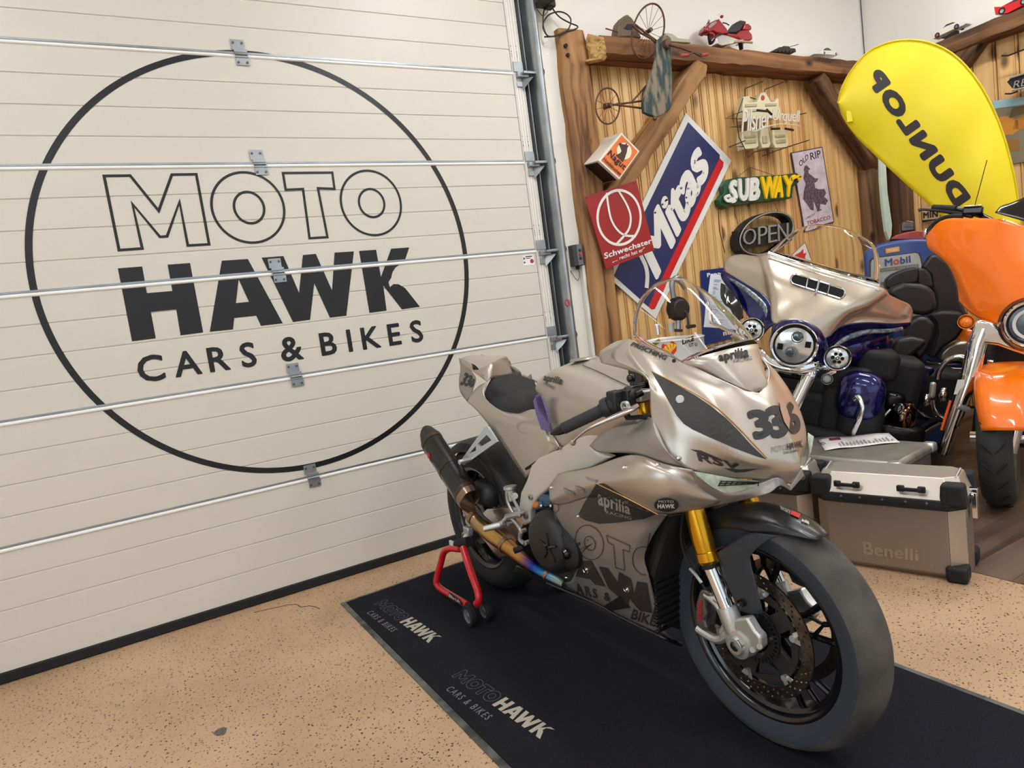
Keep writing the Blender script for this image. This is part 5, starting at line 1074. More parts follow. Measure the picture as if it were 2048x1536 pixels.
# handlebar, right side (and its twin)
def hb_(mir):
    fn=(lambda p:K.mir(p)) if mir else (lambda p:p)
    T_=lambda q:fn(P_(q))
    MB().tube([T_((1101,868,-.365)),T_((1108,865,-.358)),T_((1116,862,-.35)),T_((1127,857,-.34))],[.003,.009,.013,.015],16).obj('bar_end',M_bk,rm)
    MB().tube([T_((1127,857,-.34)),T_((1203,821,-.27))],.0165,18).obj('grip',mat('grip_rubber',(40,40,43),.7,bump=(260,.6)),rm)
    MB().tube([T_((1201,822,-.272)),T_((1205,820,-.268)),T_((1207,819,-.266)),T_((1216,815,-.258)),T_((1221,812,-.254)),T_((1222,812,-.253)),T_((1236,806,-.242)),T_((1238,805,-.24))],[.018,.020,.027,.029,.027,.024,.026,.026],20).obj('throttle_housing',M_plas,rm,ang=30)
    MB().box(T_((1231,800,-.25)),(.035,.035,.05),K.a).obj('switch_box',M_plas,rm,bevel=.005)
    MB().tube([T_((1238,805,-.24)),T_((1285,782,-.19))],.012,12).obj('handlebar',M_bk,rm)
    MB().box(T_((1254,795,-.225)),(.04,.03,.045),K.a).ball(T_((1262,789,-.22)),.016,10,8).cyl(T_((1257,774,-.22)),T_((1257,785,-.22)),.012,12).obj('brake_pump',M_plas,rm,bevel=.004)
    MB().tube([T_((1146,885,-.36)),T_((1148,882,-.358)),T_((1154,875,-.355)),T_((1177,857,-.335)),T_((1209,842,-.305)),T_((1255,822,-.26)),T_((1276,811,-.235))],[.0085,.008,.0045,.0055,.0075,.0105,.009],12,k=4,flat=((0,0,1),.75,1.25)).obj('brake_lever',mat('lever_silver',(196,184,176),.22,.9),rm)
    MB().ball(T_((1146,885,-.36)),.0085,12,8).obj('lever_ball',MC['lever_silver'],rm)
    MB().lathe(T_((1250,812,-.255)),fx,[(.008,.004),(.013,.004),(.013,-.006),(.008,-.006)],20,closed=True).obj('adjuster_ring',M_alu,rm)
hb_(False); hb_(True)
MB().tube([P_((1253,836,-.225)),P_((1280,834,-.225)),P_((1302,836,-.22))],.006,8).ball(P_((1254,831,-.23)),.009,10,8).obj('brake_link',M_blk,rm)
MB().tube([P_((1262,758,-.17)),P_((1264,775,-.18)),P_((1290,768,-.16))],.007,8).ball(P_((1262,757,-.17)),.013,10,8).box(P_((1284,762,-.12)),(.05,.05,.07),K.a).obj('triple_clamp_hardware',M_bk,rm,bevel=.004)
MB().box(P_((1277,790,-.17)),(.07,.05,.03),K.a).obj('triple_clamp',M_alu,rm,bevel=.006)
MB().cyl(P_((1292,826,-.155)),P_((1287,805,-.155)),.022,18).obj('fork_top_gold',M_gold,rm)
MB().box(P_((1262,850,-.15)),(.14,.04,.10),K.a).obj('cover_plate',mat('plate_pale',(222,220,212),.4,.3),rm,bevel=.015)
for o in list(rm.children):
    pass
# ================= STAND, CASES, DRUM, PUMP, FLAG, SMALL THINGS =================
M_red=mat('stand_red',(196,20,34),.28,coat=.4)
sd=thing('paddock_stand','red tubular paddock stand with small black wheels under the rear wheel','stand',K.p(-1.4,0,0))
for mi in (False,True):
    fn=(lambda p:K.mir(p)-bl*.13) if mi else (lambda p:p)
    T_=lambda x,y,l:fn(P_((x,y,l)))
    MB().tube([T_(921,1098,-.245),T_(900,1097,-.255),T_(888,1104,-.262),T_(882,1125,-.272),T_(873,1160,-.295),T_(876,1172,-.298),T_(888,1182,-.298),T_(935,1210,-.298)],.0145,14,k=4).obj('stand_tube',M_red,sd)
    MB().tube([T_(926,1094,-.245),T_(934,1120,-.255),T_(944,1150,-.268),T_(955,1180,-.28),T_(958,1200,-.285),T_(953,1208,-.29)],.0155,14,k=4).obj('stand_tube',M_red,sd)
    MB().tube([T_(905,1090,-.235),T_(925,1086,-.235),T_(938,1083,-.22)],[.017,.021,.021],16).obj('cradle_rubber',M_blk,sd)
    MB().box(T_(904,1087,-.25),(.035,.012,.024),K.a).obj('end_cap',mat('cap_white',(206,206,198),.5),sd,bevel=.003)
    for x,y,l in ((936,1211,-.318),(968,1204,-.25)):
        c=T_(x,y,l); c.z=.0535
        w_=MB().lathe(c,bl,[(.030,-.012),(.040,-.013),(.044,-.009),(.044,.009),(.040,.013),(.030,.012)],28,closed=True).obj('stand_wheel',M_blk,sd)
        MB().lathe(c,bl,[(.0,-.010),(.010,-.011),(.012,-.006),(.024,-.006),(.030,-.011),(.030,.011),(.024,.006),(.012,.006),(.01,.011),(0,.01)],20).obj('wheel_hub',mat('hub_grey',(92,98,106),.5),w_)
g_=bil(P_((895,1194,-.315)),P_((925,1211,-.315)),P_((921,1200,-.315)),P_((899,1184,-.315)))
lb=mk('label',[g_(0,0)-bl*0,g_(1,0),g_(1,1),g_(0,1)],[(0,1,2,3)],M_blk,sd,smooth=False)
text('lettering','Bike-Lift',bil(*[g_(u,w)-bl*.001 for u,w in ((.06,.2),(.9,.2),(.9,.8),(.06,.8))]),MC['decal_white'],sd,bold=.03)
# ---- aluminium panniers
M_pan=mat('pannier_alu',(160,150,140),.42,.8,bump=(60,.1)); M_panl=mat('pannier_edge',(190,176,160),.4,.7); M_pl=mat('pannier_lid',(196,188,176),.4,.75)
A=onZ(1903,1163,0); B_=onZ(1664,1126,0); ex=(B_-A).normalized(); ey=V((-ex.y,ex.x,0)); ey=ey if ey.x>0 else -ey
def pannier(O,label,text_on,full=True):
    N=Fr(O,ex,ey,(0,0,1)); w=(B_-A).length; dp_=.235; H=.335; c=.048
    t=thing('pannier',label,'pannier',N.p(w/2,dp_/2,0),group='aluminium panniers on the floor')
    plan=[(0,0),(w,0),(w+c,c*.8),(w+c,dp_-c),(w,dp_),(0,dp_),(-c,dp_-c),(-c,c)]
    def ringz(z,s=0): return [N.p(x+(s if x<=0 else -s)*(0),y,z) for x,y in plan]
    lo,hi=ringz(.025),ringz(H-.062); n=8
    b=MB(); tl=.02; base=[N.p(x,y+(tl if y<c else 0),.0) for x,y in plan]
    b.add(base+lo+hi,[tuple(reversed(range(n)))]+[(k*n+i,k*n+(i+1)%n,(k+1)*n+(i+1)%n,(k+1)*n+i) for k in (0,1) for i in range(n)]+[tuple(2*n+i for i in range(n))]); b.obj('body',M_pan,t,smooth=False,bevel=.003)
    MB().add([N.p(-.002,-.0012,.03),N.p(-c-.001,c-.0005,.03),N.p(-c-.001,c-.0005,H-.064),N.p(-.002,-.0012,H-.064)],[(0,1,2,3)]).obj('corner_facet',M_panl,t,smooth=False,thick=.002)
    def band(z0,z1,s,m,nm,bv=.003):
        P=[N.p(x+s*(1 if x>0 else -1),y+s*(1 if y>c else -1),z) for z in (z0,z1) for x,y in plan]
        MB().add(P,[tuple(reversed(range(n))),tuple(range(n,2*n))]+[(i,(i+1)%n,n+(i+1)%n,n+i) for i in range(n)]).obj(nm,m,t,smooth=False,bevel=bv)
    band(H-.064,H-.046,.007,M_blk,'seal')
    band(H-.046,H-.024,.009,mat('seal_dark',(58,58,62),.4,.5),'lid_rim')
    P=[N.p(x+.009*(1 if x>0 else -1),y+.009*(1 if y>c else -1),H-.024) for x,y in plan]+[N.p(x*(.93)+w*.035,y*.72+dp_*.14+.012,H+.05) for x,y in plan]
    MB().add(P,[tuple(reversed(range(n))),tuple(range(n,2*n))]+[(i,(i+1)%n,n+(i+1)%n,n+i) for i in range(n)]).obj('lid',M_pl,t,smooth=False,bevel=.003)
    for x0 in (-.02,w+.02):
        MB().box(N.p(x0,.024,H-.003),(.085,.07,.082),N.a,taper=.86).obj('lid_corner',M_blk,t,bevel=.010)
        MB().box(N.p(x0,dp_-.03,H-.003),(.085,.07,.082),N.a,taper=.86).obj('lid_corner',M_blk,t,bevel=.010)
        for yy in (.02,dp_-.02): MB().box(N.p(x0,yy,.03),(.07,.075,.062),N.a,taper=1.03).obj('foot_corner',M_blk,t,bevel=.012)
    for x in (.11,w-.085):
        MB().box(N.p(x-.035,-.008,H+.014),(.026,.016,.024),N.a).box(N.p(x+.035,-.008,H+.014),(.026,.016,.024),N.a).box(N.p(x,-.018,H+.014),(.075,.010,.015),N.a).obj('lashing_eye',M_blk,t,bevel=.004)
    b=MB()
    for x in (.06,.13,.21,.29,.36): 
        for z in (H-.075,H-.035,.052): b.cyl(N.p(x,-.011 if z>.26 else .001,z),N.p(x,-.014 if z>.26 else -.002,z),.0042,8)
    b.obj('rivets',M_zinc,t,kind='stuff')
    MB().box(N.p(-c-.018,dp_*.55,H-.07),(.02,.035,.10),N.a).box(N.p(-c-.016,dp_*.55,H-.02),(.03,.03,.03),N.a).cyl(N.p(-c-.015,dp_*.45,H-.03),N.p(-c-.015,dp_*.65,H-.03),.006,10).obj('latch',M_chr,t,bevel=.003)
    for x0 in (-.02,w+.02): MB().tube([N.p(x0,dp_*.3,H+.045),N.p(x0-.01,dp_*.5,H+.07),N.p(x0-.0,dp_*.72,H+.05)],.004,8).obj('carry_rod',M_zinc,t)
    if text_on:
        q=[N.at(x,y,1,-.0015) for x,y in ((1728,1108),(1836,1122),(1836,1100),(1726,1083))]; d_=N.a[0]
        text('lettering','Benelli',bil(*q),M_panl,t,bold=.02,ext=ey*.003)
    return t
pannier(A,'large brushed aluminium pannier embossed Benelli on the floor by the seam',True)
pannier(A+ex*((B_-A).length+.135)+ey*.03,'aluminium pannier behind the race motorcycle front fender, mostly hidden',False)
# flat aluminium case with paper tag
zt=.345; c4=[onZ(x,y,zt) for x,y in ((1796,927),(1871,884),(1600,866),(1560,905))]
A_,B2=c4[0],c4[1]; e1=(B2-A_).normalized(); e2=V((-e1.y,e1.x,0)); e2=e2 if e2.y>0 else -e2; lw=(B2-A_).length; ll=.56
t=thing('top_case','flat riveted aluminium case behind the large pannier','case',A_+e1*lw/2+e2*ll/2-V((0,0,zt)))
N=Fr(A_-V((0,0,zt)),e1,e2,(0,0,1)); M_case=mat('case_alu',(150,146,134),.45,.75,var=(12,(176,172,160),.2))
MB().box(N.p(lw/2,ll/2,zt-.025),(lw,ll,.05),N.a).obj('lid',M_case,t,bevel=.018)
MB().box(N.p(lw/2,ll/2,(zt-.05)/2+.003),(lw-.03,ll-.03,zt-.056),N.a).obj('body',M_pan,t,bevel=.01)
for x in (.02,lw-.02):
    for y in (.02,ll-.02): MB().box(N.p(x,y,zt-.02),(.055,.055,.046),N.a).obj('corner_guard',M_alu,t,bevel=.012)
MB().box(N.p(lw/2,ll/2,.0),(lw-.1,ll-.1,.02),N.a)
for y in (.12,.34): MB().box(N.p(-.015,y,zt-.06),(.03,.035,.012),N.a).box(N.p(-.03,y,zt-.075),(.012,.05,.02),N.a).obj('strap_loop',M_blk,t,bevel=.003)
tg=[onZ(x,y,zt+.004) for x,y in ((1650,901),(1800,885),(1777,866),(1636,879))]; tm=bil(*tg)
pt=thing('price_tag','white price tag with printed rows lying on the flat aluminium case','tag',tm(.5,.5))
MB().grid([[tm(u/5,w)+V((0,0,.006*sin(u*1.3)**2)) for u in range(6)] for w in (0,.5,1)],3).obj('card',mat('tag_white',(232,226,222),.6),pt,thick=.001)
for i in range(15):
    u=.22+.05*i; h=.12+.3*random.random(); mk('print',[tm(a,b_)+V((0,0,.0075)) for a,b_ in ((u,.12),(u+.022,.12),(u+.022,.12+h),(u,.12+h))],[(0,1,2,3)],mat('print_faint',(150,144,148),.7),pt,smooth=False)
mk('logo',[tm(a,b_)+V((0,0,.0078)) for a,b_ in ((.14,.68),(.3,.68),(.3,.9),(.14,.9))],[(0,1,2,3)],mat('print_maroon',(120,40,48),.7),pt,smooth=False)
MB().tube([tm(.03,.5)+V((.012*cos(a),.012*sin(a),.004+.004*sin(a))) for a in [2*PI*i/12 for i in range(12)]],.0016,6,closed=True).obj('tie',M_blk,pt)
# ---- white drum with hand pump
yd=2.9; cx=onY(1346,676,yd); R0=.175; zt=cx.z
dr=thing('drum','white steel drum covered in stickers behind the race motorcycle screen','drum',(cx.x,yd,0))
M_drum=mat('drum_white',(232,232,228),.35,bump=(20,.05))
MB().lathe((cx.x,yd,0),(0,0,1),[(0,.0),(R0,0),(R0+.004,.01),(R0,.02),(R0,zt*.35),(R0+.006,zt*.36),(R0,zt*.37),(R0,zt*.68),(R0+.006,zt*.69),(R0,zt*.70),(R0,zt-.012),(R0+.006,zt-.004),(R0,zt),(R0-.006,zt-.008),(0,zt-.008)],48).obj('barrel',M_drum,dr,ang=50)
bvd=dg_bvh([dr.children[0]])
def sticker(nm,pts,m,lift=.001,div=(5,4)):
    x0=min(p[0] for p in pts);x1=max(p[0] for p in pts);y0=min(p[1] for p in pts);y1=max(p[1] for p in pts)
    g=proj(bvd,((x0,y1),(x1,y1),(x1,y0),(x0,y0)),lift); g.last=3.2
    return poly2([((p[0]-x0)/(x1-x0),(y1-p[1])/(y1-y0)) for p in pts],m,nm,dr,mp=g,div=div)
def t2(x,y): return (1180+x/5.689,540+y/5.689)
sticker('sticker',[t2(*p) for p in ((800,920),(815,850),(870,805),(940,805),(985,850),(975,930),(940,980),(880,955))],mat('shell_red',(214,40,36),.4))
for i in range(5):
    a0=math.radians(60+i*28); c=(905+20,935); 
    sticker('sticker_ray',[t2(*p) for p in (c,(c[0]+95*cos(a0+.19),c[1]-105*sin(a0+.19)),(c[0]+95*cos(a0-.19),c[1]-105*sin(a0-.19)))],mat('shell_yellow',(248,196,30),.4),.002,(2,2))
sticker('sticker',[t2(*p) for p in ((705,830),(775,785),(800,815),(730,870))],mat('sticker_olive',(120,122,40),.5))
g=proj(bvd,(t2(1050,850),t2(1190,800),t2(1185,740),t2(1050,790)),.0015); text('lettering','LIKE',g,M_ink,dr,bold=.05,div=(4,2))
g=proj(bvd,(t2(1130,870),t2(1225,860),t2(1220,820),t2(1130,830)),.0015); text('lettering','UT U',g,M_ink,dr,bold=.03,div=(4,2))
pu=thing('hand_pump','dark cast rotary hand pump with hooked spout on the white drum','pump',(cx.x,yd,zt))
PP=lambda x,y,yy=yd-.02:onY(*t2(x,y),yy)
MB().cyl(PP(1010,690),PP(1010,570),.016,14).obj('riser_pipe',M_zinc,pu)
MB().cyl(PP(1010,700),PP(1010,668),.028,6).obj('bung',M_dk,pu,bevel=.003)
ch=PP(1010,435); MB().lathe(ch,(-.25,-1,0),[(0,.045),(.045,.045),(.055,.035),(.056,.0),(.072,0),(.072,-.012),(.056,-.012),(.05,-.04),(0,-.04)],24).box(ch+V((-.045,0,0)),(.03,.05,.10)).obj('pump_body',mat('cast_iron',(42,32,26),.45,.5,bump=(60,.6)),pu,ang=40)
MB().tube([PP(955,310),PP(945,230),PP(940,160),PP(960,100),PP(1010,85),PP(1055,120),PP(1090,190)],[.016,.016,.016,.015,.014,.014,.013],14,k=4).obj('spout',mat('spout_zinc',(140,144,140),.35,.8),pu)
MB().tube([PP(1110,480,yd-.08),PP(1120,560,yd-.09),PP(1125,635,yd-.09)],.007,8).cyl(PP(1110,480,yd-.08),ch,.009,10).ball(PP(1123,640,yd-.09),.014,10,8).obj('crank',M_dk,pu)
MB().cyl(PP(1123,640,yd-.09),PP(1200,630,yd-.14),.010,12).obj('crank_grip',M_blk,pu)
MB().cyl(PP(770,740,yd-.1),PP(758,625,yd-.1),.012,12).cyl(PP(758,632,yd-.1),PP(758,618,yd-.1),.021,14).obj('cap_rod',M_chr,pu)
MB().cyl(PP(930,700,yd+.05),PP(928,605,yd+.05),.017,12).cyl(PP(928,606,yd+.05),PP(928,598,yd+.05),.021,12).obj('vent_tube',mat('tube_pale',(206,212,212),.4),pu)
# ---- fuel pump
QF=Fr((4.15,2.62,1),(-.85,-.53,0),(.53,-.85,0),(0,0,1)); yp=0.
def PY_(d,r=None):
    return lambda a,b:QF.at(*r(a,b),0,d)
P=PY_(0,rG)
o=[(258,1500),(258,730),(275,690),(320,650),(450,595),(620,560),(800,545),(960,545),(1060,575),(1120,640),(1130,1500)]
t=thing('fuel_pump','blue vintage fuel pump with worn glass panel reading Mobil','fuel pump',P(690,1500))
front=[P(*q) for q in o]
for a_,b_ in ((0,1),(-1,-2)): front[a_]=V((front[b_].x,front[b_].y,0))
MB().prism(front,-QF.a[0]*.3).obj('cabinet',mat('pump_blue',(30,58,124),.4,coat=.2,var=(9,(42,72,140),.2)),t,bevel=.02,bseg=3,ang=50)
P2=PY_(.004,rG); pn=[(318,1400),(318,800),(335,770),(380,748),(850,690),(885,700),(905,740),(925,830),(925,1400)]
MB().prism([P2(*q) for q in pn],-QF.a[0]*.006).obj('panel_rim',mat('rim_dark',(40,46,56),.5),t,smooth=False)
P3=PY_(.006,rG); MB().prism([P3(345+(x-320)*.93,y+10) for x,y in pn],-QF.a[0]*.003).obj('glass_panel',mat('panel_pale',(176,174,158),.35,coat=.4,var=(10,(150,148,130),.2)),t,smooth=False)
P4=PY_(.0085,rG); M_mb=mat('mobil_blue',(52,72,128),.5)
for s,q,m in (('M',((500,852),(585,838),(583,758),(495,772)),M_mb),('o',((592,838),(660,826),(658,764),(590,776)),mat('mobil_red',(196,72,56),.5)),('bil',((668,826),(790,808),(782,728),(668,748)),M_mb)):
    text('lettering',s,bil(*[P4(*a) for a in q]),m,t,bold=.04)
mk('grey_strip',[P4(*q) for q in ((445,915),(880,862),(873,822),(443,875))],[(0,1,2,3)],mat('strip_grey',(112,108,96),.5),t,smooth=False)
text('lettering','SUPER 100 ROZ',bil(*[PY_(.0095,rG)(*q) for q in ((460,902),(865,852),(860,834),(458,884))]),mat('strip_light',(170,164,150),.6),t)
mk('grey_strip',[P4(*q) for q in ((455,1060),(880,1010),(878,980),(453,1028))],[(0,1,2,3)],MC['strip_grey'],t,smooth=False)
tgq=[P4(*q) for q in ((512,706),(664,682),(660,628),(506,654))]; mk('brand_tag',tgq,[(0,1,2,3)],mat('tag_yellow',(224,160,50),.4),t,smooth=False)
text('lettering','Mobil',bil(*[PY_(.0095,rG)(*q) for q in ((530,690),(645,672),(642,642),(526,662))]),MC['decal_white'],t,shear=.3)
dm=[(560,552),(575,530),(620,503),(720,475),(860,450),(930,455),(990,480),(1010,560)]
MB().prism([PY_(-.05,rG)(*q) for q in dm],-QF.a[0]*.2).obj('red_dome',mat('dome_red',(150,48,44),.4,var=(8,(170,80,70),.2)),t,bevel=.02,bseg=3,ang=60)
cp_=[(672,470),(670,385),(690,355),(750,340),(815,345),(835,370),(840,452)]
MB().prism([PY_(-.08,rG)(*q) for q in cp_],-QF.a[0]*.12).obj('top_cap',mat('cap_brown',(58,26,20),.25,coat=.5),t,bevel=.012,bseg=3,ang=60)
# ---- yellow feather flag
FN=V((-.86,-.50,0)); fo=V((3.95,2.45,1.9)); FF=Fr(fo,FN,(-FN.y,FN.x,0) if False else (.50,-.86,0),(0,0,1))
def fp_(x,y,d=0): return FF.at(x,y,0,d)
t=thing('feather_flag','large yellow feather flag with mirrored black lettering Dunlop behind the orange motorcycle','flag',V((fo.x,fo.y,0)))
top=[(1676,206),(1683,178),(1702,142),(1735,105),(1775,86),(1815,80),(1860,86),(1905,108),(1945,148),(1978,200),(2004,262),(2022,325),(2036,400),(2044,470)]
bot=[(1676,206),(1684,232),(1700,258),(1722,284),(1745,306),(1768,328),(1792,350),(1818,374),(1845,398),(1872,422),(1900,446),(1930,470),(1965,500),(2000,520)]
rows=[]
for a,b_ in zip(top,bot):
    r_=[]
    for j in range(7):
        u=j/6; x=a[0]+(b_[0]-a[0])*u; y=a[1]+(b_[1]-a[1])*u; e_=sin(PI*u)
        r_.append(fp_(x,y,.05*e_*1+.012*sin(x*.045+y*.02)*e_))
    rows.append(r_)
fl_=MB().grid(rows,4).obj('banner',mat('flag_yellow',(238,214,10),.5,bump=(9,.3)),t,thick=.0015,ang=60)
bvf=dg_bvh([fl_])
g=proj(bvf,((1912,417),(1729.2,156.1),(1760.8,133.9),(1943.7,394.9)),.003); g.last=4
text('lettering','DUNLOP',g,mat('flag_black',(44,38,36),.6),t,bold=.075,space=1.05,div=(22,5))
MB().tube([fp_(x,y,0) for x,y in top[:13]]+[fp_(2046,560,0),V((fp_(2050,640).x,fp_(2050,640).y,.02))],.006,8,k=3).obj('flag_pole',mat('flag_sleeve',(214,190,12),.5),t)
sl=[rB(1600,1140),rB(1645,1125),rB(1668,1240),rB(1610,1250)]; mk('corner_patch',[fp_(a,b_,.035) for a,b_ in sl],[(0,1,2,3)],mat('patch_yellow',(244,224,40),.5),t,smooth=False)
# ---- old tricycle hung on the beam
M_rust=mat('rusty_iron',(78,52,38),.6,.5,var=(30,(104,74,54),.2)); y=3.08; P=PY(y,rA)
t=thing('tricycle','antique iron tricycle with worn teal wooden seat hanging from the beam','tricycle',P(1400,600))
def wheelXY(c,rx,ry,n,y,w,nm,lean=0):
    cp=lambda a,k=1:onY(*rA(c[0]+rx*k*cos(a)+lean*sin(a)*k*rx,c[1]-ry*k*sin(a)),y)
    MB().tube([cp(2*PI*i/40) for i in range(40)],w,8,closed=True).obj('tyre_rim',M_rust,t)
    b=MB()
    for i in range(n): a=2*PI*i/n+.2; b.tube([cp(a,.06),cp(a,.98)],.0014,5)
    b.obj('spokes',M_rust,t,kind='stuff'); MB().cyl(cp(0,0)+V((-.0,-.03,0)),cp(0,0)+V((0,.03,0)),.012,12).obj('hub',M_rust,t)
wheelXY((1312,322),160,285,14,3.10,.0055,'w',.28); wheelXY((897,1085),122,184,12,3.07,.0048,'w')
MB().cyl(PY(3.06,rA)(865,1085),PY(3.06,rA)(925,1080),.014,12).obj('rear_axle',M_rust,t)
seat=[(1400,470),(1420,400),(1460,365),(1510,355),(1550,385),(1562,450),(1555,560),(1558,700),(1562,850),(1560,1020),(1545,1110),(1480,1165),(1400,1200),(1330,1180),(1268,1150),(1265,1060),(1275,980),(1320,830),(1370,690),(1395,580)]
MB().prism([PY(3.02,rA)(*q) for q in seat],(0,.022,0)).obj('wooden_seat',mat('seat_teal',(34,58,58),.75,bump=(60,.6),var=(30,(128,112,92),.07,(1,1,.25))),t,bevel=.006,ang=50)
for pts in (((950,1075),(1270,1030)),((960,1070),(1265,1110)),((1150,1040),(1290,880)),((1250,1120),(1255,960),(1300,870)),((1190,260),(1300,350),(1400,420)),((1150,260),(1240,340),(1350,400),(1420,470))): MB().tube([PY(3.06,rA)(*q) for q in pts],.006,8).obj('frame_rod',M_rust,t)
MB().tube([PY(2.99,rA)(*q) for q in ((1530,460),(1660,495),(1780,540),(1860,580))],.006,8).tube([PY(2.99,rA)(*q) for q in ((1780,535),(1700,570),(1660,568))],.006,8).tube([PY(2.99,rA)(*q) for q in ((1780,535),(1850,555),(1900,560))],.006,8).obj('handlebar',M_rust,t)
for a,b_ in (((1720,565),(1640,570)),((1860,566),(1920,555))): MB().cyl(PY(2.98,rA)(*a),PY(2.98,rA)(*b_),.010,10).obj('hand_grip',mat('grip_faded_red',(150,62,48),.7),t)
MB().lathe(PY(3.005,rA)(1510,450),(0,-1,0),[(.03,-.01),(.026,.01),(.008,.016),(0,.016)],20).obj('seat_boss',M_rust,t)
MB().ball(PY(3.0,rA)(1380,1215),.012,10,8).obj('bolt',M_rust,t)
hn=thing('bicycle_saddle','old brown leather pedal cover standing on the beam left of the wheel','saddle',PY(3.25,rA)(1100,380))
MB().prism([PY(3.2,rA)(*q) for q in ((1002,380),(1005,300),(1025,215),(1070,160),(1105,145),(1150,185),(1200,255),(1190,275),(1250,385),(1130,375))],(0,.07,0)).obj('cover',mat('leather_old',(104,86,68),.7,bump=(50,.5)),hn,bevel=.008,ang=50)
MB().prism([PY(3.197,rA)(*q) for q in ((1065,290),(1100,245),(1195,245),(1180,290),(1110,305))],(0,.002,0)).obj('opening',M_blk,hn,smooth=False)
MB().tube([PY(3.2,rA)(*q) for q in ((878,292),(1000,328))],.004,6).obj('rod',M_rust,hn)
MB().prism([PY(3.17,rA)(*q) for q in ((1190,262),(1215,265),(1265,320),(1240,335))],(0,.01,0)).obj('brass_plate',mat('brass_dull',(190,178,96),.5,.3),hn,smooth=False)
bx=thing('old_bellows','pale grey flattened tin fitting on the beam behind the seat','fitting',PY(3.28,rA)(1600,420))
MB().prism([PY(3.24,rA)(*q) for q in ((1480,420),(1490,335),(1560,345),(1620,390),(1740,405),(1752,440),(1600,430))],(0,.06,0)).obj('fitting',mat('tin_pale',(150,144,120),.5,.3),bx,bevel=.004,ang=50)
# ---- model vehicles
M_mred=mat('model_red',(150,18,36),.25,coat=.6); M_mw=mat('model_white',(226,222,212),.25,coat=.5); M_mw2=mat('model_glass',(50,56,60),.15,coat=.5)
def mwheel(c,ax,r,w,par,m=None):
    o=MB().lathe(c,ax,[(r*.55,-w),(r*.95,-w),(r,-w*.6),(r,w*.6),(r*.95,w),(r*.55,w)],20,closed=True).obj('wheel',M_blk,par)
    MB().lathe(c,ax,[(0,-w*.9),(r*.55,-w*.7),(r*.55,w*.7),(0,w*.9)],16).obj('hub_cap',m or M_alu,o)
y=3.25; t=thing('model_motorcycle','dark red model touring motorcycle standing on the beam','model motorcycle',onY(1450,95,y+.03))
pm=lambda y_:PY(y_,rB)
MB().prism([pm(y-.02)(*q) for q in ((160,310),(175,270),(200,235),(260,205),(300,190),(330,230),(380,290),(395,340),(330,345),(270,330),(240,310),(200,330))],(0,.075,0)).obj('front_fairing',M_mred,t,bevel=.008,bseg=3,ang=60)
MB().prism([pm(y-.03)(*q) for q in ((390,335),(480,345),(500,330),(520,310),(600,300),(640,350),(648,400),(600,420),(540,415),(500,390),(400,370))],(0,.09,0)).obj('side_case',M_mred,t,bevel=.01,bseg=3,ang=60)
MB().prism([pm(y-.02)(*q) for q in ((545,300),(560,240),(600,238),(630,262),(636,300),(600,312))],(0,.07,0)).obj('top_case',M_mred,t,bevel=.008,bseg=3,ang=60)
MB().prism([pm(y-.01)(*q) for q in ((395,330),(430,290),(480,225),(520,205),(575,215),(575,240),(540,270),(520,310),(470,335))],(0,.05,0)).obj('seat',mat('model_seat',(38,34,36),.6),t,bevel=.006,ang=60)
MB().prism([pm(y-.035)(*q) for q in ((270,380),(330,350),(400,365),(500,400),(560,395),(550,420),(480,440),(420,455),(330,470),(280,450))],(0,.10,0)).obj('engine',M_chr,t,bevel=.006,ang=60)
MB().tube([pm(y-.04)(*q) for q in ((440,430),(520,425),(635,435))],.008,10).obj('silencer',mat('silencer_pale',(206,196,170),.3,.8),t)
mwheel(pm(y+.02)(205,400),(.55,-.83,0),.036,.010,t); mwheel(pm(y+.02)(520,462),(.55,-.83,0),.030,.012,t)
MB().prism([pm(y-.01)(*q) for q in ((170,335),(185,320),(230,320),(262,345),(255,385),(235,350),(200,342))],(0,.04,0)).obj('front_fender',M_mred,t,bevel=.005,ang=60)
MB().prism([pm(y+.0)(*q) for q in ((200,235),(225,175),(270,145),(315,140),(330,160),(300,195))],(0,.03,0)).obj('windshield',M_glass,t)
MB().ball(pm(y-.03)(325,170),(.012,.012,.01),10,8).obj('mirror',M_mred,t); MB().ball(pm(y-.02)(150,300),(.008,.01,.018),10,8).obj('mirror',M_mred,t)
MB().prism([pm(y-.025)(*q) for q in ((190,275),(215,240),(265,215),(275,230),(240,262),(200,290))],(0,.004,0)).obj('headlight',M_chr,t,smooth=False)
MB().tube([pm(y-.02)(*q) for q in ((335,232),(370,240),(400,258))],.004,6).obj('handlebar',M_blk,t)
y=3.27; t=thing('model_tank','dark model battle tank on the beam','model tank',pm(y)(980,525)); M_tk=mat('tank_dark',(52,46,40),.7)
MB().prism([pm(y-.02)(*q) for q in ((855,525),(880,500),(920,480),(1080,495),(1088,530),(1060,540),(900,532))],(0,.06,0)).obj('hull',M_tk,t,bevel=.002)
MB().prism([pm(y-.015)(*q) for q in ((930,485),(960,470),(1010,472),(1030,490),(990,497))],(0,.04,0)).obj('turret',M_tk,t,bevel=.002)
MB().cyl(pm(y-.01)(1015,482),pm(y-.01)(1112,453),.0022,8).obj('gun',M_tk,t)
for i in range(5): mwheel(pm(y-.022)(905+i*38,520+i*2),(0,1,0),.006,.003,t,M_tk)
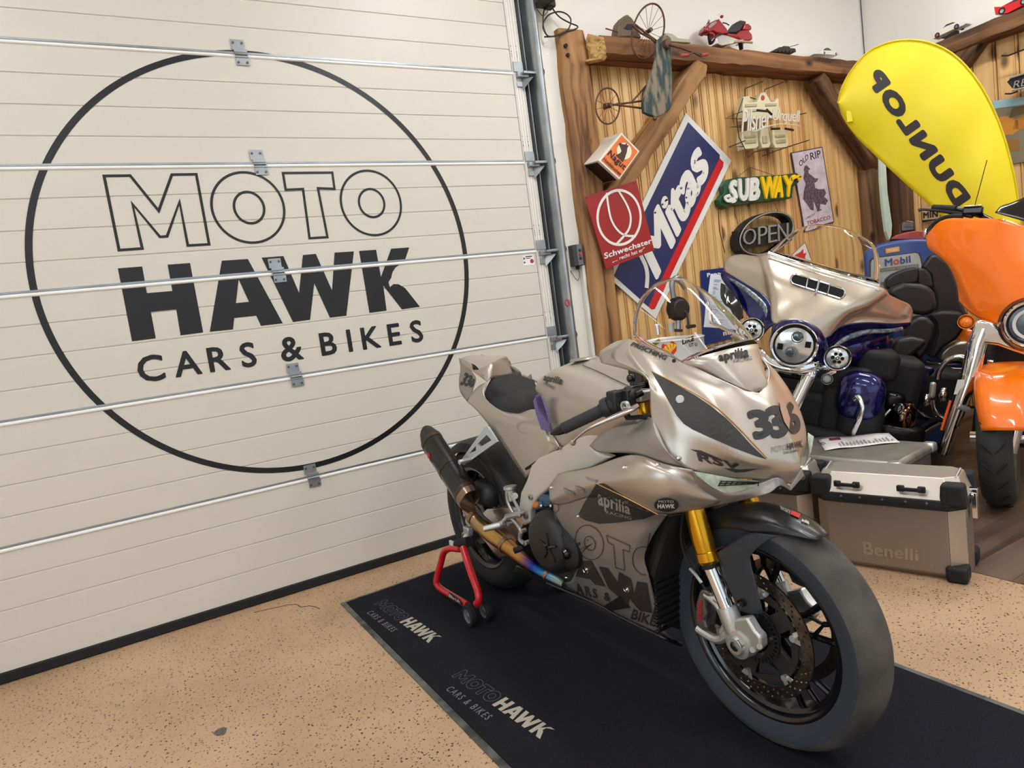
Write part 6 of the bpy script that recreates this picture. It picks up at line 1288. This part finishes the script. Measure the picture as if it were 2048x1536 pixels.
def car(name,label,pf,body,glass,wheels,m,dvec,axw,rim,r,par_loc):
    t=thing(name,label,'model car',par_loc); MB().prism([pf(*q) for q in body],dvec).obj('body',m,t,bevel=.003,bseg=3,ang=60)
    k=(V(dvec).normalized()*-.0008); MB().prism([pf(*q)+k for q in glass],V(dvec)+k*-2).obj('windows',M_mw2,t,smooth=False)
    for c in wheels:
        for e_ in (0.03,.97): mwheel(pf(*c)+V(dvec)*e_,axw,r,.004,t,rim)
    return t
car('model_car','small white vintage model car on the beam right of the tank',pm(3.25),((1270,552),(1300,535),(1340,520),(1375,492),(1400,486),(1430,490),(1460,518),(1520,535),(1532,558),(1500,565),(1320,552)),((1362,515),(1385,494),(1410,489),(1432,500),(1448,518)),((1376,540),(1495,552)),M_mw,(0,.06,0),(0,1,0),M_alu,.0085,pm(3.27)(1400,560))
pk=lambda x_:PX(x_,rK)
car('model_car','cream racing model car tilted on a small black stand on the right beam',pk(5.36),((75,350),(95,330),(160,300),(190,290),(230,245),(290,225),(340,222),(410,210),(425,200),(430,240),(400,260),(280,310),(190,352),(90,400)),((192,290),(230,250),(290,228),(325,228),(300,240),(230,268)),((135,360),(332,272)),M_mw,(.08,0,0),(1,0,0),mat('rim_pink',(150,90,104),.4),.0175,pk(5.4)(250,400))
o=[q for q in C.objects if q.name.startswith('model_car')][-1]
MB().prism([pk(5.37)(*q) for q in ((200,405),(215,375),(320,310),(325,350),(330,352))],(.05,0,0)).obj('stand',M_blk,o,smooth=False)
car('model_car','bright red low model sports car on the right beam',pk(5.36),((715,70),(790,68),(830,45),(900,8),(960,-40),(1100,-70),(1150,-30),(1150,30),(1000,60),(860,135),(730,152)),((840,50),(910,10),(960,-30),(1010,-35),(960,5)),((797,112),(1020,15)),mat('model_bright_red',(206,26,36),.2,coat=.6),(.09,0,0),(1,0,0),M_chr,.022,pk(5.4)(850,140))
# ================= TOURING MOTORCYCLES =================
def frm(o,f,lean):
    f=V((f[0],f[1],0)).normalized(); l=V((-f.y,f.x,0)); a=math.radians(lean); u=V((0,0,1))
    return Fr(o,f,l*cos(a)-u*sin(a),u*cos(a)+l*sin(a))
M_lea=mat('black_leather',(30,28,28),.42,bump=(60,.15)); M_led=mat('led_lens',(222,226,224),.12,.7,coat=.6)
M_slv=mat('champagne_metallic',(196,182,162),.28,.7,coat=.8); M_nvy=mat('navy_metallic',(16,22,92),.2,.5,coat=.9)
M_org=mat('orange_pearl',(255,120,0),.3,.0,coat=.7); M_smk=mat('smoked',(14,12,14),.08,coat=.6); M_dkm=mat('dark_metal',(22,20,20),.3,.6)
M_grn=mat('grey_band',(150,156,156),.35,.7,var=(60,(90,98,104),.1))
def lamp(F,cx,cy,fd,r,par,name,depth=.05,proj_=True,m=None):
    c=F.at(cx,cy,0,fd); f=F.a[0]
    h=MB().lathe(c,f,[(0,-depth),(r*.8,-depth),(r,-depth*.3),(r*1.02,.0),(r*.97,.006),(r*.90,.004),(r*.88,-.004)],32).obj(name,M_chr,par,ang=40)
    MB().lathe(c,f,[(r*.89,-.004),(r*.84,.000),(r*.80,-.008)],32).obj('lamp_ring',M_blk,h)
    MB().lathe(c,f,[(0,.004),(r*.45,.0025),(r*.82,-.007)],28).obj('lens',m or M_led,h)
    return h,c
# ---------- champagne and navy bike ----------
S=frm((2.777,2.173,.866),(-.80,-.60),14); sb=thing('touring_motorcycle','champagne and navy touring motorcycle with clear windshield and batwing fairing','motorcycle',(2.9,2.15,0))
s_=lambda q:S.at(q[0],q[1],0,q[2])
r0=[(1448,528,-.28),(1459,514,-.26),(1480,509,-.24),(1510,512,-.2),(1540,510,-.15),(1640,540,-.10),(1757,573,-.13),(1780,590,-.17),(1800,600,-.21),(1818,609,-.25),(1825,622,-.28)]
rr1=[(1448,533,-.275),(1468,532,-.235),(1495,540,-.19),(1525,550,-.13),(1550,560,-.07),(1635,572,-.05),(1720,605,-.06),(1745,615,-.12),(1775,622,-.17),(1802,630,-.22),(1824,630,-.275)]
rr2=[(1448,537,-.27),(1475,550,-.22),(1508,568,-.165),(1536,590,-.11),(1550,610,-.04),(1618,612,-.01),(1680,630,-.02),(1705,634,-.09),(1745,636,-.15),(1788,640,-.21),(1823,638,-.27)]
rr3=[(1448,541,-.27),(1488,565,-.20),(1524,588,-.14),(1542,610,-.09),(1548,646,-.01),(1600,648,.03),(1648,676,-.0),(1682,652,-.07),(1732,645,-.13),(1780,647,-.2),(1821,645,-.26)]
MB().grid([[s_(q) for q in r] for r in (r0,rr1,rr2,rr3)],6,8).obj('batwing_fairing',M_slv,sb,thick=.005,ang=70)
MB().grid([[s_(q) for q in r] for r in ([(1446,541,-.272),(1488,565,-.20),(1524,588,-.14),(1542,612,-.09),(1547,651,-.03)],[(1442,549,-.28),(1478,578,-.22),(1508,602,-.17),(1526,622,-.12),(1538,656,-.05)],[(1444,558,-.28),(1466,590,-.25),(1486,618,-.2),(1502,640,-.15),(1528,668,-.08)])],6).obj('fairing_side',M_nvy,sb,thick=.005)
MB().grid([[s_(q) for q in r] for r in ([(1648,678,-.0),(1682,652,-.07),(1732,645,-.13),(1780,647,-.2),(1821,645,-.26)],[(1652,690,-.04),(1686,668,-.11),(1732,660,-.17),(1778,658,-.22),(1820,650,-.27)],[(1656,712,-.08),(1692,694,-.15),(1726,684,-.20),(1768,673,-.25),(1814,656,-.3)])],6).obj('fairing_side',M_nvy,sb,thick=.005)
for pts in (((1450,549,-.266),(1485,574,-.2),(1514,597,-.145),(1530,617,-.11),(1537,640,-.08),(1532,658,-.07)),((1660,700,-.05),(1690,678,-.115),(1732,663,-.165),(1775,660,-.215),(1805,656,-.25))): MB().tube([s_(q) for q in pts],[.004,.012,.014,.014,.012,.006][:len(pts)],8,k=4,flat=(S.a[0],.35,1)).obj('engraved_band',M_grn,sb)
MB().grid([[s_(q) for q in r] for r in ([(1442,566,-.24),(1452,571,-.22),(1470,590,-.2),(1484,610,-.18),(1487,636,-.16)],[(1441,585,-.22),(1450,595,-.2),(1462,608,-.19),(1472,622,-.17),(1480,640,-.15)],[(1442,596,-.21),(1450,610,-.19),(1460,618,-.18),(1468,634,-.16),(1477,650,-.14)])],5).obj('wind_deflector',M_smk,sb,thick=.004)
# chrome vent
c0,c1=(1592,559),(1679,586); n=36; ring_=[]
def cap(k):
    o=[]; dx,dy=(c1[0]-c0[0]),(c1[1]-c0[1]); L_=math.hypot(dx,dy); dx/=L_; dy/=L_
    for i in range(n):
        a=2*PI*i/n; cc_=c1 if cos(a)>0 else c0; rx=10.5*k; o.append((cc_[0]+dx*rx*cos(a)-dy*rx*sin(a),cc_[1]+dy*rx*cos(a)+dx*rx*sin(a)))
    return o
vd=lambda x:-.022-.00003*0
def vsurf(x,y): return S.at(x,y,0,-.018-.0009*abs(x-1632)*.35)
MB().tube([vsurf(*q) for q in cap(1)],.0055,8,closed=True).obj('vent_trim',M_chr,sb)
mk('vent_opening',[vsurf(*q)+S.a[0]*.001 for q in cap(.93)],[tuple(range(n))],M_blk,sb,smooth=False,thick=.004)
for k in (.25,.75): 
    x=c0[0]+(c1[0]-c0[0])*k; y=c0[1]+(c1[1]-c0[1])*k; MB().cyl(vsurf(x+2,y-9)+S.a[0]*.004,vsurf(x-2,y+9)+S.a[0]*.004,.0028,6).obj('vent_bar',M_chr,sb)
x,y=1635.5,572; MB().cyl(vsurf(x+3,y-14)+S.a[0]*.006,vsurf(x-3,y+14)+S.a[0]*.006,.006,8).obj('vent_bar',M_chr,sb)
# windshield
wb_=[(1536,507,-.155),(1585,524,-.12),(1640,541,-.105),(1700,558,-.115),(1758,572,-.14)]
MB().tube([s_(q) for q in wb_],.013,10,k=5,flat=(S.a[0],.5,1)).obj('windshield_trim',M_chr,sb)
MB().tube([s_((q[0],q[1]+8,q[2]+.02)) for q in wb_],.004,8,k=5).obj('windshield_trim',M_chr,sb)
w1=[(1538,504,-.16),(1586,518,-.13),(1642,535,-.12),(1702,552,-.13),(1757,566,-.15)]; w2=[(1552,492,-.21),(1600,488,-.19),(1650,500,-.18),(1705,516,-.19),(1759,530,-.21)]; w3=[(1568,479,-.25),(1608,462,-.235),(1655,470,-.23),(1705,480,-.235),(1752,498,-.25)]; w4=[(1590,461,-.29),(1622,450,-.28),(1656,450,-.28),(1696,459,-.28),(1735,480,-.285)]
MB().grid([[s_(q) for q in r] for r in (w1,w2,w3,w4)],5).obj('windshield',M_glass,sb,thick=.003)
MB().tube([s_(q) for q in [w1[0],w2[0],w3[0],w4[0]]+w4[1:]+[w3[4],w2[4],w1[4]]],.0018,6,k=3).obj('windshield_edge',MC['screen_edge'],sb)
# nacelle and lamps
MB().grid([[s_(q) for q in r] for r in ([(1546,650,-.02),(1565,640,.02),(1600,640,.045),(1636,656,.03),(1652,680,-.01)],[(1543,665,-.0),(1556,652,.05),(1594,646,.075),(1630,662,.06),(1648,692,.0)],[(1538,690,-.05),(1543,690,.02),(1588,700,.02),(1634,696,.02),(1650,705,-.04)],[(1545,730,-.06),(1560,735,-.02),(1590,742,-.01),(1625,738,-.02),(1650,735,-.06)])],5).obj('headlight_nacelle',M_nvy,sb,thick=.004)
h,c=lamp(S,1588,691,.085,.106,sb,'headlight',.08)
for (x,y,r_,m) in ((1595,674,.028,M_dkm),(1582,703,.026,M_dkm)):
    q=S.at(x,y,0,.088); MB().lathe(q,S.a[0],[(r_,-.002),(r_,.003),(r_*.86,.004),(r_*.84,-.001),(0,.006)],20).obj('projector_lens',mat('projector',(90,104,112),.1,.6,coat=1),h)
for a in (0.2,PI+.2): q=c+S.a[1]*(.062*cos(a))+S.a[2]*(.062*sin(a)); MB().box(q+S.a[0]*.002,(.004,.026,.03),S.a).obj('reflector_vane',M_dkm,h,bevel=.002)
for x,y in ((1503,660),(1675,716)):
    h,c=lamp(S,x,y,.06,.061,sb,'passing_lamp',.06)
    for i in range(7):
        a=2*PI*i/6; k=0 if i==6 else .021; MB().lathe(c+S.a[1]*(k*cos(a))+S.a[2]*(k*sin(a))+S.a[0]*.002,S.a[0],[(.0085,-.002),(.0085,.003),(.003,.001),(0,.001)],10).obj('led_cell',M_dkm,h)
h,c=lamp(S,1654,758,.05,.027,sb,'turn_signal',.03,m=mat('lens_pale',(150,156,140),.25,coat=.5))
MB().cyl(s_((1500,686,.02)),s_((1515,705,0)),.012,10).cyl(s_((1670,742,.02)),s_((1655,748,.0)),.012,10).cyl(s_((1660,735,.01)),s_((1640,735,0)),.014,10).obj('lamp_bracket',M_chr,sb,bevel=.002)
MB().grid([[s_(q) for q in r] for r in ([(1508,690,-.0),(1524,698,.04),(1545,716,.05),(1580,728,.06),(1615,728,.05),(1640,722,.02)],[(1506,702,-.0),(1520,718,.045),(1545,735,.06),(1578,744,.065),(1612,742,.055),(1642,735,.02)],[(1512,716,-.02),(1530,730,.02),(1552,742,.03),(1580,750,.03),(1612,750,.02),(1640,745,.0)])],5).obj('fork_bridge_cover',M_chr,sb,thick=.003)
MB().tube([s_((1628,722,-.0)),s_((1622,740,.0)),s_((1618,754,.01))],[.036,.036,.034],20).obj('fork_cover',M_chr,sb)
MB().tube([s_((1622,742,.0)),s_((1592,805,.03)),s_((1560,880,.07)),s_((1545,930,.09))],[.032,.031,.03,.03],20).obj('fork_leg',M_chr,sb)
MB().tube([s_((1545,742,-.0)),s_((1522,805,.03)),s_((1490,880,.07)),s_((1475,930,.09))],[.032,.031,.03,.03],20).obj('fork_leg',M_chr,sb)
MB().cyl(s_((1530,745,-.02)),s_((1605,755,-.02)),.014,12).obj('brake_line_block',M_dkm,sb)
# front wheel
wc=s_((1535,900,-.02)); wc.z=.33
MB().lathe(wc,S.a[1],[(.22,-.055),(.27,-.068),(.31,-.05),(.33,0),(.31,.05),(.27,.068),(.22,.055)],48).obj('front_tyre',M_tyre,sb)
MB().lathe(wc,S.a[1],[(0,-.04),(.2,-.02),(.22,-.055),(.22,.055),(.2,.02),(0,.04)],40).obj('front_wheel',M_chr,sb,ang=30)
# body
Bf=V((-.96,-.28,0)).normalized(); Bo=V((2.97,2.24,0)); Bd=frm(Bo,Bf,6)
MB().box(Bd.p(-.45,0,.45),(.6,.34,.5),Bd.a).box(Bd.p(-1.05,0,.42),(.7,.3,.42),Bd.a).obj('engine_mass',M_blk,sb,bevel=.05,bseg=3)
MB().ball(Bd.p(-.45,0,.80),(.30,.17,.14),24,14,Bd.a,e=.85).obj('fuel_tank',M_nvy,sb)
def blob(px,py,fd,rx,ry,rz,m,nm,e=.7,F=S): return MB().ball(F.at(px,py,0,fd),(rx,ry,rz),28,16,F.a,e=e).obj(nm,m,sb if F is S or F is Bd else ob,ang=80)
blob(1720,792,-.30,.10,.115,.135,M_nvy,'lower_fairing',.75); blob(1718,840,-.33,.10,.112,.14,M_blk,'lower_fairing_inner',.6)
blob(1690,830,-.36,.08,.14,.16,M_blk,'radiator_shroud',.5)
MB().tube([s_(q) for q in ((1709,798,-.16),(1716,794,-.14),(1722,806,-.12),(1725,818,-.11),(1720,834,-.11),(1712,852,-.13),(1707,864,-.17),(1705,872,-.26))],.0135,12,k=4).obj('engine_guard',M_chr,sb)
blob(1800,835,-.62,.14,.075,.12,mat('bronze_chrome',(110,84,66),.12,1),'primary_cover',.8)
q=S.at(1806,820,0,-.50); MB().lathe(q,S.a[0]*.8+S.a[1]*.5,[(.038,-.02),(.036,.004),(.02,.008),(0,.008)],24).obj('derby_cover',M_chr,sb)
blob(1782,800,-.60,.10,.07,.06,M_dkm,'cylinder',.7); blob(1792,870,-.58,.12,.14,.08,M_dkm,'crankcase',.6)
b=MB()
for a,b_,c_,d_ in (((1770,845,-.5)),((1779,812,-.5)),0,0)[:0]: pass
MB().tube([s_(q) for q in ((1762,838,-.5),(1781,818,-.5))],.010,10).tube([s_(q) for q in ((1794,790,-.52),(1786,812,-.5))],.006,8).tube([s_(q) for q in ((1832,818,-.6),(1845,828,-.62),(1862,834,-.66))],.010,10).obj('chrome_fittings',M_chr,sb)
MB().tube([s_(q) for q in ((1822,874,-.58),(1850,855,-.72),(1880,838,-.9),(1930,815,-1.2))],.028,16,k=3).obj('exhaust_pipe',M_chr,sb)
def pillow(rg,pts,fd,th,nm,m=None,bv=.028):
    return MB().prism([S.at(*rg(*q),0,fd) for q in pts],S.a[0]*-th).obj(nm,m or M_lea,sb,bevel=bv,bseg=4,ang=80)
pillow(rG,[(505,1050),(520,990),(590,935),(700,890),(830,858),(880,880),(875,960),(860,1040),(720,1050),(640,1065),(570,1110),(515,1100)],-1.22,.13,'passenger_armrest',bv=.035)
pillow(rG,[(860,865),(950,870),(1020,940),(1040,1090),(900,1080),(850,1040)],-1.24,.12,'backrest_panel')
pillow(rG,[(515,1150),(590,1075),(720,1032),(900,1042),(1000,1072),(1060,1150),(1080,1280),(1050,1370),(940,1400),(800,1380),(640,1250)],-1.0,.10,'rider_backrest',bv=.035)
pillow(rG,[(900,860),(940,810),(1000,725),(1080,715),(1190,795),(1260,900),(1320,1060),(1350,1240),(1420,1380),(1480,1480),(1250,1450),(1060,1380),(1060,1180),(1010,1060),(1010,950)],-1.30,.16,'passenger_backrest',bv=.035)
pillow(rH,[(700,280),(760,140),(860,75),(970,75),(1050,150),(1065,260),(1010,400),(940,520),(860,560),(780,420)],-.92,.14,'rider_seat',bv=.035)
pillow(rH,[(550,450),(640,320),(800,298),(930,325),(985,355),(900,440),(780,530),(650,585),(545,560)],-.80,.12,'rider_seat_side',bv=.035)
pillow(rH,[(980,50),(1150,10),(1350,20),(1420,160),(1300,330),(1150,420),(1080,530),(1000,540),(1040,400),(1080,270),(1060,140)],-1.10,.16,'passenger_seat',bv=.035)
pillow(rH,[(1095,560),(1110,470),(1190,395),(1290,350),(1440,345),(1440,575),(1300,575),(1180,590)],-1.22,.3,'saddlebag',M_slv)
pillow(rH,[(1110,600),(1300,585),(1440,590),(1440,660),(1250,660),(1130,640)],-1.24,.28,'saddlebag_lower',M_nvy,.015)
MB().tube([S.at(*rH(*q),0,-1.15) for q in ((960,570),(1060,595),(1120,610))],.011,10).tube([S.at(*rH(*q),0,-1.15) for q in ((1165,650),(1250,660),(1420,668))],.012,10).obj('bag_rail',M_chr,sb)
pillow(rH,[(620,640),(900,610),(1080,640),(1040,800),(960,900),(760,760)],-.85,.2,'side_cover',mat('navy_dark',(10,14,56),.3,.4,coat=.6),.03)
MB().box(S.at(1588,762,0,-.42),(.2,.34,.12),S.a).box(S.at(1590,830,0,-.45),(.3,.3,.34),S.a).box(S.at(1630,900,0,-.35),(.25,.3,.3),S.a).obj('downtube_mass',M_blk,sb,bevel=.04,bseg=3)
MB().box(S.at(1790,760,0,-.8),(.5,.2,.3),S.a).box(S.at(1860,780,0,-1.1),(.5,.24,.3),S.a).box(S.at(1750,725,0,-.5),(.35,.2,.16),S.a).obj('frame_mass',M_blk,sb,bevel=.04,bseg=3)
rwc=Bd.p(-1.45,0,.33); rwc.z=.33; MB().lathe(rwc,Bd.a[1],[(.2,-.06),(.3,-.06),(.33,0),(.3,.06),(.2,.06)],40,closed=True).obj('rear_tyre',M_tyre,sb)
MB().lathe(rwc,Bd.a[1],[(0,-.04),(.2,-.03),(.2,.03),(0,.04)],30).obj('rear_wheel',M_chr,sb,ang=30)
# ---------- orange bike ----------
Z=frm((3.40,1.47,.85),(-.93,-.36),8); ob=thing('touring_motorcycle','orange touring motorcycle with batwing fairing and chrome forks at the right edge','motorcycle',(3.6,1.55,0))
z_=lambda q:Z.at(q[0],q[1],0,q[2])
gr=[[(2062,455,-.08),(2010,440,-.10),(1971,437,-.15),(1930,437,-.2),(1901,437,-.24),(1878,445,-.27),(1857,466,-.29)],
[(2062,500,-.03),(2015,490,-.06),(1965,475,-.11),(1925,470,-.17),(1890,468,-.22),(1868,472,-.26),(1853,480,-.29)],
[(2062,545,.02),(2015,540,-.02),(1965,525,-.08),(1930,515,-.13),(1900,510,-.18),(1875,503,-.23),(1859,498,-.28)],
[(2062,580,.05),(2015,582,.01),(1975,570,-.05),(1945,560,-.10),(1920,550,-.14),(1903,538,-.19),(1892,524,-.24)],
[(2062,598,.06),(2022,605,.03),(1990,612,-.01),(1962,610,-.06),(1940,602,-.10),(1925,588,-.15),(1913,567,-.2)],
[(2058,602,.07),(2018,640,.04),(2000,650,0),(1975,643,-.04),(1955,634,-.08),(1935,620,-.12),(1919,603,-.17)]]
zc=Fr(z_((2062,600,0)),Z.a[0],Z.a[1],Z.a[2])
MB().grid([[z_(q) for q in r] for r in gr],6).mir(zc).obj('batwing_fairing',M_org,ob,thick=.005,weld=.001,ang=75)
MB().tube([z_(q) for q in ((1856,470,-.31),(1862,455,-.32),(1880,440,-.31),(1902,433,-.29),(1925,433,-.27))],.012,10,k=4).obj('mirror_back',M_blk,ob)
MB().ball(z_((1851,468,-.32)),(.02,.012,.028),14,10,Z.a).obj('mirror_edge',M_chr,ob)
wsn=MB().grid([[z_(q) for q in r] for r in ([(1990,425,-.115),(2020,434,-.10),(2062,446,-.08)],[(2002,412,-.16),(2026,412,-.14),(2062,418,-.12)],[(2022,406,-.2),(2045,395,-.18),(2075,385,-.16)])],5).obj('windscreen',M_smk,ob,thick=.004)
MB().ball(z_((2007,440,-.075)),.006,8,6).obj('screen_screw',M_chr,ob)
MB().tube([z_(q) for q in ((1866,416,-.4),(1912,418,-.36))],.018,16).obj('grip',M_blk,ob)
MB().tube([z_(q) for q in ((1838,421,-.36),(1845,419,-.355),(1880,422,-.34),(1915,427,-.31),(1945,433,-.28))],[.010,.006,.008,.010,.010],10,k=3).obj('brake_lever',M_bk,ob)
MB().box(z_((1946,421,-.30)),(.05,.085,.035),Z.a).obj('master_cylinder',M_bk,ob,bevel=.008); MB().box(z_((1946,412,-.29)),(.045,.075,.006),Z.a).obj('master_cylinder_cap',M_chr,ob,bevel=.003)
MB().tube([z_(q) for q in ((1915,418,-.36),(1960,430,-.32),(1990,445,-.25))],.014,12).obj('handlebar',M_bk,ob)
MB().tube([z_(q) for q in ((1974,320,-.3),(1950,410,-.3))],.0018,6).obj('antenna',M_blk,ob)
h,c=lamp(Z,2064,648,.10,.10,ob,'headlight',.08,m=mat('halo_lens',(120,130,140),.1,.5,coat=1))
MB().lathe(c,Z.a[0],[(.055,.004),(.068,.006),(.068,.002)],30).obj('halo_ring',MC['decal_white'],h)
MB().lathe(Z.at(2064,648,0,.04),Z.a[0],[(.118,-.03),(.122,.02),(.108,.05),(.104,.02)],36).obj('headlight_shell',M_bk,ob)
h,c=lamp(Z,1932,644,-.0,.034,ob,'turn_signal',.04,m=mat('amber_lens',(248,128,10),.2,coat=.8)); h.data.materials[0]=MC['amber_lens']
MB().cyl(z_((1942,655,-.02)),z_((1958,664,-.02)),.009,10).obj('signal_stem',M_chr,ob)
pz=[rH(*q) for q in ((1500,120),(1580,110),(1700,140),(1790,215),(1870,320),(2048,395),(2160,420),(2160,520),(2048,500),(1900,450),(1750,395),(1600,378),(1440,368),(1460,280))]
MB().prism([z_((a,b_,.03)) for a,b_ in pz],Z.a[0]*-.05).obj('fork_bridge_cover',M_chr,ob,bevel=.012,bseg=3,ang=60)
MB().tube([z_((1968,655,-.01)),z_((1955,690,0)),z_((1945,730,.01)),z_((1940,752,.015))],[.040,.040,.039,.038],22).obj('fork_cover',M_chr,ob)
MB().tube([z_((1940,750,.015)),z_((1922,802,.035)),z_((1916,820,.04)),z_((1905,850,.05)),z_((1891,893,.065)),z_((1885,908,.07))],[.034,.033,.031,.028,.026,.020],20).obj('fork_slider',mat('polished_slider',(196,192,184),.12,1),ob)
MB().tube([z_((2085,670,-.01)),z_((2065,752,.015)),z_((2040,820,.04)),z_((2020,905,.07))],[.040,.036,.03,.026],20).obj('fork_slider',M_chr,ob)
MB().prism([z_((a,b_,.06)) for a,b_ in [rH(*q) for q in ((1215,1005),(1242,1015),(1142,1345),(1112,1335))]],Z.a[0]*-.01).obj('reflector',mat('reflector_orange',(220,90,30),.3),ob,bevel=.002)
MB().add([z_((a,b_,.055)) for a,b_ in [rH(*q) for q in ((1310,775),(1390,775),(1380,850),(1330,935),(1265,940),(1290,850))]],[tuple(range(6))]).obj('sticker',MC['decal_white'],ob,smooth=False,thick=.001)
MB().cyl(z_((1915,812,.07)),z_((1938,820,.05)),.014,14).obj('fender_bolt_boss',M_alu,ob,bevel=.003)
# fender
fw_c=z_((2000,915,-.05)); fw_c.z=.325; wx=Z.a[1].copy(); wx.z=0; wx.normalize(); wf_=Z.a[0].copy(); wf_.z=0; wf_.normalize()
dirw=lambda a:wf_*cos(a)+V((0,0,sin(a)))
MB().lathe(fw_c,wx,[(.215,-.055),(.25,-.066),(.285,-.064),(.308,-.045),(.32,-.02),(.325,0),(.32,.02),(.308,.045),(.285,.064),(.25,.066),(.215,.055)],64).obj('front_tyre',mat('worn_tyre',(46,46,44),.75,bump=(60,.5)),ob,ang=70)
b=MB()
for i in range(22):
    a=2*PI*i/22
    for s in (-1,1):
        p=[fw_c+(wf_*cos(a+k*.05)+V((0,0,sin(a+k*.05))))*(.326-.0015-abs(k-.0)*.0)*1.0*(1 if k<1 else .995 if k<3 else .975)+wx*(s*(.004+.014*k)) for k in range(4)]; b.tube(p,.003,5)
b.obj('tread_grooves',M_blk,ob,kind='stuff')
rimo=MB().lathe(fw_c,wx,[(.215,-.055),(.2,-.04),(.2,.04),(.215,.055)],48).obj('front_rim',M_bk,ob)
for i in range(7):
    a=2*PI*i/7; MB().tube([fw_c+dirw(a)*.03,fw_c+dirw(a)*.2],.012,8).obj('spoke',M_bk,rimo)
MB().cyl(fw_c-wx*.11,fw_c+wx*.11,.028,18).obj('axle_cover',M_chr,ob)
MB().lathe(fw_c-wx*.075,wx,[(.10,0),(.145,0),(.145,.006),(.10,.006)],40,closed=True).obj('brake_disc',M_chr,ob)
fg=[]
for i in range(12):
    a=math.radians(18+i*14); r_=.352; w=.065+.05*sin(PI*min(1,(i+1)/6)/2); drop=.06+.05*sin(PI*i/11)
    d=dirw(a); fg.append([fw_c+d*(r_-drop)-wx*(w+.012),fw_c+d*(r_-.03)-wx*(w),fw_c+d*(r_-.004)-wx*w*.6,fw_c+d*r_,fw_c+d*(r_-.004)+wx*w*.6,fw_c+d*(r_-.03)+wx*w,fw_c+d*(r_-drop)+wx*(w+.012)])
fg=[[q+wx*.045 for q in r] for r in fg]
MB().grid(fg,5,4).obj('front_fender',M_org,ob,thick=.004,ang=75)
# guard, peg, body masses
for pts,r_ in (([(1390,530),(1320,520),(1230,545),(1150,610),(1100,690),(1085,770)],.0145),([(1035,1000),(1045,1080),(1090,1160),(1180,1220)],.0145)):
    MB().tube([z_((*rH(*q),-.45)) for q in pts],r_,12,k=4).obj('engine_guard',M_chr,ob)
MB().box(z_((*rH(1030,890),-.43)),(.03,.03,.088),Z.a).obj('highway_peg',mat('peg_cream',(196,190,170),.4,.4),ob,bevel=.012)
MB().ball(z_((*rH(960,1000),-.44)),(.03,.025,.035),12,8,Z.a).ball(z_((*rH(1150,940),-.47)),(.03,.03,.04),12,8,Z.a).obj('guard_clamp',M_chr,ob)
MB().tube([z_((*rH(1640,560),-.3)),z_((*rH(1910,600),-.3))],.010,10).tube([z_((*rH(1640,585),-.32)),z_((*rH(1900,640),-.32))],.007,10).obj('chrome_bars',M_chr,ob)
MB().tube([z_((*rH(1910,600),-.3)),z_((*rH(2100,645),-.3))],.018,12).obj('black_sleeve',M_blk,ob)
MB().box(Z.p(-.75,0,-.42),(.7,.34,.5),Z.a).box(Z.p(-.3,0,-.25),(.3,.2,.36),Z.a).obj('engine_mass',M_blk,ob,bevel=.05,bseg=3)
MB().ball(Z.p(-.6,0,-.02),(.3,.16,.13),22,12,Z.a,e=.85).obj('fuel_tank',M_org,ob)
MB().ball(Z.p(-1.05,0,-.10),(.3,.17,.08),22,12,Z.a,e=.8).obj('seat',M_lea,ob)
rwc=Z.p(-1.6,0,0); rwc.z=.33; MB().lathe(rwc,wx,[(.2,-.07),(.3,-.07),(.33,0),(.3,.07),(.2,.07)],40,closed=True).obj('rear_tyre',M_tyre,ob)
MB().lathe(rwc,wx,[(0,-.04),(.2,-.03),(.2,.03),(0,.04)],30).obj('rear_wheel',M_bk,ob,ang=30)
MB().box(Z.p(-1.55,0,-.22),(.6,.3,.2),Z.a).obj('rear_fender',M_org,ob,bevel=.06,bseg=3)
for s in (-1,1): MB().box(Z.p(-1.6,s*.3,-.28),(.6,.16,.24),Z.a).obj('saddlebag',M_org,ob,bevel=.05,bseg=3)
